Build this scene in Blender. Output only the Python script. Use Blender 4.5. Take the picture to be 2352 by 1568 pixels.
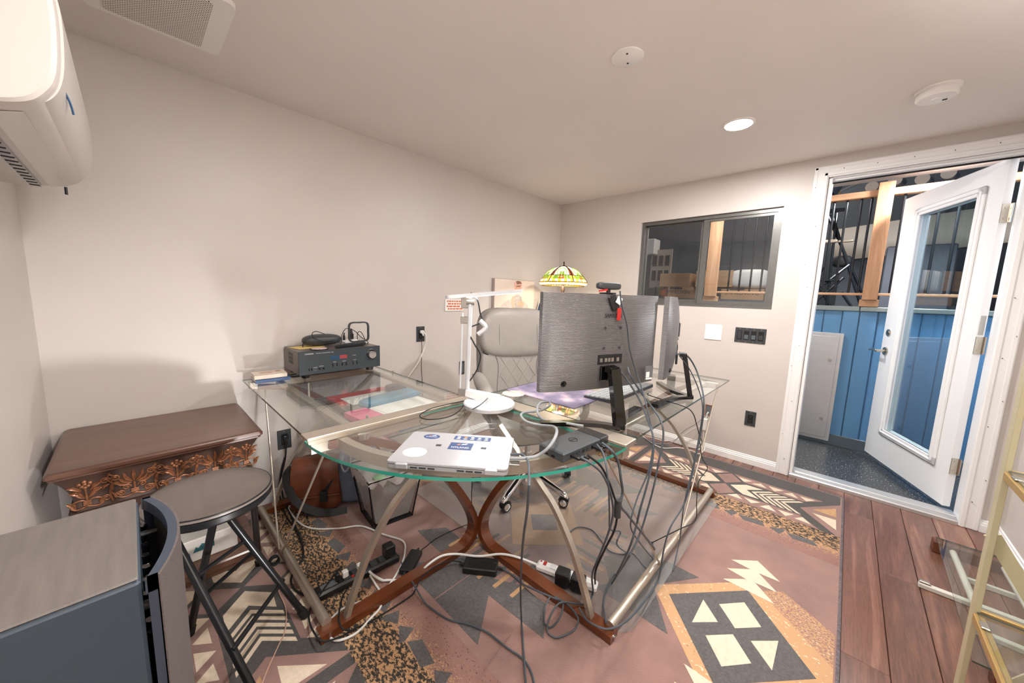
import bpy, bmesh, math, random
from mathutils import Vector, Matrix
random.seed(7)
PI = math.pi
for o in list(bpy.data.objects): bpy.data.objects.remove(o)
SC = bpy.context.scene
COL = SC.collection

# ------------------------------------------------------------------ camera
cam = bpy.data.cameras.new('camera'); camo = bpy.data.objects.new('camera', cam); COL.objects.link(camo)
cam.sensor_width = 36.0; cam.lens = 818.836 / 2352 * 36.0; cam.clip_start = 0.02
yaw, pitch, roll = 0.7522, -0.1282, 0.0317
fw = Vector((math.cos(yaw)*math.cos(pitch), math.sin(yaw)*math.cos(pitch), math.sin(pitch)))
rt = Vector((math.sin(yaw), -math.cos(yaw), 0)); up = rt.cross(fw)
r2 = rt*math.cos(roll) + up*math.sin(roll); u2 = -rt*math.sin(roll) + up*math.cos(roll)
CM = Matrix((r2, u2, -fw)).transposed().to_4x4(); CM.translation = (-3.18227, -2.32226, 1.23)
camo.matrix_world = CM; SC.camera = camo

# ------------------------------------------------------------------ world, exposure, lights
W = bpy.data.worlds.new('world'); SC.world = W; W.use_nodes = True
bg = W.node_tree.nodes['Background']; bg.inputs[0].default_value = (0.75, 0.82, 1.0, 1); bg.inputs[1].default_value = 0.35
vs = SC.view_settings; vs.view_transform = 'Standard'; vs.look = 'None'; vs.exposure = 0.9; vs.gamma = 1.0; vs.use_curve_mapping = False
H = 2.191; XC = -3.449; YD = -3.05
def light(name, kind, loc, energy, color=(1, 1, 1), size=0.1, rot=(0, 0, 0), spread=None):
    l = bpy.data.lights.new(name, kind); l.energy = energy; l.color = color
    if kind == 'AREA':
        l.shape = 'DISK'; l.size = size
        if spread: l.spread = spread
    else: l.shadow_soft_size = size
    o = bpy.data.objects.new(name, l); COL.objects.link(o); o.location = loc; o.rotation_euler = rot
    return o
WARM = (1.0, 0.965, 0.935)
CEIL_LIGHTS = [(-0.856, -1.776, 17), (-2.62, -1.776, 9), (-2.62, -2.70, 5)]  # only the first is in view; the other two are added as fill
for i, (x, y, e) in enumerate(CEIL_LIGHTS):
    light('ceiling_lamp_and_fill', 'AREA', (x, y, H-0.012), e, WARM, 0.13)
# the photographer's flash standing low below the camera, whose shadows show on the wall behind the stool
o = light('flash_light', 'SPOT', (-2.78, -2.0, 0.27), 36, (0.99, 0.97, 0.96), 0.04); o.data.spot_size = 0.80; o.data.spot_blend = 0.9
o.rotation_euler = (Vector((-3.17, 0.0, 0.72))-o.location).to_track_quat('-Z', 'Y').to_euler()
# added fill flash out of frame, bounced off the wall behind the camera
o = light('bounce_fill_light', 'SPOT', (-2.55, -2.52, 1.40), 116, (1.0, 0.982, 0.97), 0.06); o.data.spot_size = 2.0; o.data.spot_blend = 0.9
o.rotation_euler = (Vector((-2.32, -3.02, 2.15))-o.location).to_track_quat('-Z', 'Y').to_euler()
light('hall_lamp_and_fill', 'AREA', (0.80, -2.742, 2.245), 24, (0.93, 0.96, 1.0), 0.14)
light('hall_lamp_and_fill', 'AREA', (0.62, -1.55, 2.255), 14, (0.95, 0.97, 1.0), 0.14)  # added without a fixture, fills the hall near the window

light('stair_fill_light', 'POINT', (1.9, -1.5, 2.85), 30, (1.0, 0.93, 0.84), 0.12)  # added fill for the space behind the railing, no fixture
# ------------------------------------------------------------------ material helpers
def lin(c):
    if isinstance(c, str):
        c = tuple(int(c[i:i+2], 16)/255 for i in (0, 2, 4))
    return tuple((v/12.92 if v <= 0.04045 else ((v+0.055)/1.055)**2.4) for v in c) + (1,)
MATS = {}
def mat(name, col, rough=0.5, metal=0.0, var=0.0, vscale=20, bump=0.0, bscale=80, spec=None, emit=None, estr=0, stretch=None, alpha=None, coat=0, col2=None, trans=0, sheen=0):
    if name in MATS: return MATS[name]
    m = bpy.data.materials.new(name); m.use_nodes = True; nt = m.node_tree; n = nt.nodes; L = nt.links
    b = n['Principled BSDF']; b.inputs['Base Color'].default_value = lin(col); b.inputs['Roughness'].default_value = rough
    b.inputs['Metallic'].default_value = metal
    if spec is not None: b.inputs['Specular IOR Level'].default_value = spec
    if coat: b.inputs['Coat Weight'].default_value = coat; b.inputs['Coat Roughness'].default_value = 0.1
    if trans: b.inputs['Transmission Weight'].default_value = trans
    if sheen: b.inputs['Sheen Weight'].default_value = sheen
    if emit: b.inputs['Emission Color'].default_value = lin(emit); b.inputs['Emission Strength'].default_value = estr
    if alpha is not None: b.inputs['Alpha'].default_value = alpha
    if var or bump or col2:
        tc = n.new('ShaderNodeTexCoord'); mp = n.new('ShaderNodeMapping'); L.new(tc.outputs['Object'], mp.inputs[0])
        if stretch: mp.inputs['Scale'].default_value = stretch
        if var or col2:
            no = n.new('ShaderNodeTexNoise'); no.inputs['Scale'].default_value = vscale; no.inputs['Detail'].default_value = 6
            L.new(mp.outputs[0], no.inputs['Vector'])
            mx = n.new('ShaderNodeMix'); mx.data_type = 'RGBA'
            c = lin(col)
            if col2: mx.inputs[6].default_value = c; mx.inputs[7].default_value = lin(col2)
            else:
                mx.inputs[6].default_value = tuple(v*(1-var) for v in c[:3])+(1,); mx.inputs[7].default_value = tuple(min(1, v*(1+var)) for v in c[:3])+(1,)
            rp = n.new('ShaderNodeMapRange'); rp.inputs[1].default_value = 0.3; rp.inputs[2].default_value = 0.7
            L.new(no.outputs[0], rp.inputs[0]); L.new(rp.outputs[0], mx.inputs[0]); L.new(mx.outputs[2], b.inputs['Base Color'])
        if bump:
            n2 = n.new('ShaderNodeTexNoise'); n2.inputs['Scale'].default_value = bscale; n2.inputs['Detail'].default_value = 4
            L.new(mp.outputs[0], n2.inputs['Vector'])
            bp = n.new('ShaderNodeBump'); bp.inputs['Strength'].default_value = bump; bp.inputs['Distance'].default_value = 0.004
            L.new(n2.outputs[0], bp.inputs['Height']); L.new(bp.outputs[0], b.inputs['Normal'])
    MATS[name] = m; return m
def thin_glass(name, tint='FFFFFF', ior=1.5, rough=0.0, refl='FFFFFF', boost=1.0, haze=0.0):
    m = bpy.data.materials.new(name); m.use_nodes = True; nt = m.node_tree; n = nt.nodes; L = nt.links
    n.remove(n['Principled BSDF']); out = n['Material Output']
    t = n.new('ShaderNodeBsdfTransparent'); t.inputs[0].default_value = lin(tint)
    g = n.new('ShaderNodeBsdfGlossy'); g.inputs['Roughness'].default_value = rough; g.inputs[0].default_value = lin(refl)
    ge = n.new('ShaderNodeNewGeometry'); dt = n.new('ShaderNodeVectorMath'); dt.operation = 'DOT_PRODUCT'; L.new(ge.outputs['Normal'], dt.inputs[0]); L.new(ge.outputs['Incoming'], dt.inputs[1])
    ab = n.new('ShaderNodeMath'); ab.operation = 'ABSOLUTE'; L.new(dt.outputs['Value'], ab.inputs[0])
    om = n.new('ShaderNodeMath'); om.operation = 'SUBTRACT'; om.inputs[0].default_value = 1.0; L.new(ab.outputs[0], om.inputs[1])
    pw = n.new('ShaderNodeMath'); pw.operation = 'POWER'; pw.inputs[1].default_value = 5.0; L.new(om.outputs[0], pw.inputs[0])
    r0 = ((ior-1)/(ior+1))**2
    f = n.new('ShaderNodeMath'); f.operation = 'MULTIPLY_ADD'; f.inputs[1].default_value = 1-r0; f.inputs[2].default_value = r0; L.new(pw.outputs[0], f.inputs[0])
    mu = n.new('ShaderNodeMath'); mu.operation = 'MULTIPLY'; mu.inputs[1].default_value = boost; mu.use_clamp = True
    mx = n.new('ShaderNodeMixShader'); L.new(f.outputs[0], mu.inputs[0]); L.new(mu.outputs[0], mx.inputs[0])
    if haze:
        df = n.new('ShaderNodeBsdfDiffuse'); df.inputs[0].default_value = (0.75, 0.74, 0.73, 1); hz = n.new('ShaderNodeMixShader'); hz.inputs[0].default_value = haze
        L.new(t.outputs[0], hz.inputs[1]); L.new(df.outputs[0], hz.inputs[2]); L.new(hz.outputs[0], mx.inputs[1])
    else: L.new(t.outputs[0], mx.inputs[1])
    L.new(g.outputs[0], mx.inputs[2]); L.new(mx.outputs[0], out.inputs[0])
    MATS[name] = m; return m
def wood(name, c1, c2, scale=3.0, rough=0.4, axis='X', ring=9.0, coat=0.0, c3=None):
    """long-grained wood running along an axis of the object"""
    m = bpy.data.materials.new(name); m.use_nodes = True; nt = m.node_tree; n = nt.nodes; L = nt.links
    b = n['Principled BSDF']; b.inputs['Roughness'].default_value = rough
    if coat: b.inputs['Coat Weight'].default_value = coat; b.inputs['Coat Roughness'].default_value = 0.15
    tc = n.new('ShaderNodeTexCoord'); oi = n.new('ShaderNodeObjectInfo'); ad = n.new('ShaderNodeVectorMath'); ad.operation = 'ADD'
    sc = n.new('ShaderNodeVectorMath'); sc.operation = 'SCALE'; sc.inputs['Scale'].default_value = 37.0
    cb = n.new('ShaderNodeCombineXYZ'); [L.new(oi.outputs['Random'], cb.inputs[i]) for i in range(3)]
    L.new(cb.outputs[0], sc.inputs[0]); L.new(tc.outputs['Object'], ad.inputs[0]); L.new(sc.outputs[0], ad.inputs[1])
    mp = n.new('ShaderNodeMapping'); s = [6.0, 6.0, 6.0]; s['XYZ'.index(axis)] = 0.5; mp.inputs['Scale'].default_value = s
    L.new(ad.outputs[0], mp.inputs[0])
    no = n.new('ShaderNodeTexNoise'); no.inputs['Scale'].default_value = scale; no.inputs['Detail'].default_value = 8; no.inputs['Distortion'].default_value = 1.2
    L.new(mp.outputs[0], no.inputs['Vector'])
    fn = n.new('ShaderNodeTexNoise'); fn.inputs['Scale'].default_value = scale*14; fn.inputs['Detail'].default_value = 3; L.new(mp.outputs[0], fn.inputs['Vector'])
    sm = n.new('ShaderNodeMath'); sm.operation = 'MULTIPLY'; sm.inputs[1].default_value = ring; L.new(no.outputs[0], sm.inputs[0])
    si = n.new('ShaderNodeMath'); si.operation = 'SINE'; L.new(sm.outputs[0], si.inputs[0])
    a1 = n.new('ShaderNodeMath'); a1.operation = 'MULTIPLY_ADD'; a1.inputs[1].default_value = 0.32; a1.inputs[2].default_value = 0.35; L.new(si.outputs[0], a1.inputs[0])
    a2 = n.new('ShaderNodeMath'); a2.operation = 'MULTIPLY_ADD'; a2.inputs[1].default_value = 0.5; L.new(fn.outputs[0], a2.inputs[0]); L.new(a1.outputs[0], a2.inputs[2])
    a3 = n.new('ShaderNodeMath'); a3.operation = 'MULTIPLY_ADD'; a3.inputs[1].default_value = 0.35; L.new(oi.outputs['Random'], a3.inputs[0]); L.new(a2.outputs[0], a3.inputs[2])
    cr = n.new('ShaderNodeValToRGB'); cr.color_ramp.elements[0].position = 0.2; cr.color_ramp.elements[1].position = 1.0
    cr.color_ramp.elements[0].color = lin(c1); cr.color_ramp.elements[1].color = lin(c2)
    if c3: e = cr.color_ramp.elements.new(0.6); e.color = lin(c3)
    L.new(a3.outputs[0], cr.inputs[0]); L.new(cr.outputs[0], b.inputs['Base Color'])
    bp = n.new('ShaderNodeBump'); bp.inputs['Strength'].default_value = 0.12; bp.inputs['Distance'].default_value = 0.002; L.new(fn.outputs[0], bp.inputs['Height']); L.new(bp.outputs[0], b.inputs['Normal'])
    MATS[name] = m; return m

# ------------------------------------------------------------------ mesh builder
def catmull(pts, sub=6, closed=False):
    P = [Vector(p) for p in pts]
    if len(P) < 3: return P
    out = []; n = len(P); rng = range(n if closed else n-1)
    for i in rng:
        p1 = P[i]; p2 = P[(i+1) % n]
        p0 = P[i-1] if (i > 0 or closed) else p1*2-p2
        p3 = P[(i+2) % n] if (i+2 < n or closed) else p2*2-p1
        for k in range(sub):
            t = k/sub
            out.append(0.5*((2*p1)+(p2-p0)*t+(2*p0-5*p1+4*p2-p3)*t*t+(3*p1-p0-3*p2+p3)*t**3))
    if not closed: out.append(P[-1])
    return out
class MB:
    def __init__(s, M=None): s.v = []; s.f = []; s.mi = []; s.M = M or Matrix(); s.cur = 0; s.sm = []
    def add(s, vs, fs, smooth=False):
        k = len(s.v); s.v += [s.M @ Vector(p) for p in vs]
        for f in fs: s.f.append([i+k for i in f]); s.mi.append(s.cur); s.sm.append(smooth)
        return s
    def box(s, c, d, rz=0, R=None, bev=0):
        x, y, z = d[0]/2, d[1]/2, d[2]/2
        R = R if R is not None else Matrix.Rotation(rz, 3, 'Z')
        c = Vector(c)
        if bev <= 0:
            vs = [c+R@Vector((i*x, j*y, k*z)) for k in (-1, 1) for j in (-1, 1) for i in (-1, 1)]
            return s.add(vs, [(0,2,3,1),(4,5,7,6),(0,1,5,4),(2,6,7,3),(0,4,6,2),(1,3,7,5)])
        b = min(bev, x*.99, y*.99, z*.99); rings = []
        def ring(zz, ins):
            a, e = x-ins, y-ins; q = b*0.6
            return [(a-q,-e),(a,-e+q),(a,e-q),(a-q,e),(-a+q,e),(-a,e-q),(-a,-e+q),(-a+q,-e)], zz
        vs = []; fs = []
        for zz, ins in ((-z, b), (-z+b, 0), (z-b, 0), (z, b)):
            r, zz = ring(zz, ins); vs += [c+R@Vector((p[0], p[1], zz)) for p in r]
        for k in range(3):
            for i in range(8): j = (i+1) % 8; fs.append((k*8+i, k*8+j, k*8+8+j, k*8+8+i))
        fs.append(tuple(range(7, -1, -1))); fs.append(tuple(range(24, 32)))
        return s.add(vs, fs)
    def bx(s, x0, x1, y0, y1, z0, z1, bev=0):
        return s.box(((x0+x1)/2, (y0+y1)/2, (z0+z1)/2), (abs(x1-x0), abs(y1-y0), abs(z1-z0)), bev=bev)
    def cyl(s, p0, p1, r0, r1=None, n=16, caps=True, smooth=True):
        return s.tube([p0, p1], [r0, r0 if r1 is None else r1], n, caps=caps, smooth=smooth)
    def tube(s, pts, r, n=8, closed=False, caps=True, smooth=True, sq=None, upv=None):
        P = [Vector(p) for p in pts]; m = len(P); rr = r if isinstance(r, (list, tuple)) else [r]*m
        T = []
        for i in range(m):
            a = P[i-1] if (i > 0 or closed) else P[i]; b = P[(i+1) % m] if (i+1 < m or closed) else P[i]
            t = (b-a); T.append(t.normalized() if t.length > 1e-9 else Vector((0, 0, 1)))
        u = Vector(upv) if upv else (Vector((0, 0, 1)) if abs(T[0].z) < 0.9 else Vector((1, 0, 0)))
        vs = []; fs = []
        for i in range(m):
            if upv: u = Vector(upv)
            u = (u-T[i]*u.dot(T[i]))
            u = u.normalized() if u.length > 1e-6 else T[i].orthogonal().normalized()
            w = T[i].cross(u)
            if sq:
                a, b = sq; sh = [(-a, -b), (a, -b), (a, b), (-a, b)]
                k = rr[i] if isinstance(r, (list, tuple)) else 1
                vs += [P[i]+w*(x*k)+u*(y*k) for x, y in sh]
            else: vs += [P[i]+(w*math.cos(2*PI*j/n)+u*math.sin(2*PI*j/n))*rr[i] for j in range(n)]
        if sq: n = 4
        for i in range(m if closed else m-1):
            k = (i+1) % m
            for j in range(n): l = (j+1) % n; fs.append((i*n+j, i*n+l, k*n+l, k*n+j))
        if caps and not closed: fs.append(tuple(range(n-1, -1, -1))); fs.append(tuple((m-1)*n+j for j in range(n)))
        return s.add(vs, fs, smooth and not sq)
    def lathe(s, prof, c=(0, 0, 0), n=24, smooth=True, a0=0, a1=2*PI):
        c = Vector(c); vs = []; fs = []; m = len(prof); full = abs(a1-a0-2*PI) < 1e-6; k = n if full else n+1
        for r, z in prof: vs += [c+Vector((r*math.cos(a0+(a1-a0)*j/n), r*math.sin(a0+(a1-a0)*j/n), z)) for j in range(k)]
        for i in range(m-1):
            for j in range(n): l = (j+1) % k; fs.append((i*k+j, i*k+l, (i+1)*k+l, (i+1)*k+j))
        if full:
            if prof[0][0] > 1e-6: fs.append(tuple(range(k-1, -1, -1)))
            if prof[-1][0] > 1e-6: fs.append(tuple((m-1)*k+j for j in range(k)))
        return s.add(vs, fs, smooth)
    def prism(s, poly, z0, z1, smooth=False):
        a = sum(poly[i][0]*poly[(i+1) % len(poly)][1]-poly[(i+1) % len(poly)][0]*poly[i][1] for i in range(len(poly)))
        if a < 0: poly = poly[::-1]
        n = len(poly); vs = [(x, y, z0) for x, y in poly]+[(x, y, z1) for x, y in poly]
        k = len(s.v); s.add(vs, [tuple(range(n-1, -1, -1)), tuple(range(n, 2*n))])
        s.add([], []); 
        for i in range(n): j = (i+1) % n; s.f.append([k+i, k+j, k+n+j, k+n+i]); s.mi.append(s.cur); s.sm.append(smooth)
        return s
    def sup(s, c, r, e1=1, e2=1, nu=24, nv=14, fn=None, R=None):
        c = Vector(c); vs = []; fs = []
        sp = lambda v, e: math.copysign(abs(v)**e, v)
        for i in range(nv+1):
            ph = -PI/2+PI*i/nv
            for j in range(nu):
                th = 2*PI*j/nu
                p = Vector((r[0]*sp(math.cos(ph), e1)*sp(math.cos(th), e2), r[1]*sp(math.cos(ph), e1)*sp(math.sin(th), e2), r[2]*sp(math.sin(ph), e1)))
                if fn: p = Vector(fn(p))
                if R is not None: p = R@p
                vs.append(c+p)
        for i in range(nv):
            for j in range(nu): l = (j+1) % nu; fs.append((i*nu+j, i*nu+l, (i+1)*nu+l, (i+1)*nu+j))
        return s.add(vs, fs, True)
    def grid(s, fn, nu, nv, thick=None, smooth=True):
        """surface fn(u,v), u,v in 0..1; thick = vector offset function for a closed slab"""
        vs = [Vector(fn(i/nu, j/nv)) for j in range(nv+1) for i in range(nu+1)]; w = nu+1
        fs = [(j*w+i, j*w+i+1, (j+1)*w+i+1, (j+1)*w+i) for j in range(nv) for i in range(nu)]
        if thick:
            k = len(vs); vs += [Vector(thick(i/nu, j/nv)) for j in range(nv+1) for i in range(nu+1)]
            fs += [(k+j*w+i, k+(j+1)*w+i, k+(j+1)*w+i+1, k+j*w+i+1) for j in range(nv) for i in range(nu)]
            rim = [i for i in range(w)]+[j*w+nu for j in range(1, nv+1)]+[nv*w+i for i in range(nu-1, -1, -1)]+[j*w for j in range(nv-1, 0, -1)]
            n = len(rim); fs += [(rim[(i+1) % n], rim[i], k+rim[i], k+rim[(i+1) % n]) for i in range(n)]
        return s.add(vs, fs, smooth)
    def done(s, name, mats, parent=None, auto=0.6):
        me = bpy.data.meshes.new(name)
        off = Vector()
        p = parent
        while p is not None: off += p.location; p = p.parent
        me.from_pydata([tuple(v-off) for v in s.v], [], s.f)
        mats = mats if isinstance(mats, (list, tuple)) else [mats]
        for m in mats: me.materials.append(MATS[m] if isinstance(m, str) else m)
        me.polygons.foreach_set('material_index', s.mi); me.polygons.foreach_set('use_smooth', s.sm)
        if any(s.sm):
            try: me.set_sharp_from_angle(angle=auto)
            except Exception: pass
        bm = bmesh.new(); bm.from_mesh(me); bmesh.ops.recalc_face_normals(bm, faces=bm.faces); bm.to_mesh(me); bm.free()
        o = bpy.data.objects.new(name, me); COL.objects.link(o)
        if parent is not None: o.parent = parent
        return o
def tag(o, label=None, cat=None, group=None, kind=None):
    if label: o['label'] = label
    if cat: o['category'] = cat
    if group: o['group'] = group
    if kind: o['kind'] = kind
    return o
def thing(name, label, cat, loc, group=None, kind=None):
    o = bpy.data.objects.new(name, None); COL.objects.link(o); o.location = loc; o.empty_display_size = 0.05
    return tag(o, label, cat, group, kind)
def text(name, body, size, M, m, parent=None, ext=0.0004, align='CENTER', sx=1.0):
    cu = bpy.data.curves.new(name, 'FONT'); cu.body = body; cu.size = size; cu.extrude = ext; cu.align_x = align; cu.align_y = 'CENTER'; cu.resolution_u = 2
    t = bpy.data.objects.new(name, cu); COL.objects.link(t)
    dg = bpy.context.evaluated_depsgraph_get(); me = bpy.data.meshes.new_from_object(t.evaluated_get(dg)); bpy.data.objects.remove(t)
    off = Vector(); p = parent
    while p is not None: off += p.location; p = p.parent
    me.transform(Matrix.Translation(-off) @ M @ Matrix.Diagonal((sx, 1, 1, 1)))
    me.materials.clear(); me.materials.append(MATS[m]); me.name = name
    o = bpy.data.objects.new(name, me); COL.objects.link(o)
    if parent is not None: o.parent = parent
    return o
def frame(o, x, y):
    """4x4 with origin o, x axis, y axis"""
    x = Vector(x).normalized(); y = Vector(y); y = (y-x*x.dot(y)).normalized(); z = x.cross(y)
    M = Matrix((x, y, z)).transposed().to_4x4(); M.translation = Vector(o); return M

# ------------------------------------------------------------------ shared materials
mat('wall_paint', 'CFC8C3', 0.42, var=0.02, vscale=3, bump=0.05, bscale=260)
mat('ceiling_paint', 'E8E2DE', 0.6, var=0.02, vscale=2, bump=0.04, bscale=240)
mat('trim_white', 'F1F1F1', 0.35, bump=0.03, bscale=60)
mat('plastic_white', 'F0EEEC', 0.3)
mat('plastic_black', '1B1C1E', 0.35)
mat('plastic_grey', '6A6E72', 0.4)
mat('dark_grey', '3A3D40', 0.45)
mat('rubber_black', '161718', 0.7)
mat('steel', 'B9B7B2', 0.28, 1.0)
mat('chrome', 'E4E4E6', 0.08, 1.0)
mat('nickel', 'C9C2B6', 0.25, 1.0)
mat('desk_metal', 'C3B8AA', 0.38, 0.75)
mat('bronze_frame', '72726F', 0.3, 0.5, var=0.06, vscale=30)
mat('black_gloss', '08090A', 0.08, coat=0.5)
mat('black_paint', '2A2C2F', 0.25, 0.5)
mat('aluminium', 'D4D5D6', 0.36, 0.7, var=0.04, vscale=3, stretch=(1, 1, 6))
mat('blue_paint', '5E8FB6', 0.35, var=0.05, vscale=9, bump=0.12, bscale=45, stretch=(1, 1, 0.3))
mat('cove_base', '5A666C', 0.4)
mat('cap_metal', '8C9694', 0.3, 0.4)
mat('slate_wall', '555B62', 0.7, var=0.06, vscale=3)
mat('lit_beige_panel', 'B7AB9C', 0.6, var=0.05, vscale=5)
mat('cardboard', 'B08A68', 0.8, var=0.05, vscale=8)
mat('tape', 'C9B290', 0.3)
mat('ink_dark', '40363A', 0.7); mat('ink_white', 'F4F4F2', 0.6); mat('ink_black', '151515', 0.6)
mat('orange_plastic', 'C7623A', 0.5); mat('yellow_plastic', 'D9A520', 0.4); mat('red_plastic', 'B52A28', 0.35)
thin_glass('window_glass', 'EEF0F0', 1.5, 0.0, boost=1.6)
thin_glass('door_glass', 'E4ECEE', 1.5, 0.0, boost=2.0)
thin_glass('desk_glass', 'FAFCFB', 1.5, 0.0, boost=1.0)
thin_glass('shelf_glass', 'F8FBF9', 1.5, 0.0)
mat('glass_edge', '2FA391', 0.12, spec=0.8, coat=0.4)
mat('glass_edge_dark', '47584F', 0.12, spec=0.8, coat=0.4)
wood('floor_wood', '5A3C31', 'A17A68', 2.2, 0.32, 'X', 9, 0.25, '82594A')
wood('fir', '9E6C48', 'CFA27C', 3.0, 0.55, 'Z', 7); wood('fir_y', '9E6C48', 'CFA27C', 3.0, 0.55, 'Y', 7)
wood('desk_wood', '30160B', '6A361A', 3.0, 0.25, 'X', 5, 0.4); wood('desk_wood_y', '30160B', '6A361A', 3.0, 0.25, 'Y', 5, 0.4)
wood('console_wood', '402C24', '6E4C3C', 2.0, 0.32, 'X', 5, 0.2)
def speckle_floor():
    m = bpy.data.materials.new('speckled_vinyl'); m.use_nodes = True; nt = m.node_tree; n = nt.nodes; L = nt.links; b = n['Principled BSDF']
    tc = n.new('ShaderNodeTexCoord'); v = n.new('ShaderNodeTexNoise'); v.inputs['Scale'].default_value = 95; v.inputs['Detail'].default_value = 1.0
    L.new(tc.outputs['Object'], v.inputs['Vector'])
    cr = n.new('ShaderNodeValToRGB'); e = cr.color_ramp.elements; e[0].position = 0.64; e[1].position = 0.70
    e[0].color = lin('3C4043'); e[1].color = lin('B4B8BA'); L.new(v.outputs[0], cr.inputs[0]); L.new(cr.outputs[0], b.inputs['Base Color'])
    b.inputs['Roughness'].default_value = 0.3; MATS['speckled_vinyl'] = m
speckle_floor()

# ------------------------------------------------------------------ the room shell
floor = tag(MB().bx(XC, 0.0, YD, 0.0, -0.06, -0.012).done('floor', 'floor_wood'), kind='structure')
def planks():
    rows = []; y = -2.433; 
    ys = [-2.433-0.1272*k for k in range(0, 5)]
    ys = [-2.433+0.1272*k for k in range(19, 0, -1)] + ys
    ys = [v for v in ys if v > YD] + [YD]
    if ys[0] < 0: ys = [0.0] + ys
    joints = {}
    rnd = random.Random(3)
    for i in range(len(ys)-1):
        y1, y0 = ys[i], ys[i+1]
        if y1-y0 < 0.01: continue
        if abs(y1+2.433) < 0.01: J = [-0.31, -1.52, -2.7]
        elif abs(y1+2.56) < 0.01: J = [-0.855, -2.05, -3.1]
        else: a = -rnd.uniform(0.25, 1.2); J = [a, a-1.21, a-2.4]
        xs = [0.0]+[j for j in J if j > XC+0.05]+[XC]
        for k in range(len(xs)-1):
            MB().box(((xs[k]+xs[k+1])/2, (y0+y1)/2, -0.006), (xs[k]-xs[k+1]-0.0018, y1-y0-0.0022, 0.012), bev=0.0016).done('plank', 'floor_wood', floor)
planks()
tag(MB().bx(XC-0.1, 0.115, YD-0.1, 0.1, H, H+0.08).done('ceiling', 'ceiling_paint'), kind='structure')
tag(MB().bx(XC-0.1, 0.0, 0.0, 0.1, -0.06, H).done('wall_left', 'wall_paint'), kind='structure')
tag(MB().bx(XC-0.1, XC, YD-0.1, 0.0, -0.06, H).done('wall_near_left', 'wall_paint'), kind='structure')
tag(MB().bx(XC, 0.0, YD-0.1, YD, -0.06, H).done('wall_right', 'wall_paint'), kind='structure')
wb = MB()
WY0, WY1, WZ0, WZ1 = -0.887, -1.912, 1.187, 1.911      # window hole
DY0, DY1, DZ = -2.131, -2.915, 2.055                   # door hole
T = 0.115
wb.bx(0, T, WY0, 0.1, -0.06, H); wb.bx(0, T, WY1, WY0, -0.06, WZ0); wb.bx(0, T, WY1, WY0, WZ1, H); wb.bx(0, T, DY0, WY1, -0.06, H)
wb.bx(0, T, DY1, DY0, DZ, H); wb.bx(0, T, YD-0.1, DY1, -0.06, H)
tag(wb.done('wall_back', 'wall_paint'), kind='structure')
def baseboard(name, p0, p1, nrm):
    """moulded skirting from p0 to p1, nrm points into the room"""
    prof = [(0, 0), (0.014, 0), (0.014, 0.040), (0.011, 0.044), (0.011, 0.052), (0.007, 0.056), (0.006, 0.066), (0, 0.069)]
    b = MB(); n = len(prof); p0 = Vector(p0); p1 = Vector(p1); nr = Vector(nrm)
    vs = [p+nr*a+Vector((0, 0, z)) for p in (p0, p1) for a, z in prof]
    fs = [(i, (i+1) % n, n+(i+1) % n, n+i) for i in range(n)]+[tuple(range(n)), tuple(range(2*n-1, n-1, -1))]
    b.add(vs, fs); return tag(b.done(name, 'trim_white'), kind='structure')
baseboard('baseboard_left', (XC, 0, 0), (0, 0, 0), (0, -1, 0))
baseboard('baseboard_back', (0, 0, 0), (0, -2.056, 0), (-1, 0, 0))
baseboard('baseboard_back_corner', (0, -2.987, 0), (0, YD, 0), (-1, 0, 0))
baseboard('baseboard_right', (0, YD, 0), (XC, YD, 0), (0, 1, 0))
baseboard('baseboard_near_left', (XC, YD, 0), (XC, 0, 0), (1, 0, 0))

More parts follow.
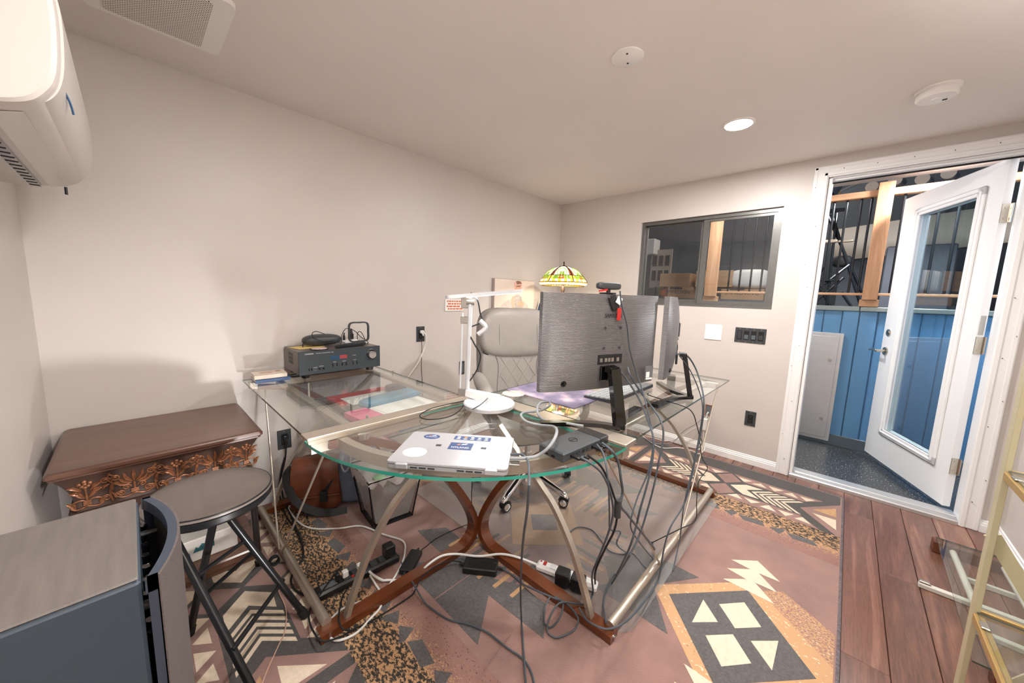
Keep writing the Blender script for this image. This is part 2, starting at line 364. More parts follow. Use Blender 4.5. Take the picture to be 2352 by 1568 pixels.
# door casing, jamb, threshold
def casing():
    c = MB()
    def flat(y0, y1, z0, z1, inner_low):
        c.bx(-0.016, 0, y0, y1, z0, z1, bev=0.003)
    flat(-2.134+0.002, -2.056, 0, 2.130, 1); flat(-2.987, -2.912, 0, 2.130, 1); flat(-2.912, -2.132, 2.056, 2.130, 1)
    # raised bead along the inner third
    c.bx(-0.022, -0.010, -2.128, -2.108, 0, 2.085, bev=0.004); c.bx(-0.022, -0.010, -2.936, -2.916, 0, 2.085, bev=0.004); c.bx(-0.022, -0.010, -2.93, -2.11, 2.064, 2.085, bev=0.004)
    c.bx(-0.019, -0.010, -2.076, -2.060, 0, 2.126, bev=0.003); c.bx(-0.019, -0.010, -2.983, -2.966, 0, 2.126, bev=0.003); c.bx(-0.019, -0.010, -2.98, -2.06, 2.108, 2.126, bev=0.003)
    o = tag(c.done('trim_1', 'trim_white'), kind='structure')
    j = MB(); j.bx(0.0, T+0.01, -2.152, -2.134, 0.02, 2.07); j.bx(0.0, T+0.002, -2.930, -2.912, 0.02, 2.07); j.bx(0.0, T+0.01, -2.93, -2.134, 2.052, 2.07)
    j.bx(0.03, 0.075, -2.134-0.012, -2.134, 0.02, 2.052); j.bx(0.03, 0.07, -2.912, -2.134, 2.040, 2.052)
    tag(j.done('trim_2', 'trim_white'), kind='structure')
    w = MB(); w.bx(0.073, 0.078, -2.150, -2.144, 0.03, 2.05); w.bx(0.072, 0.079, -2.905, -2.14, 2.032, 2.041)
    w.done('weather_strip', 'rubber_black', o)
    nl = MB()
    for y, zs in ((-2.098, (0.12, 0.55, 0.95, 1.35, 1.75)), (-2.07, (0.3, 0.8, 1.5, 2.0)), (-2.945, (0.16, 0.6, 0.98, 1.3, 1.7)), (-2.975, (0.3, 0.75, 1.1, 1.5))):
        for z in zs: nl.cyl((-0.0225, y, z), (-0.010, y, z), 0.0022, n=6)
    for y in (-2.2, -2.35, -2.5, -2.65, -2.8): nl.cyl((-0.0225, y, 2.098), (-0.010, y, 2.098), 0.0022, n=6)
    nl.done('nail', 'dark_grey', o)
casing()
th = MB(); th.bx(-0.02, 0.14, -2.912, -2.134, -0.005, 0.026, bev=0.006); th.bx(0.03, 0.075, -2.912, -2.134, 0.02, 0.034, bev=0.004)
for k in range(5): th.bx(-0.012+k*0.008, -0.008+k*0.008, -2.91, -2.136, 0.02, 0.0275)
tag(th.done('trim_3', 'aluminium'), kind='structure')

# ------------------------------------------------------------------ window in the back wall
win = thing('window_1', None, None, (0.06, -1.40, WZ0), kind='structure')
f = MB(); X0, X1 = 0.022, 0.085
e_ = 0.0008; f.bx(X0, X1, WY1+0.030, WY0-0.026, WZ0+e_, WZ0+0.022); f.bx(X0, X1, WY1+0.030, WY0-0.026, WZ1-0.028, WZ1-e_); f.bx(X0-0.001, X1, WY0-0.026, WY0-e_, WZ0+e_, WZ1-e_); f.bx(X0-0.001, X1, WY1+e_, WY1+0.03, WZ0+e_, WZ1-e_)
f.bx(X0+0.01, X0+0.014, WY1+.02, WY0-.02, WZ0+0.022, WZ0+0.03); f.done('window_frame', 'bronze_frame', win)
f = MB(); X0, X1 = 0.030, 0.055   # sliding sash on the right
a, b_ = -1.395, -1.884
f.bx(X0, X1, a-0.038, a, WZ0+0.024, WZ1-0.030); f.bx(X0, X1, b_+0.001, b_+0.026, WZ0+0.024, WZ1-0.030); f.bx(X0+0.001, X1, b_+0.026, a-0.038, WZ0+0.024, WZ0+0.052); f.bx(X0+0.001, X1, b_+0.026, a-0.038, WZ1-0.048, WZ1-0.030)
sash = f.done('window_sash', 'bronze_frame', win)
MB().bx(0.041, 0.044, b_+0.02, a-0.03, WZ0+0.045, WZ1-0.04).done('pane', 'window_glass', sash)
MB().bx(0.026, 0.034, a-0.028, a-0.016, 1.50, 1.58, bev=0.003).done('latch', 'bronze_frame', sash)
f = MB(); X0, X1 = 0.058, 0.080   # fixed light on the left
f.bx(X0, X1, -1.40, -1.372, WZ0+0.024, WZ1-0.030); f.bx(X0, X1, -0.927, -0.914, WZ0+0.024, WZ1-0.030); f.bx(X0+0.001, X1, -1.372, -0.927, WZ0+0.024, WZ0+0.058); f.bx(X0+0.001, X1, -1.372, -0.927, WZ1-0.042, WZ1-0.030)
fl = f.done('fixed_light', 'bronze_frame', win)
MB().bx(0.068, 0.071, -1.378, -0.92, WZ0+0.05, WZ1-0.035).done('pane', 'window_glass', fl)

# ------------------------------------------------------------------ the open door
hinge = Vector((0.118, -2.866, 0)); free = Vector((0.911, -2.543, 0)); dd = (free-hinge).normalized(); DW = (free-hinge).length
# local frame: x along the door from the hinge, y = thickness (away from the room), z up
DM = frame(hinge, dd, (-dd.y, dd.x, 0)); dn = DM.col[1].to_3d()
if dn.y > 0: pass
door = thing('door_1', None, None, (0.5, -2.7, 0.045), kind='structure')
d = MB(DM @ Matrix.Translation((0, -0.034, 0)))
z0, z1 = 0.045, 2.048; g0, g1, gz0, gz1 = 0.150, 0.652, 0.295, 1.895
d.bx(0, g0, 0, 0.034, z0, z1); d.bx(g1, DW, 0, 0.034, z0, z1); d.bx(g0, g1, 0, 0.034, z0, gz0); d.bx(g0, g1, 0, 0.034, gz1, z1)
slab = d.done('door_slab', 'trim_white', door)
DL = DM @ Matrix.Translation((0, -0.034, 0))
def dframe(side):
    b = MB(DL); y0, y1 = ((0.034, 0.048) if side > 0 else (-0.014, 0.0))
    for (a0, a1, c0, c1) in ((0.108, 0.160, 0.252, 1.938), (0.642, 0.735-0.04, 0.252, 1.938)): b.bx(a0, a1, y0, y1, c0, c1, bev=0.006)
    for (c0, c1) in ((0.252, 0.305), (1.885, 1.938)): b.bx(0.108, 0.695, y0, y1, c0, c1, bev=0.006)
    yy0, yy1 = ((0.040, 0.054) if side > 0 else (-0.020, -0.006))
    for (a0, a1) in ((0.125, 0.141), (0.662, 0.678)): b.bx(a0, a1, yy0, yy1, 0.268, 1.922, bev=0.005)
    for (c0, c1) in ((0.268, 0.284), (1.906, 1.922)): b.bx(0.125, 0.678, yy0, yy1, c0, c1, bev=0.005)
    return b.done('glass_frame', 'trim_white', door)
dframe(1); dframe(-1)
MB(DL).bx(0.155, 0.648, 0.014, 0.020, 0.298, 1.892).done('pane', 'door_glass', door)
def lever(side):
    b = MB(DL); y = 0.034 if side > 0 else 0.0; s = 1 if side > 0 else -1
    u, z = DW-0.062, 0.89
    b.cyl((u, y, z), (u, y+s*0.008, z), 0.032, 0.030, 24); b.cyl((u, y+s*0.008, z), (u, y+s*0.014, z), 0.026, 0.014, 24); b.cyl((u, y+s*0.010, z), (u, y+s*0.052, z), 0.011, n=16)
    b.tube(catmull([(u, y+s*0.052, z), (u-0.02*0, y+s*0.058, z+0.001), (u+0.03, y+s*0.058, z+0.004), (u+0.06, y+s*0.056, z+0.002), (u+0.095, y+s*0.054, z-0.004)], 5), [0.011]*6+[0.0085]*10+[0.007]*4+[0.009], 12)
    h = b.done('door_handle', 'nickel', door); return h
lever(1); lever(-1)
b = MB(DL); b.cyl((DW-0.066, 0.034, 1.035), (DW-0.066, 0.040, 1.035), 0.027, n=24); b.cyl((DW-0.066, 0.04, 1.035), (DW-0.066, 0.043, 1.035), 0.016, n=20); b.done('deadbolt', 'nickel', door)
b = MB(DL); b.cyl((DW-0.066, 0.042, 1.035), (DW-0.066, 0.0445, 1.035), 0.009, n=12); b.done('keyhole', 'dark_grey', door)
for z in (0.30, 1.03, 1.76):
    b = MB(DL); b.bx(-0.004, -0.0006, 0.001, 0.033, z-0.05, z+0.05)
    for kk in (-1, 1): b.cyl((-0.0055, 0.017, z+0.028*kk), (-0.003, 0.017, z+0.028*kk), 0.006, n=10)
    b.cyl((-0.007, -0.004, z-0.05), (-0.007, -0.004, z+0.05), 0.006, n=10)
    h = b.done('hinge', 'nickel', door)
MB(DL).bx(-0.0012, 0.0, 0.006, 0.028, 1.09, 1.20).done('certification_label', 'steel', door)

# ------------------------------------------------------------------ the hall behind the door
tag(MB().bx(T, 1.05, -3.5, 0.3, -0.05, 0.0).done('floor_hall', 'speckled_vinyl'), kind='structure')
pw = tag(MB().bx(1.025, 1.10, -3.5, 0.3, -0.05, 1.19).done('wall_hall', 'blue_paint'), kind='structure')
edges = [-3.2, -3.09, -2.98, -2.86, -2.74, -2.62, -2.501, -2.392, -2.287, -2.166, -2.05, -1.94, -1.82, -1.70, -1.58, -1.46, -1.34, -1.22]
for i in range(len(edges)-1):
    y0, y1 = edges[i], edges[i+1]; x = 1.013 if not (-2.51 < y0 < -2.30) else 1.004
    MB().bx(x, 1.026, y0+0.004, y1-0.004, 0.095, 1.19, bev=0.004).done('board', 'blue_paint', pw)
MB().bx(0.998, 1.024, -3.3, -1.2, 0.0, 0.098, bev=0.003).done('cove_base', 'cove_base', pw)
cp = MB(); cp.bx(0.990, 1.13, -3.5, -2.39, 1.19, 1.228, bev=0.004); cp.bx(0.998, 1.13, -2.385, 0.3, 1.19, 1.230, bev=0.004); cp.done('wall_cap', 'cap_metal', pw)
hp = thing('access_panel', 'brushed aluminium access panel low on the blue hall wall', 'panel', (0.99, -2.1, 0.03))
MB().bx(0.985, 1.012, -2.317, -1.75, 0.03, 0.995, bev=0.004).done('panel_frame', 'aluminium', hp)
MB().bx(0.978, 0.986, -2.290, -1.78, 0.06, 0.965, bev=0.003).done('panel_door', 'aluminium', hp)
for z in (0.754, 0.227):
    b = MB(); b.cyl((0.972, -2.248, z), (0.979, -2.248, z), 0.014, n=16); b.box((0.970, -2.248, z), (0.006, 0.022, 0.006)); b.done('latch', 'steel', hp)
# railing on the half wall
rl = thing('railing', 'fir railing with thin black balusters above the blue half wall', 'railing', (1.05, -2.0, 1.23))
MB().bx(1.005, 1.075, -3.4, -1.185, 2.115, 2.168, bev=0.004).done('top_rail', 'fir_y', rl)
MB().bx(1.012, 1.068, -3.4, -1.185, 1.322, 1.342, bev=0.003).done('bottom_rail', 'fir_y', rl)
def post(y0, y1):
    p = MB().bx(0.975, 1.01, y0, y1, 1.285, 2.215, bev=0.004).done('post', 'fir', rl)
    MB().bx(0.990, 1.075, y0-0.012, y1+0.012, 1.231, 1.288, bev=0.003).done('post_block', 'fir_y', rl); return p
post(-2.480, -2.388); post(-1.30, -1.185); post(-3.38, -3.29)
ys = [-2.13-0.0, -2.212, -2.300, -2.360, -2.545, -2.64, -2.735, -2.83, -2.925, -3.02, -3.115] + [-1.39, -1.487, -1.58, -1.668, -1.76, -1.85, -1.945, -2.04]
for y in ys: MB().cyl((1.04, y, 1.335), (1.04, y, 2.12), 0.0085, n=10).done('baluster', 'black_paint', rl)
# space behind the railing
tag(MB().bx(3.3, 3.4, -4.0, 1.2, 0.6, 3.2).done('wall_stair_back', 'slate_wall'), kind='structure')
tag(MB().bx(1.1, 3.4, 1.1, 1.2, 0.6, 3.2).done('wall_stair_left', 'slate_wall'), kind='structure')
tag(MB().bx(1.1, 3.4, -4.1, -4.0, 0.6, 3.2).done('wall_stair_right', 'slate_wall'), kind='structure')
tag(MB().bx(1.1, 3.4, -4.0, 1.2, 1.05, 1.12).done('floor_stair', 'slate_wall'), kind='structure')
tag(MB().bx(1.1, 3.4, -4.0, 1.2, 3.1, 3.2).done('ceiling_stair', 'slate_wall'), kind='structure')
tag(MB().bx(T, 1.16, -3.5, 0.3, 2.27, 2.35).done('ceiling_hall', 'ceiling_paint'), kind='structure')
tag(MB().bx(T, 1.1, 0.25, 0.35, -0.05, 2.3).done('wall_hall_left', 'slate_wall'), kind='structure')
tag(MB().bx(T, 1.1, -3.55, -3.45, -0.05, 2.3).done('wall_hall_right', 'blue_paint'), kind='structure')

# ------------------------------------------------------------------ corner desk
GZ = 0.760
desk = thing('corner_desk', 'glass corner desk with silver rails and bent brown wooden legs', 'desk', (-2.1, -1.1, 0))
def slab(name, poly, z0, z1, edge, parent=desk, m='desk_glass'):
    b = MB(); a = sum(poly[i][0]*poly[(i+1) % len(poly)][1]-poly[(i+1) % len(poly)][0]*poly[i][1] for i in range(len(poly)))
    if a < 0: poly = poly[::-1]
    n = len(poly); vs = [(x, y, z0) for x, y in poly]+[(x, y, z1) for x, y in poly]
    b.add(vs, [tuple(range(n-1, -1, -1)), tuple(range(n, 2*n))]); b.cur = 1
    b.f += [[i, (i+1) % n, n+(i+1) % n, n+i] for i in range(n)]; b.mi += [1]*n; b.sm += [False]*n
    return b.done(name, [m, edge], parent)
slab('left_glass_top', [(-2.832, -1.062), (-2.822, -0.108), (-2.150, -0.108), (-2.150, -1.062)], GZ-0.008, GZ, 'glass_edge_dark')
slab('right_glass_top', [(-2.028, -1.10), (-2.028, -1.840), (-0.705, -1.838), (-0.705, -1.10)], GZ-0.008, GZ, 'glass_edge_dark')
ARC = [(-2.112+0.728*math.cos(a), -1.118+0.728*math.sin(a)) for a in [PI+i*(PI/2)/36 for i in range(37)]]
slab('corner_glass_top', ARC+[(-2.122, -1.128)], GZ-0.016, GZ-0.006, 'glass_edge')
# wide rails between the tops
def rail(b, x0, x1, y0, y1):
    b.bx(x0, x1, y0, y1, GZ-0.010, GZ+0.001, bev=0.002); b.bx(x0+0.004, x1-0.004, y0+0.004, y1-0.004, GZ-0.022, GZ-0.009); b.bx(x0+0.015, x1-0.015, y0+0.015, y1-0.015, GZ-0.06, GZ-0.02)
b = MB(); rail(b, -2.834, -2.16, -1.128, -1.064); b.done('rail', 'desk_metal', desk)
b = MB(); rail(b, -2.115, -2.036, -1.844, -1.10); b.done('rail', 'desk_metal', desk)
b = MB(); b.bx(-0.80, -0.74, -1.80, -1.10, GZ-0.05, GZ-0.016, bev=0.003); b.done('rail', 'desk_metal', desk)
b = MB(); b.bx(-2.80, -2.16, -0.150, -0.105, GZ-0.05, GZ-0.012, bev=0.003); b.done('rail', 'desk_metal', desk)
# slim bars carrying the tops
for x in (-2.672, -2.19): MB().bx(x-0.016, x+0.016, -1.07, -0.14, GZ-0.034, GZ-0.014, bev=0.003).done('support_bar', 'desk_metal', desk)
for y in (-1.17, -1.72): MB().bx(-2.05, -0.75, y-0.018, y+0.018, GZ-0.036, GZ-0.016, bev=0.003).done('support_bar', 'desk_metal', desk)
# curved band under the corner top
def band():
    b = MB(); c = (-2.10, -1.10); n = 30; r0, r1 = 0.612, 0.640
    A = [PI+0.03+i*(PI/2-0.06)/n for i in range(n+1)]; vs = []; fs = []
    for a in A:
        for r, z in ((r0, GZ-0.062), (r1, GZ-0.062), (r1, GZ-0.024), (r0, GZ-0.024)): vs.append((c[0]+r*math.cos(a), c[1]+r*math.sin(a), z))
    for i in range(n):
        for j in range(4): fs.append((i*4+j, i*4+(j+1) % 4, i*4+4+(j+1) % 4, i*4+4+j))
    fs += [(3, 2, 1, 0), tuple(n*4+j for j in range(4))]
    b.add(vs, fs); return b.done('curved_band', 'desk_metal', desk)
band()
WOODP = [(0.0, 0.0275), (0.30, 0.0275), (0.58, 0.0275), (0.655, 0.038), (0.700, 0.085), (0.697, 0.16), (0.635, 0.285), (0.535, 0.425), (0.40, 0.560), (0.31, 0.632), (0.21, 0.686), (0.12, 0.712), (0.05, 0.722)]
METP = [(0.095, 0.035), (0.125, 0.116), (0.190, 0.260), (0.280, 0.389), (0.350, 0.450), (0.430, 0.510), (0.53, 0.585), (0.62, 0.655), (0.685, 0.715)]
def desk_frame(o, ax, wm):
    o = Vector(o); ax = Vector(ax); side = ax.cross(Vector((0, 0, 1)))
    P = [o+ax*s_+Vector((0, 0, z)) for s_, z in catmull([(s_, z, 0) for s_, z in WOODP], 5) and [(v.x, v.y) for v in catmull([(s_, z, 0) for s_, z in WOODP], 5)]]
    w = MB().tube(P, 1, sq=(0.026, 0.013), upv=None)
    # frame the section so that its width stays across the leg
    w = MB(); vs = []; fs = []
    T_ = [(P[min(i+1, len(P)-1)]-P[max(i-1, 0)]).normalized() for i in range(len(P))]
    for p, t in zip(P, T_):
        nrm = t.cross(side)
        for a, c in ((-1, -1), (1, -1), (1, 1), (-1, 1)): vs.append(p+side*(a*0.026)+nrm*(c*0.0145))
    for i in range(len(P)-1):
        for j in range(4): fs.append((i*4+j, i*4+(j+1) % 4, i*4+4+(j+1) % 4, i*4+4+j))
    fs += [(3, 2, 1, 0), tuple((len(P)-1)*4+j for j in range(4))]
    w.add(vs, fs); lg = w.done('wooden_leg', wm, desk)
    P = [o+ax*v.x+Vector((0, 0, v.y)) for v in catmull([(s_, z, 0) for s_, z in METP], 5)]
    m = MB(); vs = []; fs = []
    for i, p in enumerate(P):
        t = (P[min(i+1, len(P)-1)]-P[max(i-1, 0)]).normalized(); nrm = t.cross(side)
        for a, c in ((-1, -1), (1, -1), (1, 1), (-1, 1)): vs.append(p+side*(a*0.0125)+nrm*(c*0.009))
    for i in range(len(P)-1):
        for j in range(4): fs.append((i*4+j, i*4+(j+1) % 4, i*4+4+(j+1) % 4, i*4+4+j))
    fs += [(3, 2, 1, 0), tuple((len(P)-1)*4+j for j in range(4))]
    m.add(vs, fs); m.done('metal_leg', 'desk_metal', desk)
    e = o-ax*0.003+Vector((0, 0, 0.0265)); MB().cyl(e+side*0.0-ax*0.002+Vector((0,0,0)), e-ax*(-0.004), 0.008, n=12).done('bolt', 'chrome', lg)
desk_frame((-2.818, -1.100, 0), (1, 0, 0), 'desk_wood')
desk_frame((-2.818, -0.130, 0), (1, 0, 0), 'desk_wood')
desk_frame((-2.080, -1.838, 0), (0, 1, 0), 'desk_wood_y')
desk_frame((-0.745, -1.838, 0), (0, 1, 0), 'desk_wood_y')
MB().cyl((-2.785, -1.085, 0.048), (-2.785, -0.140, 0.048), 0.017, n=20).done('floor_tube', 'desk_metal', desk)
MB().cyl((-2.07, -1.815, 0.048), (-0.755, -1.812, 0.048), 0.017, n=20).done('floor_tube', 'desk_metal', desk)
for p0, p1 in (((-2.803, -0.56, 0.055), (-2.735, -0.135, 0.72)), ((-2.803, -0.60, 0.055), (-2.74, -1.06, 0.72)), ((-1.40, -1.832, 0.055), (-0.80, -1.80, 0.72)), ((-1.64, -1.832, 0.055), (-2.05, -1.72, 0.70))):
    MB().cyl(p0, p1, 0.0042, n=8).done('stay_rod', 'desk_metal', desk)
for x, y in ((-2.665, -1.150), (-2.14, -1.70)):
    b = MB(); b.lathe([(0.019, 0), (0.019, 0.018), (0.016, 0.0195), (0.0, 0.0195)], (x, y, GZ-0.036), 20); b.done('glass_mount', 'chrome', desk)
for x in (-2.74, -2.22): MB().cyl((x, -1.1145, GZ-0.04), (x, -1.120, GZ-0.04), 0.008, n=14).done('bolt', 'chrome', desk)

# ------------------------------------------------------------------ rug
RC = (-1.725, -1.24)
mat('rug_mauve', '98736A', 0.95, var=0.16, vscale=7, bump=0.9, bscale=420, sheen=0.3)
mat('rug_black', '4A4644', 0.95, var=0.25, vscale=90, bump=0.9, bscale=420, sheen=0.2)
mat('rug_char', '5E5A5A', 0.95, var=0.25, vscale=120, bump=0.9, bscale=420, sheen=0.2)
mat('rug_cream', 'E4D2BC', 0.95, var=0.08, vscale=60, bump=0.8, bscale=380)
mat('rug_tan', 'C59C74', 0.95, var=0.12, vscale=60, bump=0.8, bscale=380)
mat('rug_edge', '6E6468', 0.95, var=0.35, vscale=120, bump=0.8, bscale=200)
def speckle(name, c1, c2, scale, thr, dens_axis=None, lo=0, hi=1, flat_thr=0.0, c3=None):
    """two yarn colours scattered through each other; the mix may change across the rug"""
    m = bpy.data.materials.new(name); m.use_nodes = True; nt = m.node_tree; n = nt.nodes; L = nt.links; b = n['Principled BSDF']
    b.inputs['Roughness'].default_value = 0.95
    tc = n.new('ShaderNodeTexCoord'); v = n.new('ShaderNodeTexNoise'); v.inputs['Scale'].default_value = scale; v.inputs['Detail'].default_value = 6; v.inputs['Roughness'].default_value = 0.72
    mp = n.new('ShaderNodeMapping'); mp.inputs['Scale'].default_value = (1, 0.55, 1); L.new(tc.outputs['Object'], mp.inputs[0]); L.new(mp.outputs[0], v.inputs['Vector'])
    gt = n.new('ShaderNodeMath'); gt.operation = 'GREATER_THAN'; L.new(v.outputs[0], gt.inputs[0]); gt.inputs[1].default_value = thr
    if dens_axis is not None:
        sp = n.new('ShaderNodeSeparateXYZ'); L.new(tc.outputs['Object'], sp.inputs[0]); ab = n.new('ShaderNodeMath'); ab.operation = 'ABSOLUTE'; L.new(sp.outputs[dens_axis], ab.inputs[0])
        mr = n.new('ShaderNodeMapRange'); mr.inputs[1].default_value = lo; mr.inputs[2].default_value = hi; mr.inputs[3].default_value = thr; mr.inputs[4].default_value = flat_thr
        L.new(ab.outputs[0], mr.inputs[0]); L.new(mr.outputs[0], gt.inputs[1])
    mx = n.new('ShaderNodeMix'); mx.data_type = 'RGBA'; mx.inputs[6].default_value = lin(c1); mx.inputs[7].default_value = lin(c2); L.new(gt.outputs[0], mx.inputs[0])
    last = mx.outputs[2]
    if c3:
        v2 = n.new('ShaderNodeTexNoise'); v2.inputs['Scale'].default_value = scale*0.9; v2.inputs['Detail'].default_value = 2; ad = n.new('ShaderNodeVectorMath'); ad.operation = 'ADD'; ad.inputs[1].default_value = (5, 9, 2)
        L.new(mp.outputs[0], ad.inputs[0]); L.new(ad.outputs[0], v2.inputs['Vector']); g2 = n.new('ShaderNodeMath'); g2.operation = 'GREATER_THAN'; g2.inputs[1].default_value = 0.66; L.new(v2.outputs[0], g2.inputs[0])
        m2 = n.new('ShaderNodeMix'); m2.data_type = 'RGBA'; m2.inputs[7].default_value = lin(c3); L.new(g2.outputs[0], m2.inputs[0]); L.new(last, m2.inputs[6]); last = m2.outputs[2]
    L.new(last, b.inputs['Base Color'])
    bp = n.new('ShaderNodeBump'); bp.inputs['Strength'].default_value = 0.8; bp.inputs['Distance'].default_value = 0.003; L.new(v.outputs[0], bp.inputs['Height']); L.new(bp.outputs[0], b.inputs['Normal'])
    MATS[name] = m
speckle('rug_dense', '3A3633', 'C59C74', 120, 0.51)
speckle('rug_fade', '98736A', 'C59C74', 230, 0.68, 0, 0.76, 0.90, 0.44, '5A4C48')
speckle('rug_tan_spot', 'C59C74', '3A3634', 150, 0.66, c3='E2CDB2')
speckle('rug_fray', 'C59C74', '98736A', 190, 0.50, c3='E2CDB2')
RZ = 0.0105
rug = thing('area_rug', 'large brown southwestern rug with cream triangles and black chevrons under the desk', 'rug', (RC[0], RC[1], 0))
MB().bx(-3.318, -0.132, -2.428, -0.052, 0.0005, RZ, bev=0.003).done('rug_field', 'rug_mauve', rug)
e = MB()
for y in (-2.428, -0.052): e.cyl((-3.318, y, 0.0065), (-0.132, y, 0.0065), 0.0065, n=8)
for x in (-3.318, -0.132): e.cyl((x, -2.428, 0.0065), (x, -0.052, 0.0065), 0.0065, n=8)
e.done('bound_edge', 'rug_edge', rug)
def motif(name, poly, m, lift=1, sym=True):
    """poly in rug coordinates, woven proud of the field; mirrored across both axes of the rug when sym"""
    z1 = RZ+0.0008*lift
    seen = set()
    for su in (1, -1):
        for sv in (1, -1):
            if not sym and (su, sv) != (1, 1): continue
            q = [(u*su, v*sv) for u, v in poly]
            key = tuple(sorted((round(a, 3), round(c, 3)) for a, c in q))
            if key in seen: continue
            seen.add(key)
            MB().prism([(RC[0]+u, RC[1]+v) for u, v in q], RZ-0.002, z1).done(name, m, rug)
def R_(*pts): return [(x-RC[0], -(y-RC[1])) for x, y in pts]       # measured floor points -> (u, |v|)
# black end strip and band ground
motif('band_ground', [(1.0345, 0), (1.0345, 1.176), (1.581, 1.176), (1.581, 0), (1.581, -1.176), (1.0345, -1.176)], 'rug_black', 0.4)
# speckled stripes
motif('speckled_stripe', [(0.885, -1.18), (0.885, 1.18), (1.0345, 1.18), (1.0345, -1.18)], 'rug_dense', 0.4)
motif('fading_stripe', [(0.74, -1.18), (0.74, 1.18), (0.885, 1.18), (0.885, -1.18)], 'rug_fade', 0.4)
def cell(name, pts, m, lift):
    q = R_(*pts); motif(name, q, m, lift)
    q2 = [(u, 1.2-v) for u, v in q]; motif(name, q2, m, lift)
cell('mauve_strip', [(-0.300, -1.852), (-0.300, -2.338), (-0.393, -2.245), (-0.393, -1.935)], 'rug_mauve', 1.0)
cell('mauve_strip', [(-0.688, -1.852), (-0.688, -2.338), (-0.592, -2.245), (-0.592, -1.935)], 'rug_mauve', 1.0)
for t in ([(-0.330, -2.225), (-0.323, -2.300), (-0.377, -2.260)], [(-0.366, -2.143), (-0.318, -2.185), (-0.372, -2.220)], [(-0.325, -2.058), (-0.325, -2.142), (-0.380, -2.097)], [(-0.372, -1.970), (-0.326, -2.016), (-0.374, -2.055)], [(-0.332, -1.885), (-0.334, -1.968), (-0.384, -1.927)]):
    cell('cream_triangle', t, 'rug_cream', 1.8); cell('cream_triangle', [(-0.985-x, y) for x, y in t], 'rug_cream', 1.8)
cell('mauve_triangle', [(-0.490, -2.238), (-0.275, -2.416), (-0.702, -2.416)], 'rug_mauve', 1.0)
cell('tan_triangle', [(-0.462, -2.295), (-0.345, -2.398), (-0.465, -2.402)], 'rug_tan', 1.8)
cell('cream_triangle', [(-0.508, -2.298), (-0.500, -2.401), (-0.623, -2.404)], 'rug_cream', 1.8)
cell('cream_arrow', [(-0.498, -1.871), (-0.418, -1.949), (-0.414, -2.042), (-0.494, -1.962), (-0.568, -2.042), (-0.575, -1.955)], 'rug_cream', 1.6)
for i in range(5):
    y = -1.990-0.038*i; w = 0.086; h = 0.021
    cell('chevron_stripe', [(-0.495, y), (-0.495+w, y-w), (-0.495+w, y-w-h), (-0.495, y-h), (-0.495-w, y-w-h), (-0.495-w, y-w)], 'rug_cream', 1.6)
motif('mauve_diamond', R_((-0.398, -1.765), (-0.309, -1.840), (-0.398, -1.915), (-0.490, -1.840)), 'rug_mauve', 1.2)
motif('mauve_diamond', R_((-0.592, -1.765), (-0.502, -1.840), (-0.592, -1.915), (-0.684, -1.840)), 'rug_mauve', 1.2)
# feathers across the speckled stripe
for k in range(6):
    v0 = 0.06+0.222*k
    if v0+0.2 > 1.19: continue
    motif('feather', [(0.878, v0+0.02), (0.892, v0+0.13), (0.852, v0+0.15), (0.835, v0+0.05)], 'rug_char', 1.3)
    motif('feather_tip', [(0.866, v0-0.055), (0.902, v0+0.008), (0.880, v0+0.012), (0.832, v0-0.008)], 'rug_char', 1.3)
# large diamonds at both sides of the field
def P_(x, y): return (x, -y-1.24+0)
motif('tan_border', R_((-1.725, -1.838), (-1.395, -2.14), (-1.64, -2.418), (-1.81, -2.418), (-2.055, -2.14)), 'rug_tan_spot', 0.8)
motif('frayed_edge', R_((-1.43, -2.17), (-1.36, -2.25), (-1.47, -2.418), (-1.64, -2.418)), 'rug_fray', 0.6)
motif('dark_diamond', R_((-1.725, -1.905), (-1.462, -2.14), (-1.725, -2.378), (-1.988, -2.14)), 'rug_char', 1.4)
motif('cream_triangle', R_((-1.652, -2.017), (-1.725, -2.088), (-1.798, -2.017)), 'rug_cream', 2.2)
motif('cream_triangle', R_((-1.652, -2.268), (-1.725, -2.195), (-1.798, -2.268)), 'rug_cream', 2.2)
motif('cream_diamond', R_((-1.630, -2.070), (-1.545, -2.142), (-1.630, -2.213), (-1.708, -2.142)), 'rug_cream', 2.2)
motif('zigzag', R_((-1.303, -2.045), (-1.221, -2.137), (-1.303, -2.232), (-1.311, -2.155), (-1.384, -2.232), (-1.389, -2.153), (-1.466, -2.234), (-1.465, -2.047), (-1.394, -2.121), (-1.381, -2.044), (-1.310, -2.123)), 'rug_cream', 1.8)
# dark collar between the middle and each diamond
motif('dark_collar', R_((-1.725, -1.800), (-1.536, -1.655), (-1.536, -1.968), (-1.725, -1.838)), 'rug_char', 1.2)
motif('dark_wedge', R_((-1.725, -1.60), (-1.60, -1.70), (-1.725, -1.80)), 'rug_black', 1.3)
motif('dark_band', R_((-2.433, -1.243), (-2.237, -1.243), (-2.133, -1.439), (-2.132, -1.571), (-2.253, -1.655), (-2.264, -1.377), (-2.435, -1.505)), 'rug_char', 1.2)
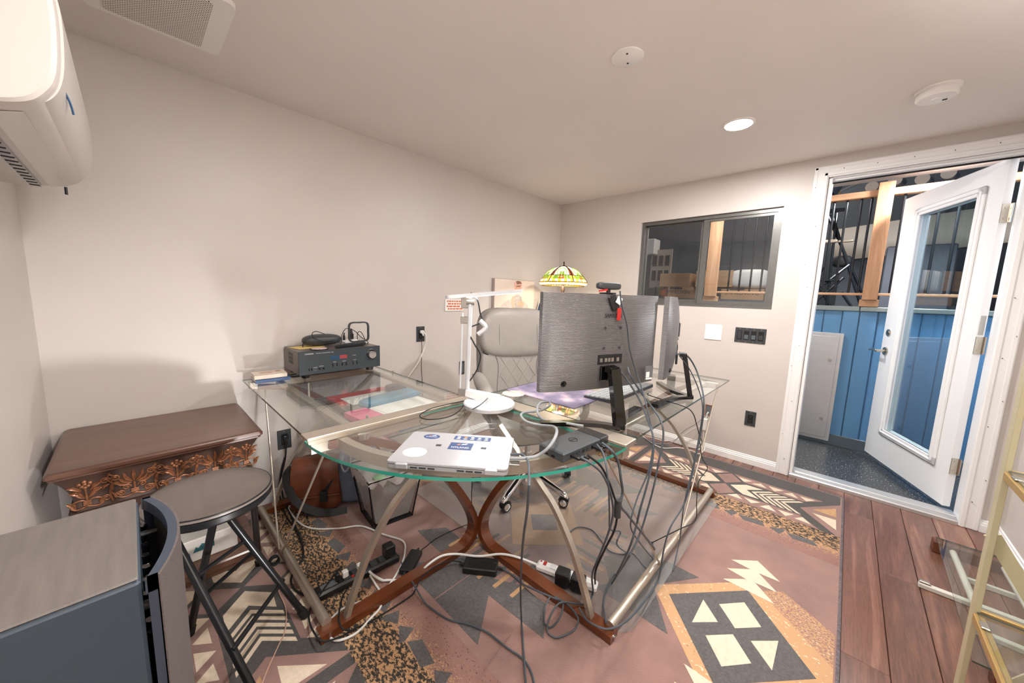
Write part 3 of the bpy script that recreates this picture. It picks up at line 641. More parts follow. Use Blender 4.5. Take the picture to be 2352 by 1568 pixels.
# middle medallion with striped arms
motif('tan_medallion', [(0, -0.25), (0.25, 0), (0, 0.25), (-0.25, 0)], 'rug_tan', 1.0)
motif('grey_square', [(0, -0.095), (0.095, 0), (0, 0.095), (-0.095, 0)], 'rug_edge', 1.8)
for i in range(5):
    o_ = 0.03+0.042*i
    motif('stripe', [(0.34-o_*0.55, o_), (0.52-o_*0.2, o_), (0.52-o_*0.2, o_+0.018), (0.34-o_*0.55, o_+0.018)], 'rug_char' if i % 2 else 'rug_tan', 1.4)
    motif('stripe', [(0.16+o_*0.9+0.02, o_+0.021), (0.34+o_*0.2, o_+0.021), (0.34+o_*0.2, o_+0.038), (0.16+o_*0.9+0.02, o_+0.038)], 'rug_black' if i % 2 else 'rug_tan', 1.4)
    motif('stripe', [(o_, 0.22+o_*0.3), (o_+0.018, 0.22+o_*0.3), (o_+0.018, 0.42-o_*0.2), (o_, 0.42-o_*0.2)], 'rug_tan' if i % 2 else 'rug_char', 1.4)

# ------------------------------------------------------------------ clear chair mat
def chairmat():
    thin_glass('mat_vinyl', 'F4F3F2', 1.45, 0.22, boost=1.6, haze=0.10)
    poly = []
    def corner(cx, cy, r, a0):
        for k in range(7): a = a0+k*PI/12; poly.append((cx+r*math.cos(a), cy+r*math.sin(a)))
    corner(-0.85, -1.80+0.0, 0.07, -PI/2); corner(-0.85, -0.55, 0.07, 0); corner(-2.0, -0.55, 0.07, PI/2); 
    poly.extend([(-2.07, -1.2), (-2.05, -1.72)]); corner(-1.98, -1.80, 0.07, PI)
    o = slab('chair_mat', poly, 0.0140, 0.0165, 'glass_edge_dark', None, 'mat_vinyl')
    o.data.materials[1] = MATS['mat_vinyl']
    tag(o, 'clear plastic chair mat lying on the rug under the office chair', 'mat')
chairmat()

# ------------------------------------------------------------------ office chair
mat('grey_leather', '9C9690', 0.42, var=0.05, vscale=12, bump=0.18, bscale=160)
mat('grey_leather_dark', '7E7A76', 0.45, bump=0.18, bscale=160)
CH = Vector((-1.52, -0.93, 0)); yb = Vector((0.46, 0.888, 0)).normalized(); xr = Vector((yb.y, -yb.x, 0))
CMX = frame(CH, xr, yb)
chair = thing('office_chair', 'grey leather executive office chair with quilted back and chrome five-star base', 'chair', CH)
SZ = 0.47
def seatfn(p):
    return (p.x, p.y, p.z+0.018*(abs(p.x)/0.25)**2 + (-0.03 if p.y < -0.2 else 0)*((-0.2-p.y)/0.1 if p.y < -0.2 else 0))
b = MB(CMX); b.sup((0, 0.0, SZ), (0.262, 0.265, 0.062), 0.35, 0.35, 32, 14, seatfn); b.done('seat', 'grey_leather', chair)
b = MB(CMX); b.sup((0, 0.0, SZ-0.07), (0.20, 0.20, 0.03), 0.3, 0.3, 24, 8); b.done('seat_pan', 'plastic_black', chair)
tilt = Matrix.Rotation(-0.16, 3, 'X')
BC = Vector((0, 0.285, 0))
def backfn(p): # curve the cushion around the sitter
    return (p.x, p.y-0.35*p.x*p.x*2.2, p.z)
def bp_(x, y, z): return Vector((x, 0.255+y+(z-0.5)*0.16, z))
def pad(name, m, zc, rx, ry, rz, e1, e2, yo=0.0, fn=None):
    b = MB(CMX); b.sup(bp_(0, yo, zc), (rx, ry, rz), e1, e2, 40, 22, fn or backfn, tilt); return b.done(name, m, chair)
pad('back_shell', 'grey_leather_dark', 0.80, 0.268, 0.055, 0.345, 0.42, 0.5, 0.045)
lb = pad('backrest', 'grey_leather', 0.675, 0.256, 0.058, 0.235, 0.38, 0.45, 0.0)
hr = pad('headrest', 'grey_leather', 0.975, 0.262, 0.078, 0.158, 0.5, 0.5, -0.012, lambda p: (p.x*(1-0.12*max(0, p.z)/0.16), p.y-0.35*p.x*p.x*2.2, p.z+0.02*(1-(p.x/0.26)**2)*(1 if p.z < 0 else 0.5)-0.035*(1-(p.x/0.26)**2)*(1 if p.z < -0.05 else 0)))
def front(x, z, yo=0.0):
    return bp_(x, -0.058-0.77*x*x+yo, z)
b = MB(CMX)  # seams of the headrest
for x in (-0.135, 0.135): b.tube([bp_(x*1.0, -0.090-0.77*x*x+0.03*(abs(t-0.5)*2)**4, 0.845+0.262*t) for t in [i/12 for i in range(13)]], 0.0022, 6)
b.done('seam', 'grey_leather_dark', hr)
b = MB(CMX)
b.tube([bp_(0.245*math.sin(a), -0.045-0.77*(0.245*math.sin(a))**2, 0.835-0.028*math.cos(a)+0.03*abs(math.sin(a))**3) for a in [-PI/2+PI*i/24 for i in range(25)]], 0.006, 8)
b.done('piping', 'dark_grey', hr)
b = MB(CMX)
for k in range(-4, 5):
    for sgn in (-1, 1):
        pts = []
        for t in [i/14 for i in range(15)]:
            z = 0.46+0.36*t; x = k*0.082+sgn*(t-0.5)*0.24
            if abs(x) < 0.132: pts.append(front(x, z, -0.001))
        if len(pts) > 2: b.tube(pts, 0.0036, 6)
b.done('quilting', 'grey_leather', lb)
b = MB(CMX)
for s_ in (-1, 1): b.tube(catmull([front(s_*0.140, 0.45), front(s_*0.150, 0.60), front(s_*0.138, 0.76), front(s_*0.155, 0.83)], 5), 0.0035, 6)
b.done('seam', 'grey_leather_dark', lb)
for s_ in (-1, 1):
    b = MB(CMX); pts = catmull([(s_*0.275, 0.215, 0.700), (s_*0.292, 0.12, 0.705), (s_*0.302, -0.02, 0.688), (s_*0.302, -0.13, 0.655), (s_*0.298, -0.19, 0.600)], 6)
    b.tube(pts, [0.030+0.012*math.sin(PI*min(1, i/len(pts)*1.15)) for i in range(len(pts))], 14); ar = b.done('armrest', 'grey_leather', chair)
    b = MB(CMX); b.tube(catmull([(s_*0.285, 0.20, 0.67), (s_*0.305, 0.02, 0.655), (s_*0.305, -0.15, 0.610), (s_*0.29, -0.18, 0.52), (s_*0.25, -0.08, 0.42)], 6), 1, sq=(0.012, 0.022)); b.done('arm_bracket', 'grey_leather_dark', ar)
    b = MB(CMX); b.cyl((s_*0.265, 0.215, 0.705), (s_*0.315, 0.215, 0.705), 0.014, n=12); b.done('arm_pivot', 'steel', ar)
b = MB(CMX); b.cyl((0, 0, 0.10), (0, 0, 0.25), 0.028, n=20); b.cyl((0, 0, 0.25), (0, 0, 0.40), 0.020, n=20); b.cyl((0, 0, 0.065), (0, 0, 0.125), 0.042, 0.036, 20); b.done('gas_lift', 'chrome', chair)
for k in range(5):
    a = math.radians(197+72*k); dx, dy = math.cos(a), math.sin(a)
    b = MB(); pts = catmull([CH+Vector((dx*0.02, dy*0.02, 0.118)), CH+Vector((dx*0.12, dy*0.12, 0.112)), CH+Vector((dx*0.23, dy*0.23, 0.095)), CH+Vector((dx*0.295, dy*0.295, 0.082)), CH+Vector((dx*0.313, dy*0.313, 0.062))], 5)
    b.tube(pts, [0.024-0.007*i/len(pts) for i in range(len(pts))], 12); lg = b.done('base_leg', 'chrome', chair)
    c = CH+Vector((dx*0.313, dy*0.313, 0)); ca = a+1.1+k*0.9; wv = Vector((math.cos(ca), math.sin(ca), 0)); tv = Vector((-wv.y, wv.x, 0))
    b = MB(); cc = c+tv*0.012+Vector((0, 0, 0.0445)); b.cyl(cc-wv*0.022, cc-wv*0.004, 0.0275, n=20); b.cyl(cc+wv*0.004, cc+wv*0.022, 0.0275, n=20)
    b.cyl(c+Vector((0, 0, 0.05)), c+Vector((0, 0, 0.072)), 0.012, n=12)
    hood = [cc+tv*(-math.cos(t)*0.031)*1+Vector((0, 0, math.sin(t)*0.031)) for t in [0.15*PI+0.75*PI*i/8 for i in range(9)]]
    b.tube(hood, 1, sq=(0.016, 0.003), upv=(0, 0, 1)); w = b.done('caster', 'plastic_black', lg)
    b = MB(); b.cyl(cc+wv*0.0215, cc+wv*0.0235, 0.021, 0.018, 20); b.cyl(cc-wv*0.0235, cc-wv*0.0215, 0.018, 0.021, 20); b.done('hub_cap', 'chrome', lg)

# ------------------------------------------------------------------ monitors
def monitor_back_mat():
    m = bpy.data.materials.new('monitor_back'); m.use_nodes = True; nt = m.node_tree; n = nt.nodes; L = nt.links; b = n['Principled BSDF']
    b.inputs['Base Color'].default_value = lin('6E6C6C'); b.inputs['Roughness'].default_value = 0.34; b.inputs['Metallic'].default_value = 0.35
    tc = n.new('ShaderNodeTexCoord'); w = n.new('ShaderNodeTexWave'); w.wave_type = 'BANDS'; w.bands_direction = 'Z'; w.inputs['Scale'].default_value = 75; w.inputs['Distortion'].default_value = 0.0
    L.new(tc.outputs['Object'], w.inputs['Vector']); bp = n.new('ShaderNodeBump'); bp.inputs['Strength'].default_value = 0.5; bp.inputs['Distance'].default_value = 0.0025
    L.new(w.outputs[0], bp.inputs['Height']); L.new(bp.outputs[0], b.inputs['Normal']); MATS['monitor_back'] = m
monitor_back_mat()
mat('screen_black', '050506', 0.15)
def monitor(label, c, ang, w, zb, zt, logo, label_sticker):
    """curved monitor; ang = direction of its width, back towards local -y"""
    c = Vector(c); x = Vector((math.cos(ang), math.sin(ang), 0)); y = Vector((-x.y, x.x, 0)); M = frame(c, x, y)
    t = thing('curved_monitor', label, 'monitor', (c.x, c.y, GZ))
    sag = lambda u: 0.020*(2*u-1)**2
    hh = zt-zb
    def bk(u, v): # domed back
        e = min(u, 1-u)*w; ez = min(v, 1-v)*hh
        d = 0.016+0.028*min(1, e/0.16)**0.55*min(1, (min(v, 1-v)*hh+0.02)/0.12)**0.5
        return Vector(((u-0.5)*w, sag(u)-d, zb-c.z+v*hh))
    def ft(u, v): return Vector(((u-0.5)*w, sag(u)+0.004, zb-c.z+v*hh))
    b = MB(M); b.grid(bk, 32, 20, ft); body = b.done('panel', 'monitor_back', t, auto=0.5)
    b = MB(M); b.grid(lambda u, v: ft(0.01+0.98*u, 0.02+0.96*v)+Vector((0, 0.001, 0)), 16, 2, lambda u, v: ft(0.01+0.98*u, 0.02+0.96*v)+Vector((0, 0.0004, 0))); b.done('screen', 'screen_black', t)
    yb_ = -0.0445
    Z = lambda z: z-c.z
    zc = (zb+zt)/2
    b = MB(M)
    for dx in (-0.0375, 0.0375):
        for dz in (0.0, 0.075): b.cyl((dx, yb_+0.004, Z(zc+dz-0.02)), (dx, yb_-0.0015, Z(zc+dz-0.02)), 0.005, n=12)
    b.done('mount_screw', 'dark_grey', t)
    b = MB(M); b.bx(-0.062, 0.052, yb_-0.0015, yb_+0.012, Z(zb+0.098), Z(zb+0.132)); pr = b.done('port_recess', 'plastic_black', t)
    b = MB(M)
    for k, dx in enumerate((-0.05, -0.028, -0.012, 0.004, 0.03)): b.bx(dx-0.006, dx+0.006, yb_-0.004, yb_, Z(zb+0.106), Z(zb+0.120))
    b.done('port', 'steel', pr)
    bx_ = -w*0.345
    b = MB(M); b.cyl((bx_, bk(bx_/w+0.5, 0.1).y+0.004, Z(zb+0.030)), (bx_, bk(bx_/w+0.5, 0.1).y-0.002, Z(zb+0.030)), 0.0105, n=20); b.cyl((bx_, bk(bx_/w+0.5, 0.1).y-0.001, Z(zb+0.030)), (bx_, bk(bx_/w+0.5, 0.1).y-0.007, Z(zb+0.030)), 0.0065, 0.005, 16); b.done('joystick_button', 'black_gloss', t)
    # stand: slanting neck and V-shaped foot
    b = MB(M); b.bx(-0.048, 0.020, yb_-0.006, yb_+0.004, Z(zb+0.035), Z(zb+0.092), bev=0.003)
    neck = [Vector((-0.016, yb_-0.012, Z(zb+0.082))), Vector((-0.014, yb_-0.040, Z(zb+0.080))), Vector((-0.008, yb_-0.075, Z(GZ+0.016)))]
    b.tube([neck[0], neck[1]], 1, sq=(0.024, 0.010), upv=(0, 0, 1)); b.tube([neck[1]+Vector((0, 0.006, 0.004)), neck[2]], 1, sq=(0.022, 0.011), upv=(0, -1, 0)); b.done('stand_neck', 'black_gloss', t)
    b = MB(M); ap = Vector((-0.008, yb_-0.082, Z(GZ+0.0095)))
    for s_ in (-1, 1): b.tube(catmull([ap, ap+Vector((s_*0.045, 0.055, 0.000)), ap+Vector((s_*0.115, 0.10, -0.001)), ap+Vector((s_*0.245, 0.155, -0.002))], 5), 1, sq=(0.015, 0.0075), upv=(0, 0, 1))
    b.done('stand_foot', 'black_gloss', t)
    if logo: text('brand_mark', logo, 0.020, M @ Matrix.Translation((-0.002, yb_-0.0008, Z(zt-0.078))) @ Matrix.Rotation(PI/2, 4, 'X'), 'ink_black', t, sx=0.9)
    if label_sticker:
        b = MB(M); b.cur = 0; b.bx(0.185, 0.225, -0.0445, -0.040, Z(zb+0.02), Z(zb+0.075)); b.cur = 1; b.bx(0.188, 0.206, -0.0452, -0.0440, Z(zb+0.03), Z(zb+0.052)); b.bx(0.188, 0.222, -0.0452, -0.0440, Z(zb+0.021), Z(zb+0.028)); b.done('rating_label', ['plastic_grey', 'ink_white'], t)
    return t, M
A1 = math.atan2(-1.765+1.578, -1.690+2.205)
m1, M1 = monitor('curved black monitor in front, back turned to the camera with a webcam on top', (-1.955, -1.655, 1.07), A1, 0.555, 0.892, 1.246, 'SAMSUNG', True)
A2 = math.radians(19)
m2, M2 = monitor('curved black monitor seen edge-on behind the one with the webcam', (-1.385, -1.690, 1.07), A2, 0.555, 0.892, 1.246, None, False)
# webcam clipped on the front monitor
wc = thing('webcam', 'small black webcam with a red ribbon clipped on top of the front monitor', 'webcam', M1 @ Vector((-0.02, 0, 0.18)))
MW = M1 @ Matrix.Translation((-0.005, -0.012, 1.246-1.07))
b = MB(MW); b.sup((0, 0.0, 0.030), (0.054, 0.013, 0.0135), 0.5, 0.35, 24, 12); b.done('camera_body', 'dark_grey', wc)
b = MB(MW); b.cyl((0, 0, 0.004), (0, 0, 0.020), 0.008, n=12); b.box((0, 0.004, 0.003), (0.045, 0.045, 0.006), bev=0.002); b.box((0.0, -0.032, -0.030), (0.034, 0.008, 0.06), R=Matrix.Rotation(-0.5, 3, 'Y'), bev=0.003); b.done('clip', 'plastic_black', wc)
MB(MW).box((-0.035, -0.012, 0.013), (0.04, 0.004, 0.006), R=Matrix.Rotation(-0.15, 3, 'Y')).done('red_strip', 'red_plastic', wc); MB(MW).box((0.022, -0.040, -0.072), (0.018, 0.002, 0.045)).done('ribbon', 'red_plastic', wc)
b = MB(MW); b.box((0.016, -0.042, -0.022), (0.022, 0.003, 0.026), R=Matrix.Rotation(0.5, 3, 'Y')); b.done('cable_tag', 'plastic_white', wc)

# ------------------------------------------------------------------ laptop
mat('laptop_silver', 'C9CBD0', 0.33, 0.55)
mat('sticker_navy', '3B4F7D', 0.4); mat('sticker_orange', 'E08A4A', 0.4); mat('sticker_light', 'BFD6E8', 0.4)
lc = Vector((-2.5525, -1.5175, 0)); lx = Vector((0.205, -0.26, 0)).normalized(); ly = Vector((-lx.y, lx.x, 0))
LMX = frame(lc+Vector((0, 0, GZ-0.005)), lx, ly)
lap = thing('laptop', 'closed silver laptop with blue stickers lying on the glass desk corner', 'laptop', lc+Vector((0, 0, GZ-0.005)))
LW, LD = 0.331, 0.218
def rrect(x0, x1, y0, y1, r, n=5):
    P = []
    for cx, cy, a in ((x1-r, y0+r, -PI/2), (x1-r, y1-r, 0), (x0+r, y1-r, PI/2), (x0+r, y0+r, PI)):
        for k in range(n+1): P.append((cx+r*math.cos(a+k*PI/2/n), cy+r*math.sin(a+k*PI/2/n)))
    return P
b = MB(LMX); b.prism(rrect(-LW/2, LW/2, -LD/2, LD/2, 0.012), 0.003, 0.0125); b.prism(rrect(-LW/2+0.004, LW/2-0.004, -LD/2+0.004, LD/2-0.004, 0.012), 0.000, 0.004); base = b.done('base', 'laptop_silver', lap)
b = MB(LMX); b.prism(rrect(-LW/2, LW/2, -LD/2, LD/2, 0.012), 0.0145, 0.0195); b.prism(rrect(-LW/2+0.002, LW/2-0.002, -LD/2+0.002, LD/2-0.002, 0.012), 0.0194, 0.0205); lid = b.done('lid', 'laptop_silver', lap)
b = MB(LMX); b.prism(rrect(-LW/2+0.006, LW/2-0.006, -LD/2+0.003, LD/2-0.004, 0.01), 0.0124, 0.0146); b.done('gap_gasket', 'dark_grey', lap)
b = MB(LMX)
for s_ in (-1, 1): b.box((s_*0.122, -LD/2-0.0005, 0.0105), (0.034, 0.010, 0.0170), bev=0.003)
b.done('lid_hinge', 'laptop_silver', lap)
b = MB(LMX)
for dx in (-0.088, -0.064, -0.040, 0.040, 0.064, 0.088): b.box((dx, -LD/2-0.0004, 0.0075), (0.019, 0.002, 0.0042))
b.done('vent', 'dark_grey', base)
def flat(name, poly, z, m, parent, M=LMX, t=0.0006):
    return MB(M).prism(poly, z, z+t).done(name, m, parent)
def ell(cx, cy, rx, ry, n=28): return [(cx+rx*math.cos(2*PI*i/n), cy+ry*math.sin(2*PI*i/n)) for i in range(n)]
# stickers are read from the hinge side, so local -y is their bottom
ZT = 0.0205
def LT(x, y, z=ZT+0.0008): return LMX @ Matrix.Translation((x, y, z))
s1 = flat('square_sticker', [(-0.035+0.012, -0.022+0.012), (0.035+0.012, -0.022+0.012), (0.035+0.012, 0.026+0.012), (-0.035+0.012, 0.026+0.012)], ZT, 'sticker_navy', lid)
text('sticker_word', 'HYLAND', 0.0135, LT(0.012, 0.004), 'ink_white', s1, ext=0.0001)
s2 = flat('oval_sticker', ell(-0.095, 0.072, 0.026, 0.018), ZT, 'sticker_navy', lid)
text('sticker_word', 'HYLAND', 0.009, LT(-0.095, 0.069), 'ink_white', s2, ext=0.0001)
for (sx_, sy_, k, par) in ((0.012, 0.026, 1.0, s1), (-0.095, 0.079, 0.7, s2)):
    flat('logo_stroke', [(sx_-0.014*k, sy_-0.005*k), (sx_-0.006*k, sy_-0.005*k), (sx_-0.002*k, sy_+0.003*k), (sx_-0.009*k, sy_+0.002*k)], ZT+0.0006, 'sticker_orange', par, t=0.0003)
    flat('logo_stroke', [(sx_-0.001*k, sy_-0.003*k), (sx_+0.006*k, sy_-0.003*k), (sx_+0.010*k, sy_+0.006*k), (sx_+0.003*k, sy_+0.005*k)], ZT+0.0006, 'sticker_light', par, t=0.0003)
    flat('logo_stroke', [(sx_+0.008*k, sy_-0.001*k), (sx_+0.014*k, sy_-0.001*k), (sx_+0.018*k, sy_+0.008*k), (sx_+0.012*k, sy_+0.007*k)], ZT+0.0006, 'ink_white', par, t=0.0003)
s3 = flat('banner_sticker', rrect(-0.022, 0.094, 0.062, 0.090, 0.003), ZT, 'sticker_navy', lid)
for k, m_ in enumerate(('ink_white', 'sticker_orange', 'ink_white', 'sticker_light', 'sticker_light')):
    flat('icon', ell(-0.008+0.022*k, 0.080, 0.0055, 0.0055, 12), ZT+0.0006, m_, s3, t=0.0003); flat('icon_caption', [(-0.014+0.022*k, 0.066), (-0.002+0.022*k, 0.066), (-0.002+0.022*k, 0.0695), (-0.014+0.022*k, 0.0695)], ZT+0.0006, 'ink_white', s3, t=0.0003)
flat('round_sticker', ell(-0.108, -0.045, 0.034, 0.030), ZT, 'ink_white', lid)
for x in (-0.055, 0.082): flat('small_sticker', [(x-0.008, 0.005), (x+0.008, 0.005), (x+0.008, 0.017), (x-0.008, 0.017)], ZT, 'dark_grey', lid)
for yy in (-0.03, -0.052): MB(LMX).box((LW/2+0.014, yy, 0.008), (0.030, 0.011, 0.006), bev=0.002).done('plug', 'steel', lap)

# ------------------------------------------------------------------ docking station
mat('dock_grey', '3F4347', 0.5)
dc = Vector((-2.246, -1.7335, GZ-0.006)); DKM = frame(dc, Vector((0.235, -0.018, 0)), Vector((0.018, 0.235, 0)))
dk = thing('docking_station', 'dark grey docking station with cables on the glass desk corner', 'docking station', dc)
b = MB(DKM); b.box((-0.022, 0, 0.0155), (0.185, 0.098, 0.029), bev=0.004); b.done('housing', 'dock_grey', dk)
b = MB(DKM); b.box((0.093, 0, 0.0155), (0.048, 0.098, 0.0285), bev=0.003); b.done('end_cap', 'plastic_black', dk)
b = MB(DKM); b.tube([(-0.01+0.014*math.cos(a), 0.0+0.014*math.sin(a), 0.0303) for a in [2*PI*i/24 for i in range(24)]], 0.0012, 6, closed=True); b.done('logo_ring', 'black_gloss', dk)
text('logo_word', 'DELL', 0.008, DKM @ Matrix.Translation((-0.01, 0, 0.0302)), 'black_gloss', dk, ext=0.0003)
b = MB(DKM)
for x, w_ in ((-0.075, 0.018), (-0.05, 0.018), (-0.02, 0.012), (0.0, 0.012), (0.03, 0.02), (0.055, 0.014)): b.box((x, -0.0492, 0.014), (w_, 0.002, 0.010))
b.box((-0.1148, -0.01, 0.010), (0.002, 0.012, 0.006)); b.box((-0.1148, 0.015, 0.010), (0.002, 0.010, 0.004)); b.done('port', 'black_gloss', dk)
for x in (-0.072, -0.052, 0.032, 0.058):
    b = MB(DKM); b.box((x, -0.064, 0.014), (0.017, 0.030, 0.010), bev=0.002); b.cyl((x, -0.078, 0.014), (x, -0.092, 0.014), 0.0045, 0.003, 10); b.done('plug', 'plastic_black', dk)

# ------------------------------------------------------------------ desk lamp
mat('lamp_alu', 'D9DBDF', 0.3, 0.35); mat('led', 'FFFFFF', 0.4, emit='FFFFFF', estr=5)
lampb = Vector((-2.178, -1.262, GZ+0.002))
dl = thing('desk_lamp', 'silver swing-arm desk lamp with a round base and a flat bar head', 'lamp', lampb)
b = MB(); b.lathe([(0.0, 0), (0.098, 0), (0.106, 0.004), (0.108, 0.018), (0.104, 0.022), (0.0, 0.023)], lampb, 48); b.done('base', 'lamp_alu', dl)
# wedge joint on the base and the two rods rising from it
J = Vector((-2.205, -1.150, 0.805)); J2 = lampb+Vector((0.02, -0.03, 0.030))
b = MB(); b.tube([J+Vector((0, 0, 0.0)), J2], [1.0, 1.5], sq=(0.016, 0.013)); b.done('base_joint', 'plastic_white', dl)
TOP = Vector((-2.196, -1.150, 1.200))
b = MB(); b.cyl(J, TOP, 0.0095, n=16); b.done('main_rod', 'lamp_alu', dl)
OFF = Vector((-0.022, 0.024, 0))
b = MB(); b.cyl(J+OFF+Vector((0, 0, -0.01)), TOP+OFF+Vector((0, 0, -0.05)), 0.0045, n=10); b.done('parallel_rod', 'lamp_alu', dl)
b = MB()
for z_, h_ in ((0.805, 0.035), (1.120, 0.03), (1.195, 0.05)): b.box(J.lerp(TOP, (z_-0.805)/0.395)+OFF*0.5, (0.012, 0.045, h_), rz=0.83+PI/2*0, bev=0.003)
b.cyl(TOP+Vector((0.012, -0.013, -0.005)), TOP+Vector((-0.010, 0.012, -0.005)), 0.012, n=14); b.done('joint', 'steel', dl)
H0 = Vector((-2.300, -1.118, 1.214)); H1 = Vector((-1.955, -1.222, 1.252))
b = MB(); hx = (H1-H0).normalized(); hy = Vector((-hx.y, hx.x, 0)).normalized(); HM = frame((H0+H1)/2, hx, hy); ln = (H1-H0).length
b = MB(HM); b.prism(rrect(-ln/2, ln/2, -0.020, 0.020, 0.019), -0.006, 0.008); b.done('head', 'lamp_alu', dl)
b = MB(HM); b.bx(-ln/2+0.09, ln/2-0.02, -0.012, 0.012, -0.0075, -0.0055); b.done('led_strip', 'led', dl)
o = light('desk_lamp_light', 'AREA', HM @ Vector((0.04, 0, -0.009)), 1.3, (1, 0.99, 0.97), 0.06); o.data.shape = 'RECTANGLE'; o.data.size = 0.24; o.data.size_y = 0.02; o.matrix_world = HM @ Matrix.Translation((0.04, 0, -0.009))
b = MB(); b.tube(catmull([TOP+Vector((0.03, -0.03, -0.08)), TOP+Vector((0.045, -0.05, -0.11)), TOP+Vector((0.02, -0.03, -0.14))], 5), 0.010, 10); b.done('tension_knob', 'lamp_alu', dl)

# ------------------------------------------------------------------ stained glass floor lamp in the corner
def tiffany():
    c = Vector((-0.50, -0.42, 0))
    t = thing('stained_glass_lamp', 'lit stained glass floor lamp with amber and green dome shade in the corner', 'lamp', c)
    cols = {'gl_white': ('FFF3DC', 1.0), 'gl_amber': ('D88A14', 0.75), 'gl_yellow': ('F0BE40', 0.8), 'gl_green': ('7FA02E', 0.45), 'gl_red': ('B4502A', 0.5), 'gl_brown': ('8A4A22', 0.4)}
    for k, (h, s_) in cols.items(): mat(k, h, 0.25, emit=h, estr=s_)
    mat('lead_came', '3A2F26', 0.5, 0.5)
    R0 = 0.215
    prof = [(0.012, 1.505), (0.05, 1.497), (0.095, 1.480), (0.138, 1.452), (0.172, 1.418), (0.198, 1.385), (0.212, 1.362), (0.214, 1.352), (0.204, 1.338), (0.192, 1.330)]
    mats = list(cols); NS = 48
    rnd = random.Random(5)
    for sgm in range(6):
        b = MB()
        for r in range(len(prof)-1):
            n = NS//6; sub = 1
            for k in range(n):
                a0 = 2*PI*(sgm/6+k/NS); a1 = 2*PI*(sgm/6+(k+1)/NS); g = 0.006
                p = lambda rr, zz, a: c+Vector((rr*math.cos(a), rr*math.sin(a), zz))
                (ra, za), (rb, zb) = prof[r], prof[r+1]
                mid = abs(k-(n-1)/2)/(n/2)
                if r <= 2: m_ = 0 if mid < 0.8 else 5
                elif r == 3: m_ = 3 if mid < 0.3 else (0 if mid < 0.8 else 5)
                elif r == 4: m_ = (4 if mid < 0.2 else (3 if mid < 0.65 else 2))
                elif r == 5: m_ = (2 if k % 2 else 0)
                elif r == 6: m_ = 1
                elif r == 7: m_ = 0
                else: m_ = 1
                b.cur = m_; b.add([p(ra, za, a0+g), p(ra, za, a1-g), p(rb, zb, a1-g), p(rb, zb, a0+g)], [(0, 1, 2, 3)])
        b.done('glass_panel', mats, t)
    b = MB()
    for sgm in range(6): b.tube([c+Vector(((r+0.002)*math.cos(sgm*PI/3), (r+0.002)*math.sin(sgm*PI/3), z)) for r, z in prof[:7]], 0.004, 6)
    for r, z in (prof[6], prof[9], prof[4]): b.tube([c+Vector(((r+0.001)*math.cos(2*PI*i/36), (r+0.001)*math.sin(2*PI*i/36), z)) for i in range(36)], 0.0028, 6, closed=True)
    # green scrolls on each face
    b.done('rib', 'lead_came', t)
    b = MB()
    for sgm in range(6):
        a = PI/6+sgm*PI/3
        for s_ in (-1, 1):
            pts = []
            for i in range(9):
                q = i/8; rr = 0.085+0.105*q; ang = a+s_*(0.02+0.30*math.sin(q*PI)*0.9); zz = 1.486-0.10*q*q-0.005
                rr2 = rr; z2 = None
                for (ra, za), (rb, zb) in zip(prof, prof[1:]):
                    if ra <= rr <= rb: z2 = za+(zb-za)*(rr-ra)/(rb-ra)
                pts.append(c+Vector(((rr+0.003)*math.cos(ang), (rr+0.003)*math.sin(ang), z2+0.002)))
            b.tube(pts, 0.0036, 6)
    b.done('green_scroll', 'gl_green', t)
    b = MB(); b.lathe([(0, 1.548), (0.004, 1.545), (0.007, 1.53), (0.004, 1.518), (0.012, 1.510), (0.035, 1.503), (0.036, 1.499), (0.0, 1.498)], c, 16); b.done('finial', 'lead_came', t)
    b = MB(); b.lathe([(0.011, 0.03), (0.011, 1.20), (0.017, 1.22), (0.012, 1.26), (0.020, 1.30), (0.010, 1.34), (0.006, 1.49)], c, 16); b.done('pole', 'lead_came', t)
    b = MB(); b.lathe([(0.15, 0.0), (0.15, 0.012), (0.11, 0.022), (0.04, 0.035), (0.015, 0.05), (0.0, 0.05)], c, 32); b.done('base', 'lead_came', t)
    b = MB(); b.sup(c+Vector((0.05, 0, 1.40)), (0.028, 0.028, 0.036), 1, 1, 14, 10); b.done('bulb', 'gl_white', t)
    light('stained_glass_lamp_light', 'POINT', c+Vector((-0.06, -0.03, 1.37)), 4.0, (1, 0.9, 0.75), 0.03)
tiffany()

# ------------------------------------------------------------------ receiver and the things on it
mat('receiver_black', '3E4449', 0.4, 0.3, bump=0.05, bscale=200, stretch=(0.1, 1, 3)); mat('receiver_side', '7A726C', 0.4, 0.3)
mat('silk_white', 'D8D8D8', 0.5); mat('display_red', '5A2A2A', 0.2, emit='C84A4A', estr=0.25); mat('display_blue', '2E4A60', 0.15)
rx0, rx1, ry0, ry1, rz0, rz1 = -2.612, -2.172, -0.285, -0.020, 0.780, 0.905
rc = thing('stereo_receiver', 'black stereo receiver with a silver volume knob on the left glass top', 'receiver', (-2.39, -0.15, GZ))
MB().bx(rx0+0.004, rx1-0.004, ry0+0.010, ry1, rz0, rz1-0.001, bev=0.002).done('case', 'receiver_side', rc)
fp = MB().bx(rx0, rx1, ry0, ry0+0.012, rz0, rz1, bev=0.0015).done('front_panel', 'receiver_black', rc)
FM = frame((rx0, ry0, rz0), (1, 0, 0), (0, 0, 1))     # x right, y up, z out of the panel
b = MB(FM); b.cyl((0.385, 0.078, 0), (0.385, 0.078, 0.022), 0.023, 0.0215, 32); kn = b.done('volume_knob', 'chrome', rc)
b = MB(FM); b.cyl((0.385, 0.078, 0.0), (0.385, 0.078, 0.003), 0.027, n=32); b.done('knob_ring', 'black_gloss', rc)
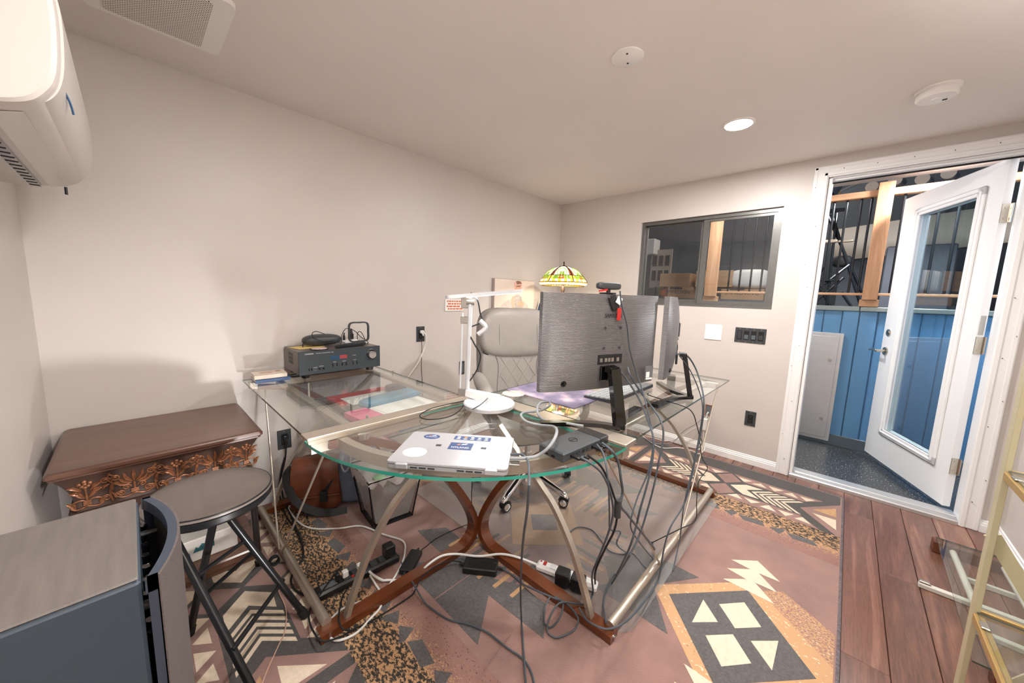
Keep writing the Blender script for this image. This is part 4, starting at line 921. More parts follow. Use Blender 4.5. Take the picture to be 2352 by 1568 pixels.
b = MB(FM); b.bx(0.155, 0.232, 0.066, 0.092, 0, 0.0008); b.done('display', 'display_blue', fp); b = MB(FM); b.bx(0.205, 0.245, 0.070, 0.090, 0, 0.0010); b.done('display_digits', 'display_red', fp)
b = MB(FM)
for x in (0.165, 0.187, 0.215, 0.237, 0.275, 0.297): b.bx(x, x+0.004, 0.030, 0.048, 0, 0.003, bev=0.001)
for x in (0.045, 0.058): b.bx(x, x+0.004, 0.022, 0.034, 0, 0.003)
for x in (0.098, 0.118): b.cyl((x, 0.027, 0), (x, 0.027, 0.006), 0.004, n=10)
b.done('button', 'black_gloss', fp)
b = MB(FM); b.tube([(0.078+0.005*math.cos(2*PI*i/16), 0.024+0.005*math.sin(2*PI*i/16), 0.001) for i in range(16)], 0.0012, 6, closed=True); b.done('headphone_jack', 'steel', fp)
text('brand_word', 'YAMAHA', 0.0105, FM @ Matrix.Translation((0.05, 0.111, 0.0003)), 'silk_white', fp, ext=0.0002)
text('model_word', 'NATURAL SOUND RECEIVER  R-S202', 0.0055, FM @ Matrix.Translation((0.128, 0.111, 0.0003)), 'silk_white', fp, ext=0.0002)
for x, y, s_ in ((0.385, 0.108, 'VOLUME'), (0.078, 0.036, 'PHONES'), (0.108, 0.040, 'SPEAKERS'), (0.178, 0.055, 'PRESET'), (0.228, 0.055, 'TUNING'), (0.288, 0.055, 'INPUT'), (0.285, 0.082, 'OPTION')): text('legend', s_, 0.0052, FM @ Matrix.Translation((x, y, 0.0003)), 'silk_white', fp, ext=0.0002)
b = MB()
for i in range(4):
    for j in range(3): b.bx(rx0+0.0032, rx0+0.005, -0.105+i*0.020-0.07, -0.105+i*0.020-0.055, rz0+0.045+j*0.022, rz0+0.062+j*0.022)
b.done('side_vent', 'dark_grey', rc)
for x in (rx0+0.04, rx1-0.05):
    for y in (ry0+0.035, ry1-0.04): MB().lathe([(0.019, 0), (0.022, 0.006), (0.022, 0.0205), (0, 0.0205)], (x, y, GZ), 20).done('foot', 'black_gloss', rc)
mat('yellow_paper', 'E2C878', 0.7)
RT = rz1+0.0002
tag(MB().box((-2.52, -0.12, RT+0.0006), (0.15, 0.11, 0.0010), rz=0.25).done('yellow_note', 'yellow_paper'), 'yellow sheet of paper lying on the receiver top', 'paper')
# oval black sunglass-style case
b = MB(); b.sup((-2.435, -0.105, RT+0.034), (0.105, 0.052, 0.034), 0.8, 0.75, 32, 16, lambda p: (p.x, p.y, p.z*(1.0 if p.z > 0 else 0.9))); 
hc = thing('hard_case', 'oval black hard case lying on top of the receiver', 'case', (-2.435, -0.105, RT)); b.done('shell', 'dark_grey', hc)
b = MB(); b.tube([(-2.435+0.1055*math.cos(2*PI*i/40), -0.105+0.0525*math.sin(2*PI*i/40), RT+0.030) for i in range(40)], 0.0022, 6, closed=True); b.done('zip', 'plastic_black', hc)
b = MB(); b.tube(catmull([(-2.53, -0.12, RT+0.032), (-2.545, -0.135, RT+0.02), (-2.547, -0.14, RT+0.004)], 4), 0.003, 6); b.done('zip_pull', 'plastic_black', hc)
# round coaster, white power puck, loop antenna, thin remote-like board
cs = thing('round_coaster', 'round printed coaster on the front edge of the receiver top', 'coaster', (-2.495, -0.235, RT))
MB().lathe([(0.046, 0), (0.046, 0.004), (0, 0.004)], (-2.495, -0.235, RT), 32).done('coaster_disc', 'plastic_black', cs); mat('coaster_print', 'D9C2BC', 0.5, var=0.3, vscale=60)
MB().lathe([(0.039, 0), (0.039, 0.0006), (0, 0.0006)], (-2.495, -0.235, RT+0.004), 32).done('printed_face', 'coaster_print', cs)
tb = thing('mini_keyboard', 'slim black keyboard lying along the front of the receiver top', 'keyboard', (-2.33, -0.225, RT))
b = MB(); b.prism([(-2.425, -0.268), (-2.24, -0.245), (-2.222, -0.195), (-2.405, -0.215)], RT+0.006, RT+0.018); b.prism([(-2.41, -0.25), (-2.25, -0.23), (-2.235, -0.20), (-2.395, -0.215)], RT, RT+0.007); b.done('body', 'plastic_black', tb)
b = MB()
for i in range(11):
    for j in range(3): q = i/10.5; b.box((-2.41+0.17*q+0.006*j, -0.250+0.020*q+0.014*j, RT+0.0185), (0.011, 0.010, 0.002), rz=0.12)
b.done('keys', 'dark_grey', tb)['kind'] = 'stuff'
pk = thing('power_puck', 'white round power puck with black plugs on the receiver top', 'power strip', (-2.28, -0.115, RT))
MB().lathe([(0.050, 0), (0.052, 0.004), (0.050, 0.022), (0.046, 0.026), (0, 0.026)], (-2.285, -0.115, RT), 32).done('puck', 'plastic_white', pk)
b = MB(); b.cyl((-2.318, -0.125, RT+0.026), (-2.318, -0.125, RT+0.056), 0.008, 0.006, 10); b.cyl((-2.318, -0.125, RT+0.056), (-2.316, -0.125, RT+0.07), 0.004, n=8); b.done('plug', 'plastic_black', pk); b = MB(); b.box((-2.268, -0.110, RT+0.045), (0.022, 0.018, 0.036), bev=0.003); b.cyl((-2.268, -0.11, RT+0.06), (-2.268, -0.11, RT+0.092), 0.010, 0.004, 10); b.done('plug', 'plastic_black', pk)
an = thing('loop_antenna', 'black square loop antenna standing on the receiver top', 'antenna', (-2.245, -0.165, RT))
P_a = [(-2.245+x, -0.165, RT+0.075+z) for x, z in [(v.x, v.y) for v in catmull([(-0.052, -0.050, 0), (-0.058, 0, 0), (-0.052, 0.052, 0), (0, 0.058, 0), (0.052, 0.052, 0), (0.058, 0, 0), (0.052, -0.050, 0), (0, -0.056, 0)], 6, True)]]
b = MB(); b.tube(P_a, 1, closed=True, sq=(0.004, 0.0075), upv=(0, 1, 0)); b.done('loop', 'dark_grey', an)
MB().box((-2.245, -0.165, RT+0.009), (0.05, 0.022, 0.018), bev=0.003).done('base', 'dark_grey', an)
for nm, lb_, pts in (('thin_wire', 'thin black wire arching over the hard case on the receiver', [(-2.43, -0.14, RT+0.07), (-2.475, -0.145, RT+0.088), (-2.50, -0.15, RT+0.080), (-2.495, -0.16, RT+0.055), (-2.44, -0.175, RT+0.028), (-2.37, -0.185, RT+0.022), (-2.335, -0.18, RT+0.02)]),
        ('thin_wire', 'thin black wire looping behind the loop antenna on the receiver', [(-2.345, -0.16, RT+0.02), (-2.34, -0.15, RT+0.06), (-2.31, -0.145, RT+0.098), (-2.26, -0.14, RT+0.08), (-2.22, -0.135, RT+0.04), (-2.195, -0.15, RT+0.02), (-2.19, -0.17, RT+0.004), (-2.21, -0.19, RT+0.003)]),
        ('thin_wire', 'thin black wire tangled beside the power puck on the receiver', [(-2.24, -0.13, RT+0.02), (-2.235, -0.125, RT+0.065), (-2.215, -0.125, RT+0.07), (-2.195, -0.13, RT+0.03), (-2.20, -0.14, RT+0.01), (-2.225, -0.145, RT+0.012)])):
    tag(MB().tube(catmull(pts, 6), 0.0021, 6).done(nm, 'rubber_black'), lb_, 'wire')
# books at the corner
mat('book_cream', 'E3D5C6', 0.6); mat('book_blue', '46608A', 0.5); mat('page', 'E9E2D4', 0.8); mat('print_rust', 'A8623C', 0.6)
def book(name, label, c, d, rz, cov, extra=None):
    t = thing(name, label, 'book', c); R = Matrix.Rotation(rz, 4, 'Z'); M = Matrix.Translation(c) @ R
    b = MB(M); b.box((0, 0, 0.001), (d[0], d[1], 0.002)); b.box((0, 0, d[2]-0.001), (d[0], d[1], 0.002)); b.box((0, -d[1]/2+0.001, d[2]/2), (d[0], 0.002, d[2])); b.done('cover', cov, t)
    b = MB(M); b.box((-0.001, 0.001, d[2]/2), (d[0]-0.006, d[1]-0.005, d[2]-0.004)); b.done('pages', 'page', t)
    return t, M
book('hardcover_book', 'blue hardcover book under the cream paperback at the desk corner', (-2.716, -0.190, GZ+0.0002), (0.150, 0.105, 0.016), -0.02, 'book_blue')
bt, BMx = book('paperback_book', 'cream paperback with a rust flourish on its cover at the desk corner', (-2.722, -0.186, GZ+0.0165), (0.140, 0.098, 0.022), -0.05, 'book_cream')
b = MB(BMx); b.prism(ell(0.042, 0.018, 0.014, 0.009, 14), 0.0221, 0.0225); b.done('cover_flourish', 'print_rust', bt)
for i, w_ in enumerate((0.045, 0.06, 0.05)): MB(BMx).box((-0.015, 0.018-0.016*i, 0.0223), (w_, 0.004, 0.0004)).done('cover_line', 'print_rust', bt)

# ------------------------------------------------------------------ tray of papers under the left glass
mat('paper_white', 'F2F0EC', 0.7); mat('paper_pink', 'D9708E', 0.6); mat('folder_red', 'C8322E', 0.45); mat('pouch_blue', '5E93AC', 0.55); mat('case_black', '26282A', 0.6); mat('box_grey', '8D9298', 0.5)
tr = thing('hanging_tray', 'clear glass tray on silver bars hanging under the left glass top', 'shelf', (-2.3, -0.5, 0.62))
slab('tray_glass', [(-2.55, -0.98), (-2.55, -0.22), (-2.08, -0.22), (-2.08, -0.98)], 0.620, 0.626, 'glass_edge_dark', tr, 'shelf_glass')
for x in (-2.56, -2.07): MB().bx(x-0.012, x+0.012, -0.99, -0.21, 0.612, 0.634, bev=0.003).done('tray_bar', 'desk_metal', tr)
for x in (-2.56, -2.07):
    for y in (-0.95, -0.25): MB().cyl((x, y, 0.63), (x, y, GZ-0.03), 0.006, n=10).done('hanger', 'desk_metal', tr)
TZ = 0.6262
tag(MB().box((-2.30, -0.33, TZ+0.004), (0.34, 0.18, 0.008), rz=0.05).done('red_folder', 'folder_red'), 'red folder at the back of the tray under the left glass', 'folder')
tag(MB().box((-2.28, -0.41, TZ+0.0100), (0.30, 0.15, 0.003), rz=0.03).done('paper_sheets', 'paper_white'), 'loose white sheets lying on the red folder', 'paper')
b = MB(); b.sup((-2.225, -0.525, TZ+0.022), (0.19, 0.058, 0.021), 0.5, 0.45, 24, 10, R=Matrix.Rotation(0.18, 3, 'Z')); tag(b.done('fabric_pouch', 'pouch_blue'), 'light blue fabric pouch in the tray under the left glass', 'pouch')
b = MB(); b.sup((-2.135, -0.405, TZ+0.035), (0.055, 0.05, 0.022), 0.5, 0.45, 24, 10); tag(b.done('black_pouch', 'case_black'), 'small black zip case in the tray behind the blue pouch', 'pouch')
tag(MB().box((-2.25, -0.70, TZ+0.012), (0.30, 0.17, 0.024), rz=0.1, bev=0.002).done('white_carton', 'paper_white'), 'flat white carton in the tray under the left glass', 'box')
tag(MB().box((-2.26, -0.695, TZ+0.0255), (0.26, 0.13, 0.002), rz=0.12).done('letter', 'paper_white'), 'white letter lying on top of the flat white carton', 'paper')
tag(MB().box((-2.465, -0.70, TZ+0.014), (0.11, 0.15, 0.028), rz=0.1, bev=0.002).done('pink_box', 'paper_pink'), 'pink box in the tray beside the white carton', 'box')
tag(MB().box((-2.31, -0.90, TZ+0.010), (0.24, 0.10, 0.020), rz=0.12, bev=0.002).done('blue_book', 'book_blue'), 'blue book at the front of the tray near the rail', 'book')
tag(MB().box((-2.44, -0.885, TZ+0.012), (0.06, 0.10, 0.024), rz=0.1, bev=0.002).done('pink_card_box', 'paper_pink'), 'small pink card box at the front of the tray beside the blue book', 'box')

# ------------------------------------------------------------------ things on the right glass top
def galaxy():
    m = bpy.data.materials.new('galaxy_print'); m.use_nodes = True; nt = m.node_tree; n = nt.nodes; L = nt.links; b = n['Principled BSDF']
    tc = n.new('ShaderNodeTexCoord'); no = n.new('ShaderNodeTexNoise'); no.inputs['Scale'].default_value = 9; no.inputs['Detail'].default_value = 9; L.new(tc.outputs['Object'], no.inputs['Vector'])
    cr = n.new('ShaderNodeValToRGB'); e = cr.color_ramp.elements; e[0].position = 0.3; e[0].color = lin('4E4A62'); e[1].position = 0.75; e[1].color = lin('DCC2C6')
    x = e.new(0.52); x.color = lin('857A92'); L.new(no.outputs[0], cr.inputs[0]); L.new(cr.outputs[0], b.inputs['Base Color']); b.inputs['Roughness'].default_value = 0.7; MATS['galaxy_print'] = m
galaxy()
tag(MB().prism(rrect(-1.925, -1.60, -1.52, -1.115, 0.012), GZ+0.0003, GZ+0.0032).done('mouse_pad', 'galaxy_print'), 'purple galaxy print mouse pad behind the front monitor', 'mouse pad')
kb = thing('keyboard', 'light grey keyboard lying behind the front monitor', 'keyboard', (-1.50, -1.52, GZ))
b = MB(); b.add([(-1.745, -1.60, GZ+0.004), (-1.29, -1.60, GZ+0.004), (-1.29, -1.455, GZ+0.004), (-1.745, -1.455, GZ+0.004), (-1.745, -1.60, GZ+0.020), (-1.29, -1.60, GZ+0.020), (-1.29, -1.455, GZ+0.012), (-1.745, -1.455, GZ+0.012)], [(0, 3, 2, 1), (4, 5, 6, 7), (0, 1, 5, 4), (2, 3, 7, 6), (1, 2, 6, 5), (0, 4, 7, 3)]); b.done('body', 'dark_grey', kb)
mat('key_grey', 'A9ACAE', 0.5)
b = MB()
for i in range(20):
    for j in range(6): b.box((-1.733+0.0225*i, -1.590+0.0235*j, GZ+0.0225-0.0013*j), (0.018, 0.019, 0.006))
kk = b.done('keys', 'key_grey', kb); kk['kind'] = 'stuff'
b = MB(); [b.cyl((x, -1.585, GZ), (x, -1.585, GZ+0.006), 0.008, n=8) for x in (-1.72, -1.31)]; [b.cyl((x, -1.47, GZ), (x, -1.47, GZ+0.006), 0.008, n=8) for x in (-1.72, -1.31)]; b.done('rubber_foot', 'rubber_black', kb)
mat('coaster_stone', 'B8B4AE', 0.35, var=0.25, vscale=40)
for i in range(3):
    c_ = (-2.0+0.003*i, -1.226-0.002*i, GZ+0.0002+0.0066*i)
    tag(MB().lathe([(0.050, 0), (0.052, 0.002), (0.052, 0.0055), (0.049, 0.0064), (0, 0.0064)], c_, 36).done('stone_coaster', 'coaster_stone'), ('bottom', 'middle', 'top')[i]+' coaster of the round stone stack beside the mouse pad', 'coaster', 'stacked stone coasters')

# ------------------------------------------------------------------ carved console against the left wall
wood('apron_wood', '2C211D', '4A372F', 2.0, 0.4, 'X', 5)
mat('copper_carving', '86573B', 0.35, 0.35, var=0.35, vscale=70)
con = thing('console_table', 'dark wooden console with a carved copper-toned floral apron in the left corner', 'table', (-3.12, -0.28, 0))
CX0, CX1, CY0, CY1 = -3.415, -2.832, -0.542, -0.012
def loft(levels, r=0.02):
    b = MB(); vs = []; fs = []; n = None
    for ins, z in levels:
        P = rrect(CX0+ins, CX1-ins, CY0+ins, CY1, 0.012, 3); n = len(P); vs += [(x, y, z) for x, y in P]
    for k in range(len(levels)-1):
        for i in range(n): j = (i+1) % n; fs.append((k*n+i, k*n+j, (k+1)*n+j, (k+1)*n+i))
    fs += [tuple(range(n-1, -1, -1)), tuple((len(levels)-1)*n+i for i in range(n))]
    b.add(vs, fs); return b
loft([(0.012, 0.588), (0.006, 0.592), (0.006, 0.598), (0.0, 0.602), (0.0, 0.612), (0.004, 0.617), (0.012, 0.620)]).done('top', 'console_wood', con)
def ins_at(s): return 0.014+0.036*(1-s)**1.0+0.012*math.sin(PI*s)   # inset of the concave apron, s = 0 bottom .. 1 top
AZ0, AZ1 = 0.452, 0.588
loft([(0.040, 0.445), (0.036, 0.452)]+[(ins_at(i/10), AZ0+(AZ1-AZ0)*i/10) for i in range(11)]).done('apron', 'apron_wood', con)
def surf(a, h, out=0.0):
    """a = x along the front, h = 0..1 up the apron"""
    y = CY0+ins_at(h); dy = (ins_at(min(1, h+0.01))-ins_at(max(0, h-0.01)))/(0.02*(AZ1-AZ0)); n = Vector((0, -1, -(-dy)*1.0)); n.normalize()
    return Vector((a, y, AZ0+(AZ1-AZ0)*h))+Vector((0, -1, 0))*out
HS = AZ1-AZ0
def leaf(b, a0, h0, a1, h1, w, bend=0.0, lift=0.007):
    """pointed leaf in apron coordinates (metres along x, metres up from the apron bottom)"""
    d = Vector((a1-a0, h1-h0)); L_ = d.length; t = d/L_; n = Vector((-t.y, t.x)); vs = []; fs = []; N = 7
    for i in range(N+1):
        q = i/N; c = Vector((a0, h0))+d*q+n*(bend*math.sin(PI*q)); hw = w*math.sin(PI*min(1, q*0.92+0.06))**0.8
        for k, o_ in ((-1, 0), (-0.5, 0.8), (0, 0.55), (0.5, 0.8), (1, 0)):
            p = c+n*hw*k; vs.append(surf(p.x, max(0, min(1, p.y/HS)), 0.0005+lift*o_*min(1, hw/w+0.2)))
    for i in range(N):
        for k in range(4): fs.append((i*5+k, i*5+k+1, i*5+6+k, i*5+5+k))
    b.add(vs, fs, True)
def vine(b, pts, r):
    P = catmull([(x, h, 0) for x, h in pts], 5); b.tube([surf(p.x, max(0, min(1, p.y/HS)), 0.003) for p in P], r, 6)
def spiral(b, a, h, r, s_, turns=1.4, th=0.0028):
    P = []
    for i in range(20): q = i/19; an = q*turns*2*PI; rr = r*(1-0.82*q); P.append(surf(a+s_*rr*math.cos(an+PI), max(0, min(1, (h+rr*math.sin(an))/HS)), 0.003))
    b.tube(P, th, 6)
def ball(b, a, h, r): b.sup(surf(a, h/HS, r*0.35), (r, r*0.8, r), 1, 1, 10, 7)
def bouquet(x):
    b = MB()
    for da, dh in ((0, 0.112), (-0.012, 0.104), (0.012, 0.104), (-0.007, 0.094), (0.007, 0.094), (0, 0.102), (0.0, 0.088)): ball(b, x+da, dh, 0.0062)
    for s_ in (-1, 1):
        leaf(b, x+s_*0.010, 0.074, x+s_*0.040, 0.098, 0.008, s_*0.004); leaf(b, x+s_*0.012, 0.060, x+s_*0.038, 0.074, 0.009, s_*0.003); leaf(b, x+s_*0.004, 0.046, x+s_*0.020, 0.082, 0.008, -s_*0.006)
        leaf(b, x+s_*0.028, 0.012, x+s_*0.046, 0.038, 0.008, s_*0.004); vine(b, [(x, 0.030), (x+s_*0.012, 0.040), (x+s_*0.030, 0.036), (x+s_*0.036, 0.020), (x+s_*0.024, 0.010), (x, 0.016)], 0.0028)
    vine(b, [(x, 0.03), (x, 0.06), (x, 0.085)], 0.0032)
    for i in range(3): b.tube([surf(x-0.009, (0.022+i*0.005)/HS, 0.006), surf(x+0.009, (0.022+i*0.005)/HS, 0.006)], 0.0024, 6)
    b.done('carved_bouquet', 'copper_carving', con)
def palmette(x):
    b = MB()
    for a in (-75, -50, -25, 0, 25, 50, 75):
        r = math.radians(a); L_ = 0.056 if abs(a) < 30 else 0.048
        leaf(b, x+0.008*math.sin(r), 0.062+0.006*math.cos(r), x+L_*math.sin(r), 0.062+L_*math.cos(r), 0.0062, -0.006*math.copysign(1, a) if a else 0)
    for s_ in (-1, 1):
        spiral(b, x+s_*0.020, 0.050, 0.011, s_); spiral(b, x+s_*0.034, 0.030, 0.012, -s_)
        vine(b, [(x, 0.022), (x+s_*0.022, 0.014), (x+s_*0.042, 0.020), (x+s_*0.058, 0.046)], 0.003); vine(b, [(x+s_*0.045, 0.070), (x+s_*0.054, 0.085), (x+s_*0.048, 0.108), (x+s_*0.058, 0.118)], 0.003)
    vine(b, [(x, 0.020), (x, 0.045), (x, 0.066)], 0.0035)
    for i in range(3): b.tube([surf(x-0.010, (0.028+i*0.005)/HS, 0.006), surf(x+0.010, (0.028+i*0.005)/HS, 0.006)], 0.0024, 6)
    b.done('carved_palmette', 'copper_carving', con)
for i, x in enumerate((-3.335, -3.222, -3.108, -2.994, -2.890)): (bouquet if i % 2 == 0 else palmette)(x)
def scroll(x):
    b = MB()
    for s_ in (-1, 1):
        spiral(b, x+s_*0.012, 0.098, 0.013, s_, 1.5, 0.0026); leaf(b, x+s_*0.002, 0.080, x+s_*0.022, 0.062, 0.006, s_*0.004); spiral(b, x+s_*0.013, 0.028, 0.012, -s_, 1.4, 0.0026)
    vine(b, [(x, 0.122), (x-0.006, 0.10), (x+0.004, 0.075), (x-0.004, 0.048), (x, 0.012)], 0.003); leaf(b, x, 0.046, x, 0.076, 0.006)
    b.done('carved_scroll', 'copper_carving', con)
for x in (-3.278, -3.165, -3.051, -2.942): scroll(x)
for x in (CX0+0.06, CX1-0.06): MB().lathe([(0.03, 0.07), (0.022, 0.09), (0.018, 0.2), (0.024, 0.33), (0.030, 0.44), (0.030, 0.452)], (x, -0.10, 0), 16).done('leg', 'console_wood', con)
MB().bx(CX0+0.05, CX1-0.05, -0.05, -0.03, 0.07, 0.45).done('back_panel', 'console_wood', con)
b = MB(); b.bx(CX0+0.02, CX1-0.025, -0.505, -0.05, 0.035, 0.072, bev=0.006); b.bx(CX0+0.03, CX1-0.035, -0.495, -0.06, 0.0155, 0.036); b.done('base_shelf', 'console_wood', con)
# flat white pack standing on the base shelf
mat('pack_white', 'DDD8D2', 0.5, bump=0.15, bscale=300); mat('logo_teal', '2F6E78', 0.5); mat('logo_blue', '3E6EA8', 0.5)
pk2 = thing('flat_pack', 'flat white wrapped pack with a teal mountain logo on the console base', 'package', (-3.12, -0.46, 0.072))
b = MB(); b.box((-3.14, -0.385, 0.1215), (0.42, 0.09, 0.098), bev=0.004); b.done('wrapping', 'pack_white', pk2)
PM = frame((-3.04, -0.4312, 0.115), (1, 0, 0), (0, 0, 1))
b = MB(PM); b.prism([(-0.04, 0.0), (-0.03, 0.022), (-0.022, 0.014), (-0.010, 0.03), (0.012, 0.018), (0.03, 0.022), (0.03, 0.0)], 0, 0.0008); b.done('mountain_logo', 'logo_teal', pk2)
b = MB(PM); b.prism([(-0.085, -0.022), (-0.06, -0.012), (-0.052, 0.008), (-0.048, -0.02)], 0, 0.0008); b.done('fin_logo', 'logo_blue', pk2)

# ------------------------------------------------------------------ folding stool
mat('stool_vinyl', '6E6560', 0.38, var=0.04, vscale=20, bump=0.08, bscale=200); mat('stool_steel', '1E1F21', 0.28, 0.3)
sc_ = Vector((-3.052, -0.885, 0))
st = thing('folding_stool', 'round black folding stool with a padded seat in front of the console', 'stool', (-2.98, -0.87, 0))
b = MB(); b.lathe([(0.0, 0.530), (0.140, 0.530), (0.160, 0.534), (0.166, 0.542), (0.166, 0.556), (0.160, 0.561)], sc_, 48); b.done('seat_pan', 'stool_steel', st)
b = MB(); b.lathe([(0.158, 0.558), (0.167, 0.563), (0.167, 0.569), (0.160, 0.5735), (0.150, 0.577), (0.10, 0.582), (0.0, 0.583)], sc_, 48); cu_ = b.done('seat', 'stool_vinyl', st)
b = MB(); b.tube([sc_+Vector((0.163*math.cos(2*PI*i/48), 0.163*math.sin(2*PI*i/48), 0.570)) for i in range(48)], 0.003, 6, closed=True); b.done('piping', 'stool_steel', cu_)
F1, F2, F3, F4 = Vector((-2.821, -0.97, 0.02)), Vector((-3.007, -1.195, 0.02)), Vector((-3.125, -0.765, 0.02)), Vector((-2.878, -0.545, 0.02))
T1, T2, T3, T4 = Vector((-3.05, -0.835, 0.548)), Vector((-3.170, -0.855, 0.548)), Vector((-3.04, -0.93, 0.548)), Vector((-2.945, -0.905, 0.548))
for t_, f_ in ((T1, F1), (T2, F2), (T3, F3), (T4, F4)):
    b = MB(); b.tube(catmull([t_, t_.lerp(f_, 0.45)+Vector((0, 0, 0.0)), t_.lerp(f_, 0.6), f_+(f_-t_)*0.0], 6), 0.0115, 12); lg = b.done('leg', 'stool_steel', st)
    d_ = (f_-t_).normalized(); MB().cyl(f_-d_*0.03, f_+d_*0.003, 0.0145, n=12).done('foot_cap', 'rubber_black', lg)
def bar(p, q, r, nm='spreader_bar', m='stool_steel'): return MB().cyl(p, q, r, n=10).done(nm, m, st)
bar(T1.lerp(F1, 0.72)+Vector((0.012, 0.012, 0.0)), T2.lerp(F2, 0.72)+Vector((0.0, -0.012, 0)), 0.0075); bar(T3.lerp(F3, 0.75), T4.lerp(F4, 0.75), 0.0075); bar(T1.lerp(F1, 0.36), T2.lerp(F2, 0.36), 0.0065)
for k in (0.50,): bar(T2.lerp(F2, 0.45), T3.lerp(F3, 0.55), 0.004, 'pivot_link')
bar(T1, T2, 0.009, 'top_bar'); bar(T3, T4, 0.009, 'top_bar')

# ------------------------------------------------------------------ floor speaker at the lower left
mat('speaker_vinyl', '6A6460', 0.5, var=0.12, vscale=12, bump=0.1, bscale=60, stretch=(8, 1, 1)); mat('speaker_side', '3C4853', 0.45); mat('grille_cloth', '5C5452', 0.85, bump=0.4, bscale=500); mat('grille_frame', '39414F', 0.45)
sp = thing('floor_speaker', 'tall black floor speaker with its curved grille standing off the front', 'speaker', (-3.32, -1.565, 0))
b = MB(); b.bx(-3.44, -3.200, -1.693, -1.436, 0.0, 0.85, bev=0.006); b.done('cabinet', 'speaker_side', sp)
b = MB(); b.bx(-3.438, -3.202, -1.691, -1.438, 0.8485, 0.8525, bev=0.002); b.done('top_panel', 'speaker_vinyl', sp)
def gx(v): return -3.1865+0.028*(1-(2*v-1)**2)     # v 0..1 across the width
def grille():
    n = 24
    g = MB(); g.grid(lambda u, v: (gx(u)+0.004, -1.694+0.258*u, 0.02+0.828*v), n, 2, lambda u, v: (gx(u)+0.001, -1.694+0.258*u, 0.02+0.828*v)); go = g.done('grille', 'grille_cloth', sp)
    f_ = MB()
    for z0_, z1_ in ((0.828, 0.848), (0.02, 0.04), (0.43, 0.45)): f_.grid(lambda u, v: (gx(u)+0.001, -1.694+0.258*u, z0_+(z1_-z0_)*v), n, 1, lambda u, v: (gx(u)-0.010, -1.694+0.258*u, z0_+(z1_-z0_)*v))
    for v_ in (0.0, 1.0): f_.bx(-3.1945, -3.184, -1.694+0.252*v_, -1.694+0.252*v_+0.006, 0.02, 0.848)
    f_.done('grille_frame', 'grille_frame', go)
    for y in (-1.675, -1.478):
        for z in (0.80, 0.10): MB().cyl((-3.206, y, z), (-3.180, y, z), 0.0062, n=14).done('peg', 'plastic_black', go)
    w_ = MB()
    for i in range(7):
        for j in range(24): w_.cyl((-3.1985, -1.668+i*0.034+(j % 2)*0.017, 0.10+0.03*j), (-3.1965, -1.668+i*0.034+(j % 2)*0.017, 0.112+0.03*j), 0.006, n=6)
    w_.done('driver_mesh', 'black_gloss', sp)
grille()

# ------------------------------------------------------------------ wall air conditioner
mat('ac_white', 'D2CDC8', 0.28); mat('ac_blue', '4E7FB4', 0.4)
ac = thing('air_conditioner', 'white split air conditioner mounted high on the near left wall', 'air conditioner', (-3.44, -0.8, 1.53))
prof = [(-3.448, 1.525), (-3.40, 1.523), (-3.33, 1.533), (-3.285, 1.548), (-3.262, 1.572), (-3.247, 1.605), (-3.240, 1.66), (-3.239, 1.74), (-3.250, 1.80), (-3.285, 1.825), (-3.448, 1.832)]
prof = [(v.x, v.y) for v in catmull([(a_, c_, 0) for a_, c_ in prof], 5)]
def ext(prof, y0, y1, rnd=0.016):
    b = MB(); n = len(prof); cx = -3.448; cz = 1.68; vs = []; fs = []
    rings = [(y0, 0.955), (y0+rnd*0.3, 0.985), (y0+rnd, 1.0), (y1-rnd, 1.0), (y1-rnd*0.3, 0.985), (y1, 0.955)]
    for y, k in rings: vs += [(cx+(x-cx)*k, y, cz+(z-cz)*(k if True else 1)) for x, z in prof]
    for r in range(len(rings)-1):
        for i in range(n-1): fs.append((r*n+i, r*n+i+1, (r+1)*n+i+1, (r+1)*n+i))
        fs.append((r*n+n-1, r*n, (r+1)*n, (r+1)*n+n-1))
    fs += [tuple(range(n)), tuple((len(rings)-1)*n+i for i in range(n-1, -1, -1))]
    b.add(vs, fs, True); return b
ext(prof, -1.205, -0.395).done('body', 'ac_white', ac, auto=0.45)
b = MB(); b.grid(lambda u, v: (-3.2875+0.05*0+(-3.2385+3.2875)*0, 0, 0), 1, 1) if False else None
b = MB(); fpts = [(-3.283, 1.551), (-3.258, 1.574), (-3.2435, 1.607), (-3.2365, 1.66), (-3.2355, 1.74), (-3.2465, 1.80)]
fpts = [(v.x, v.y) for v in catmull([(a_, c_, 0) for a_, c_ in fpts], 4)]; NF = len(fpts)-1
b.grid(lambda u, v: (lambda q: (q[0], -1.175+0.75*u, q[1]))((lambda t: (fpts[min(NF, int(t))][0]+(fpts[min(NF, int(t)+1)][0]-fpts[min(NF, int(t))][0])*(t-int(t)), fpts[min(NF, int(t))][1]+(fpts[min(NF, int(t)+1)][1]-fpts[min(NF, int(t))][1])*(t-int(t))))(v*NF)), 4, NF, lambda u, v: (lambda q: (q[0]-0.004, -1.175+0.75*u, q[1]))((lambda t: (fpts[min(NF, int(t))][0]+(fpts[min(NF, int(t)+1)][0]-fpts[min(NF, int(t))][0])*(t-int(t)), fpts[min(NF, int(t))][1]+(fpts[min(NF, int(t)+1)][1]-fpts[min(NF, int(t))][1])*(t-int(t))))(v*NF)))
b.done('front_panel', 'ac_white', ac)
MB().bx(-3.372, -3.350, -1.15, -0.43, 1.5220, 1.5285).done('air_outlet', 'black_gloss', ac)
for k in range(16): MB().bx(-3.371, -3.351, -1.13+0.045*k, -1.127+0.045*k, 1.5205, 1.5225).done('louver', 'dark_grey', ac)
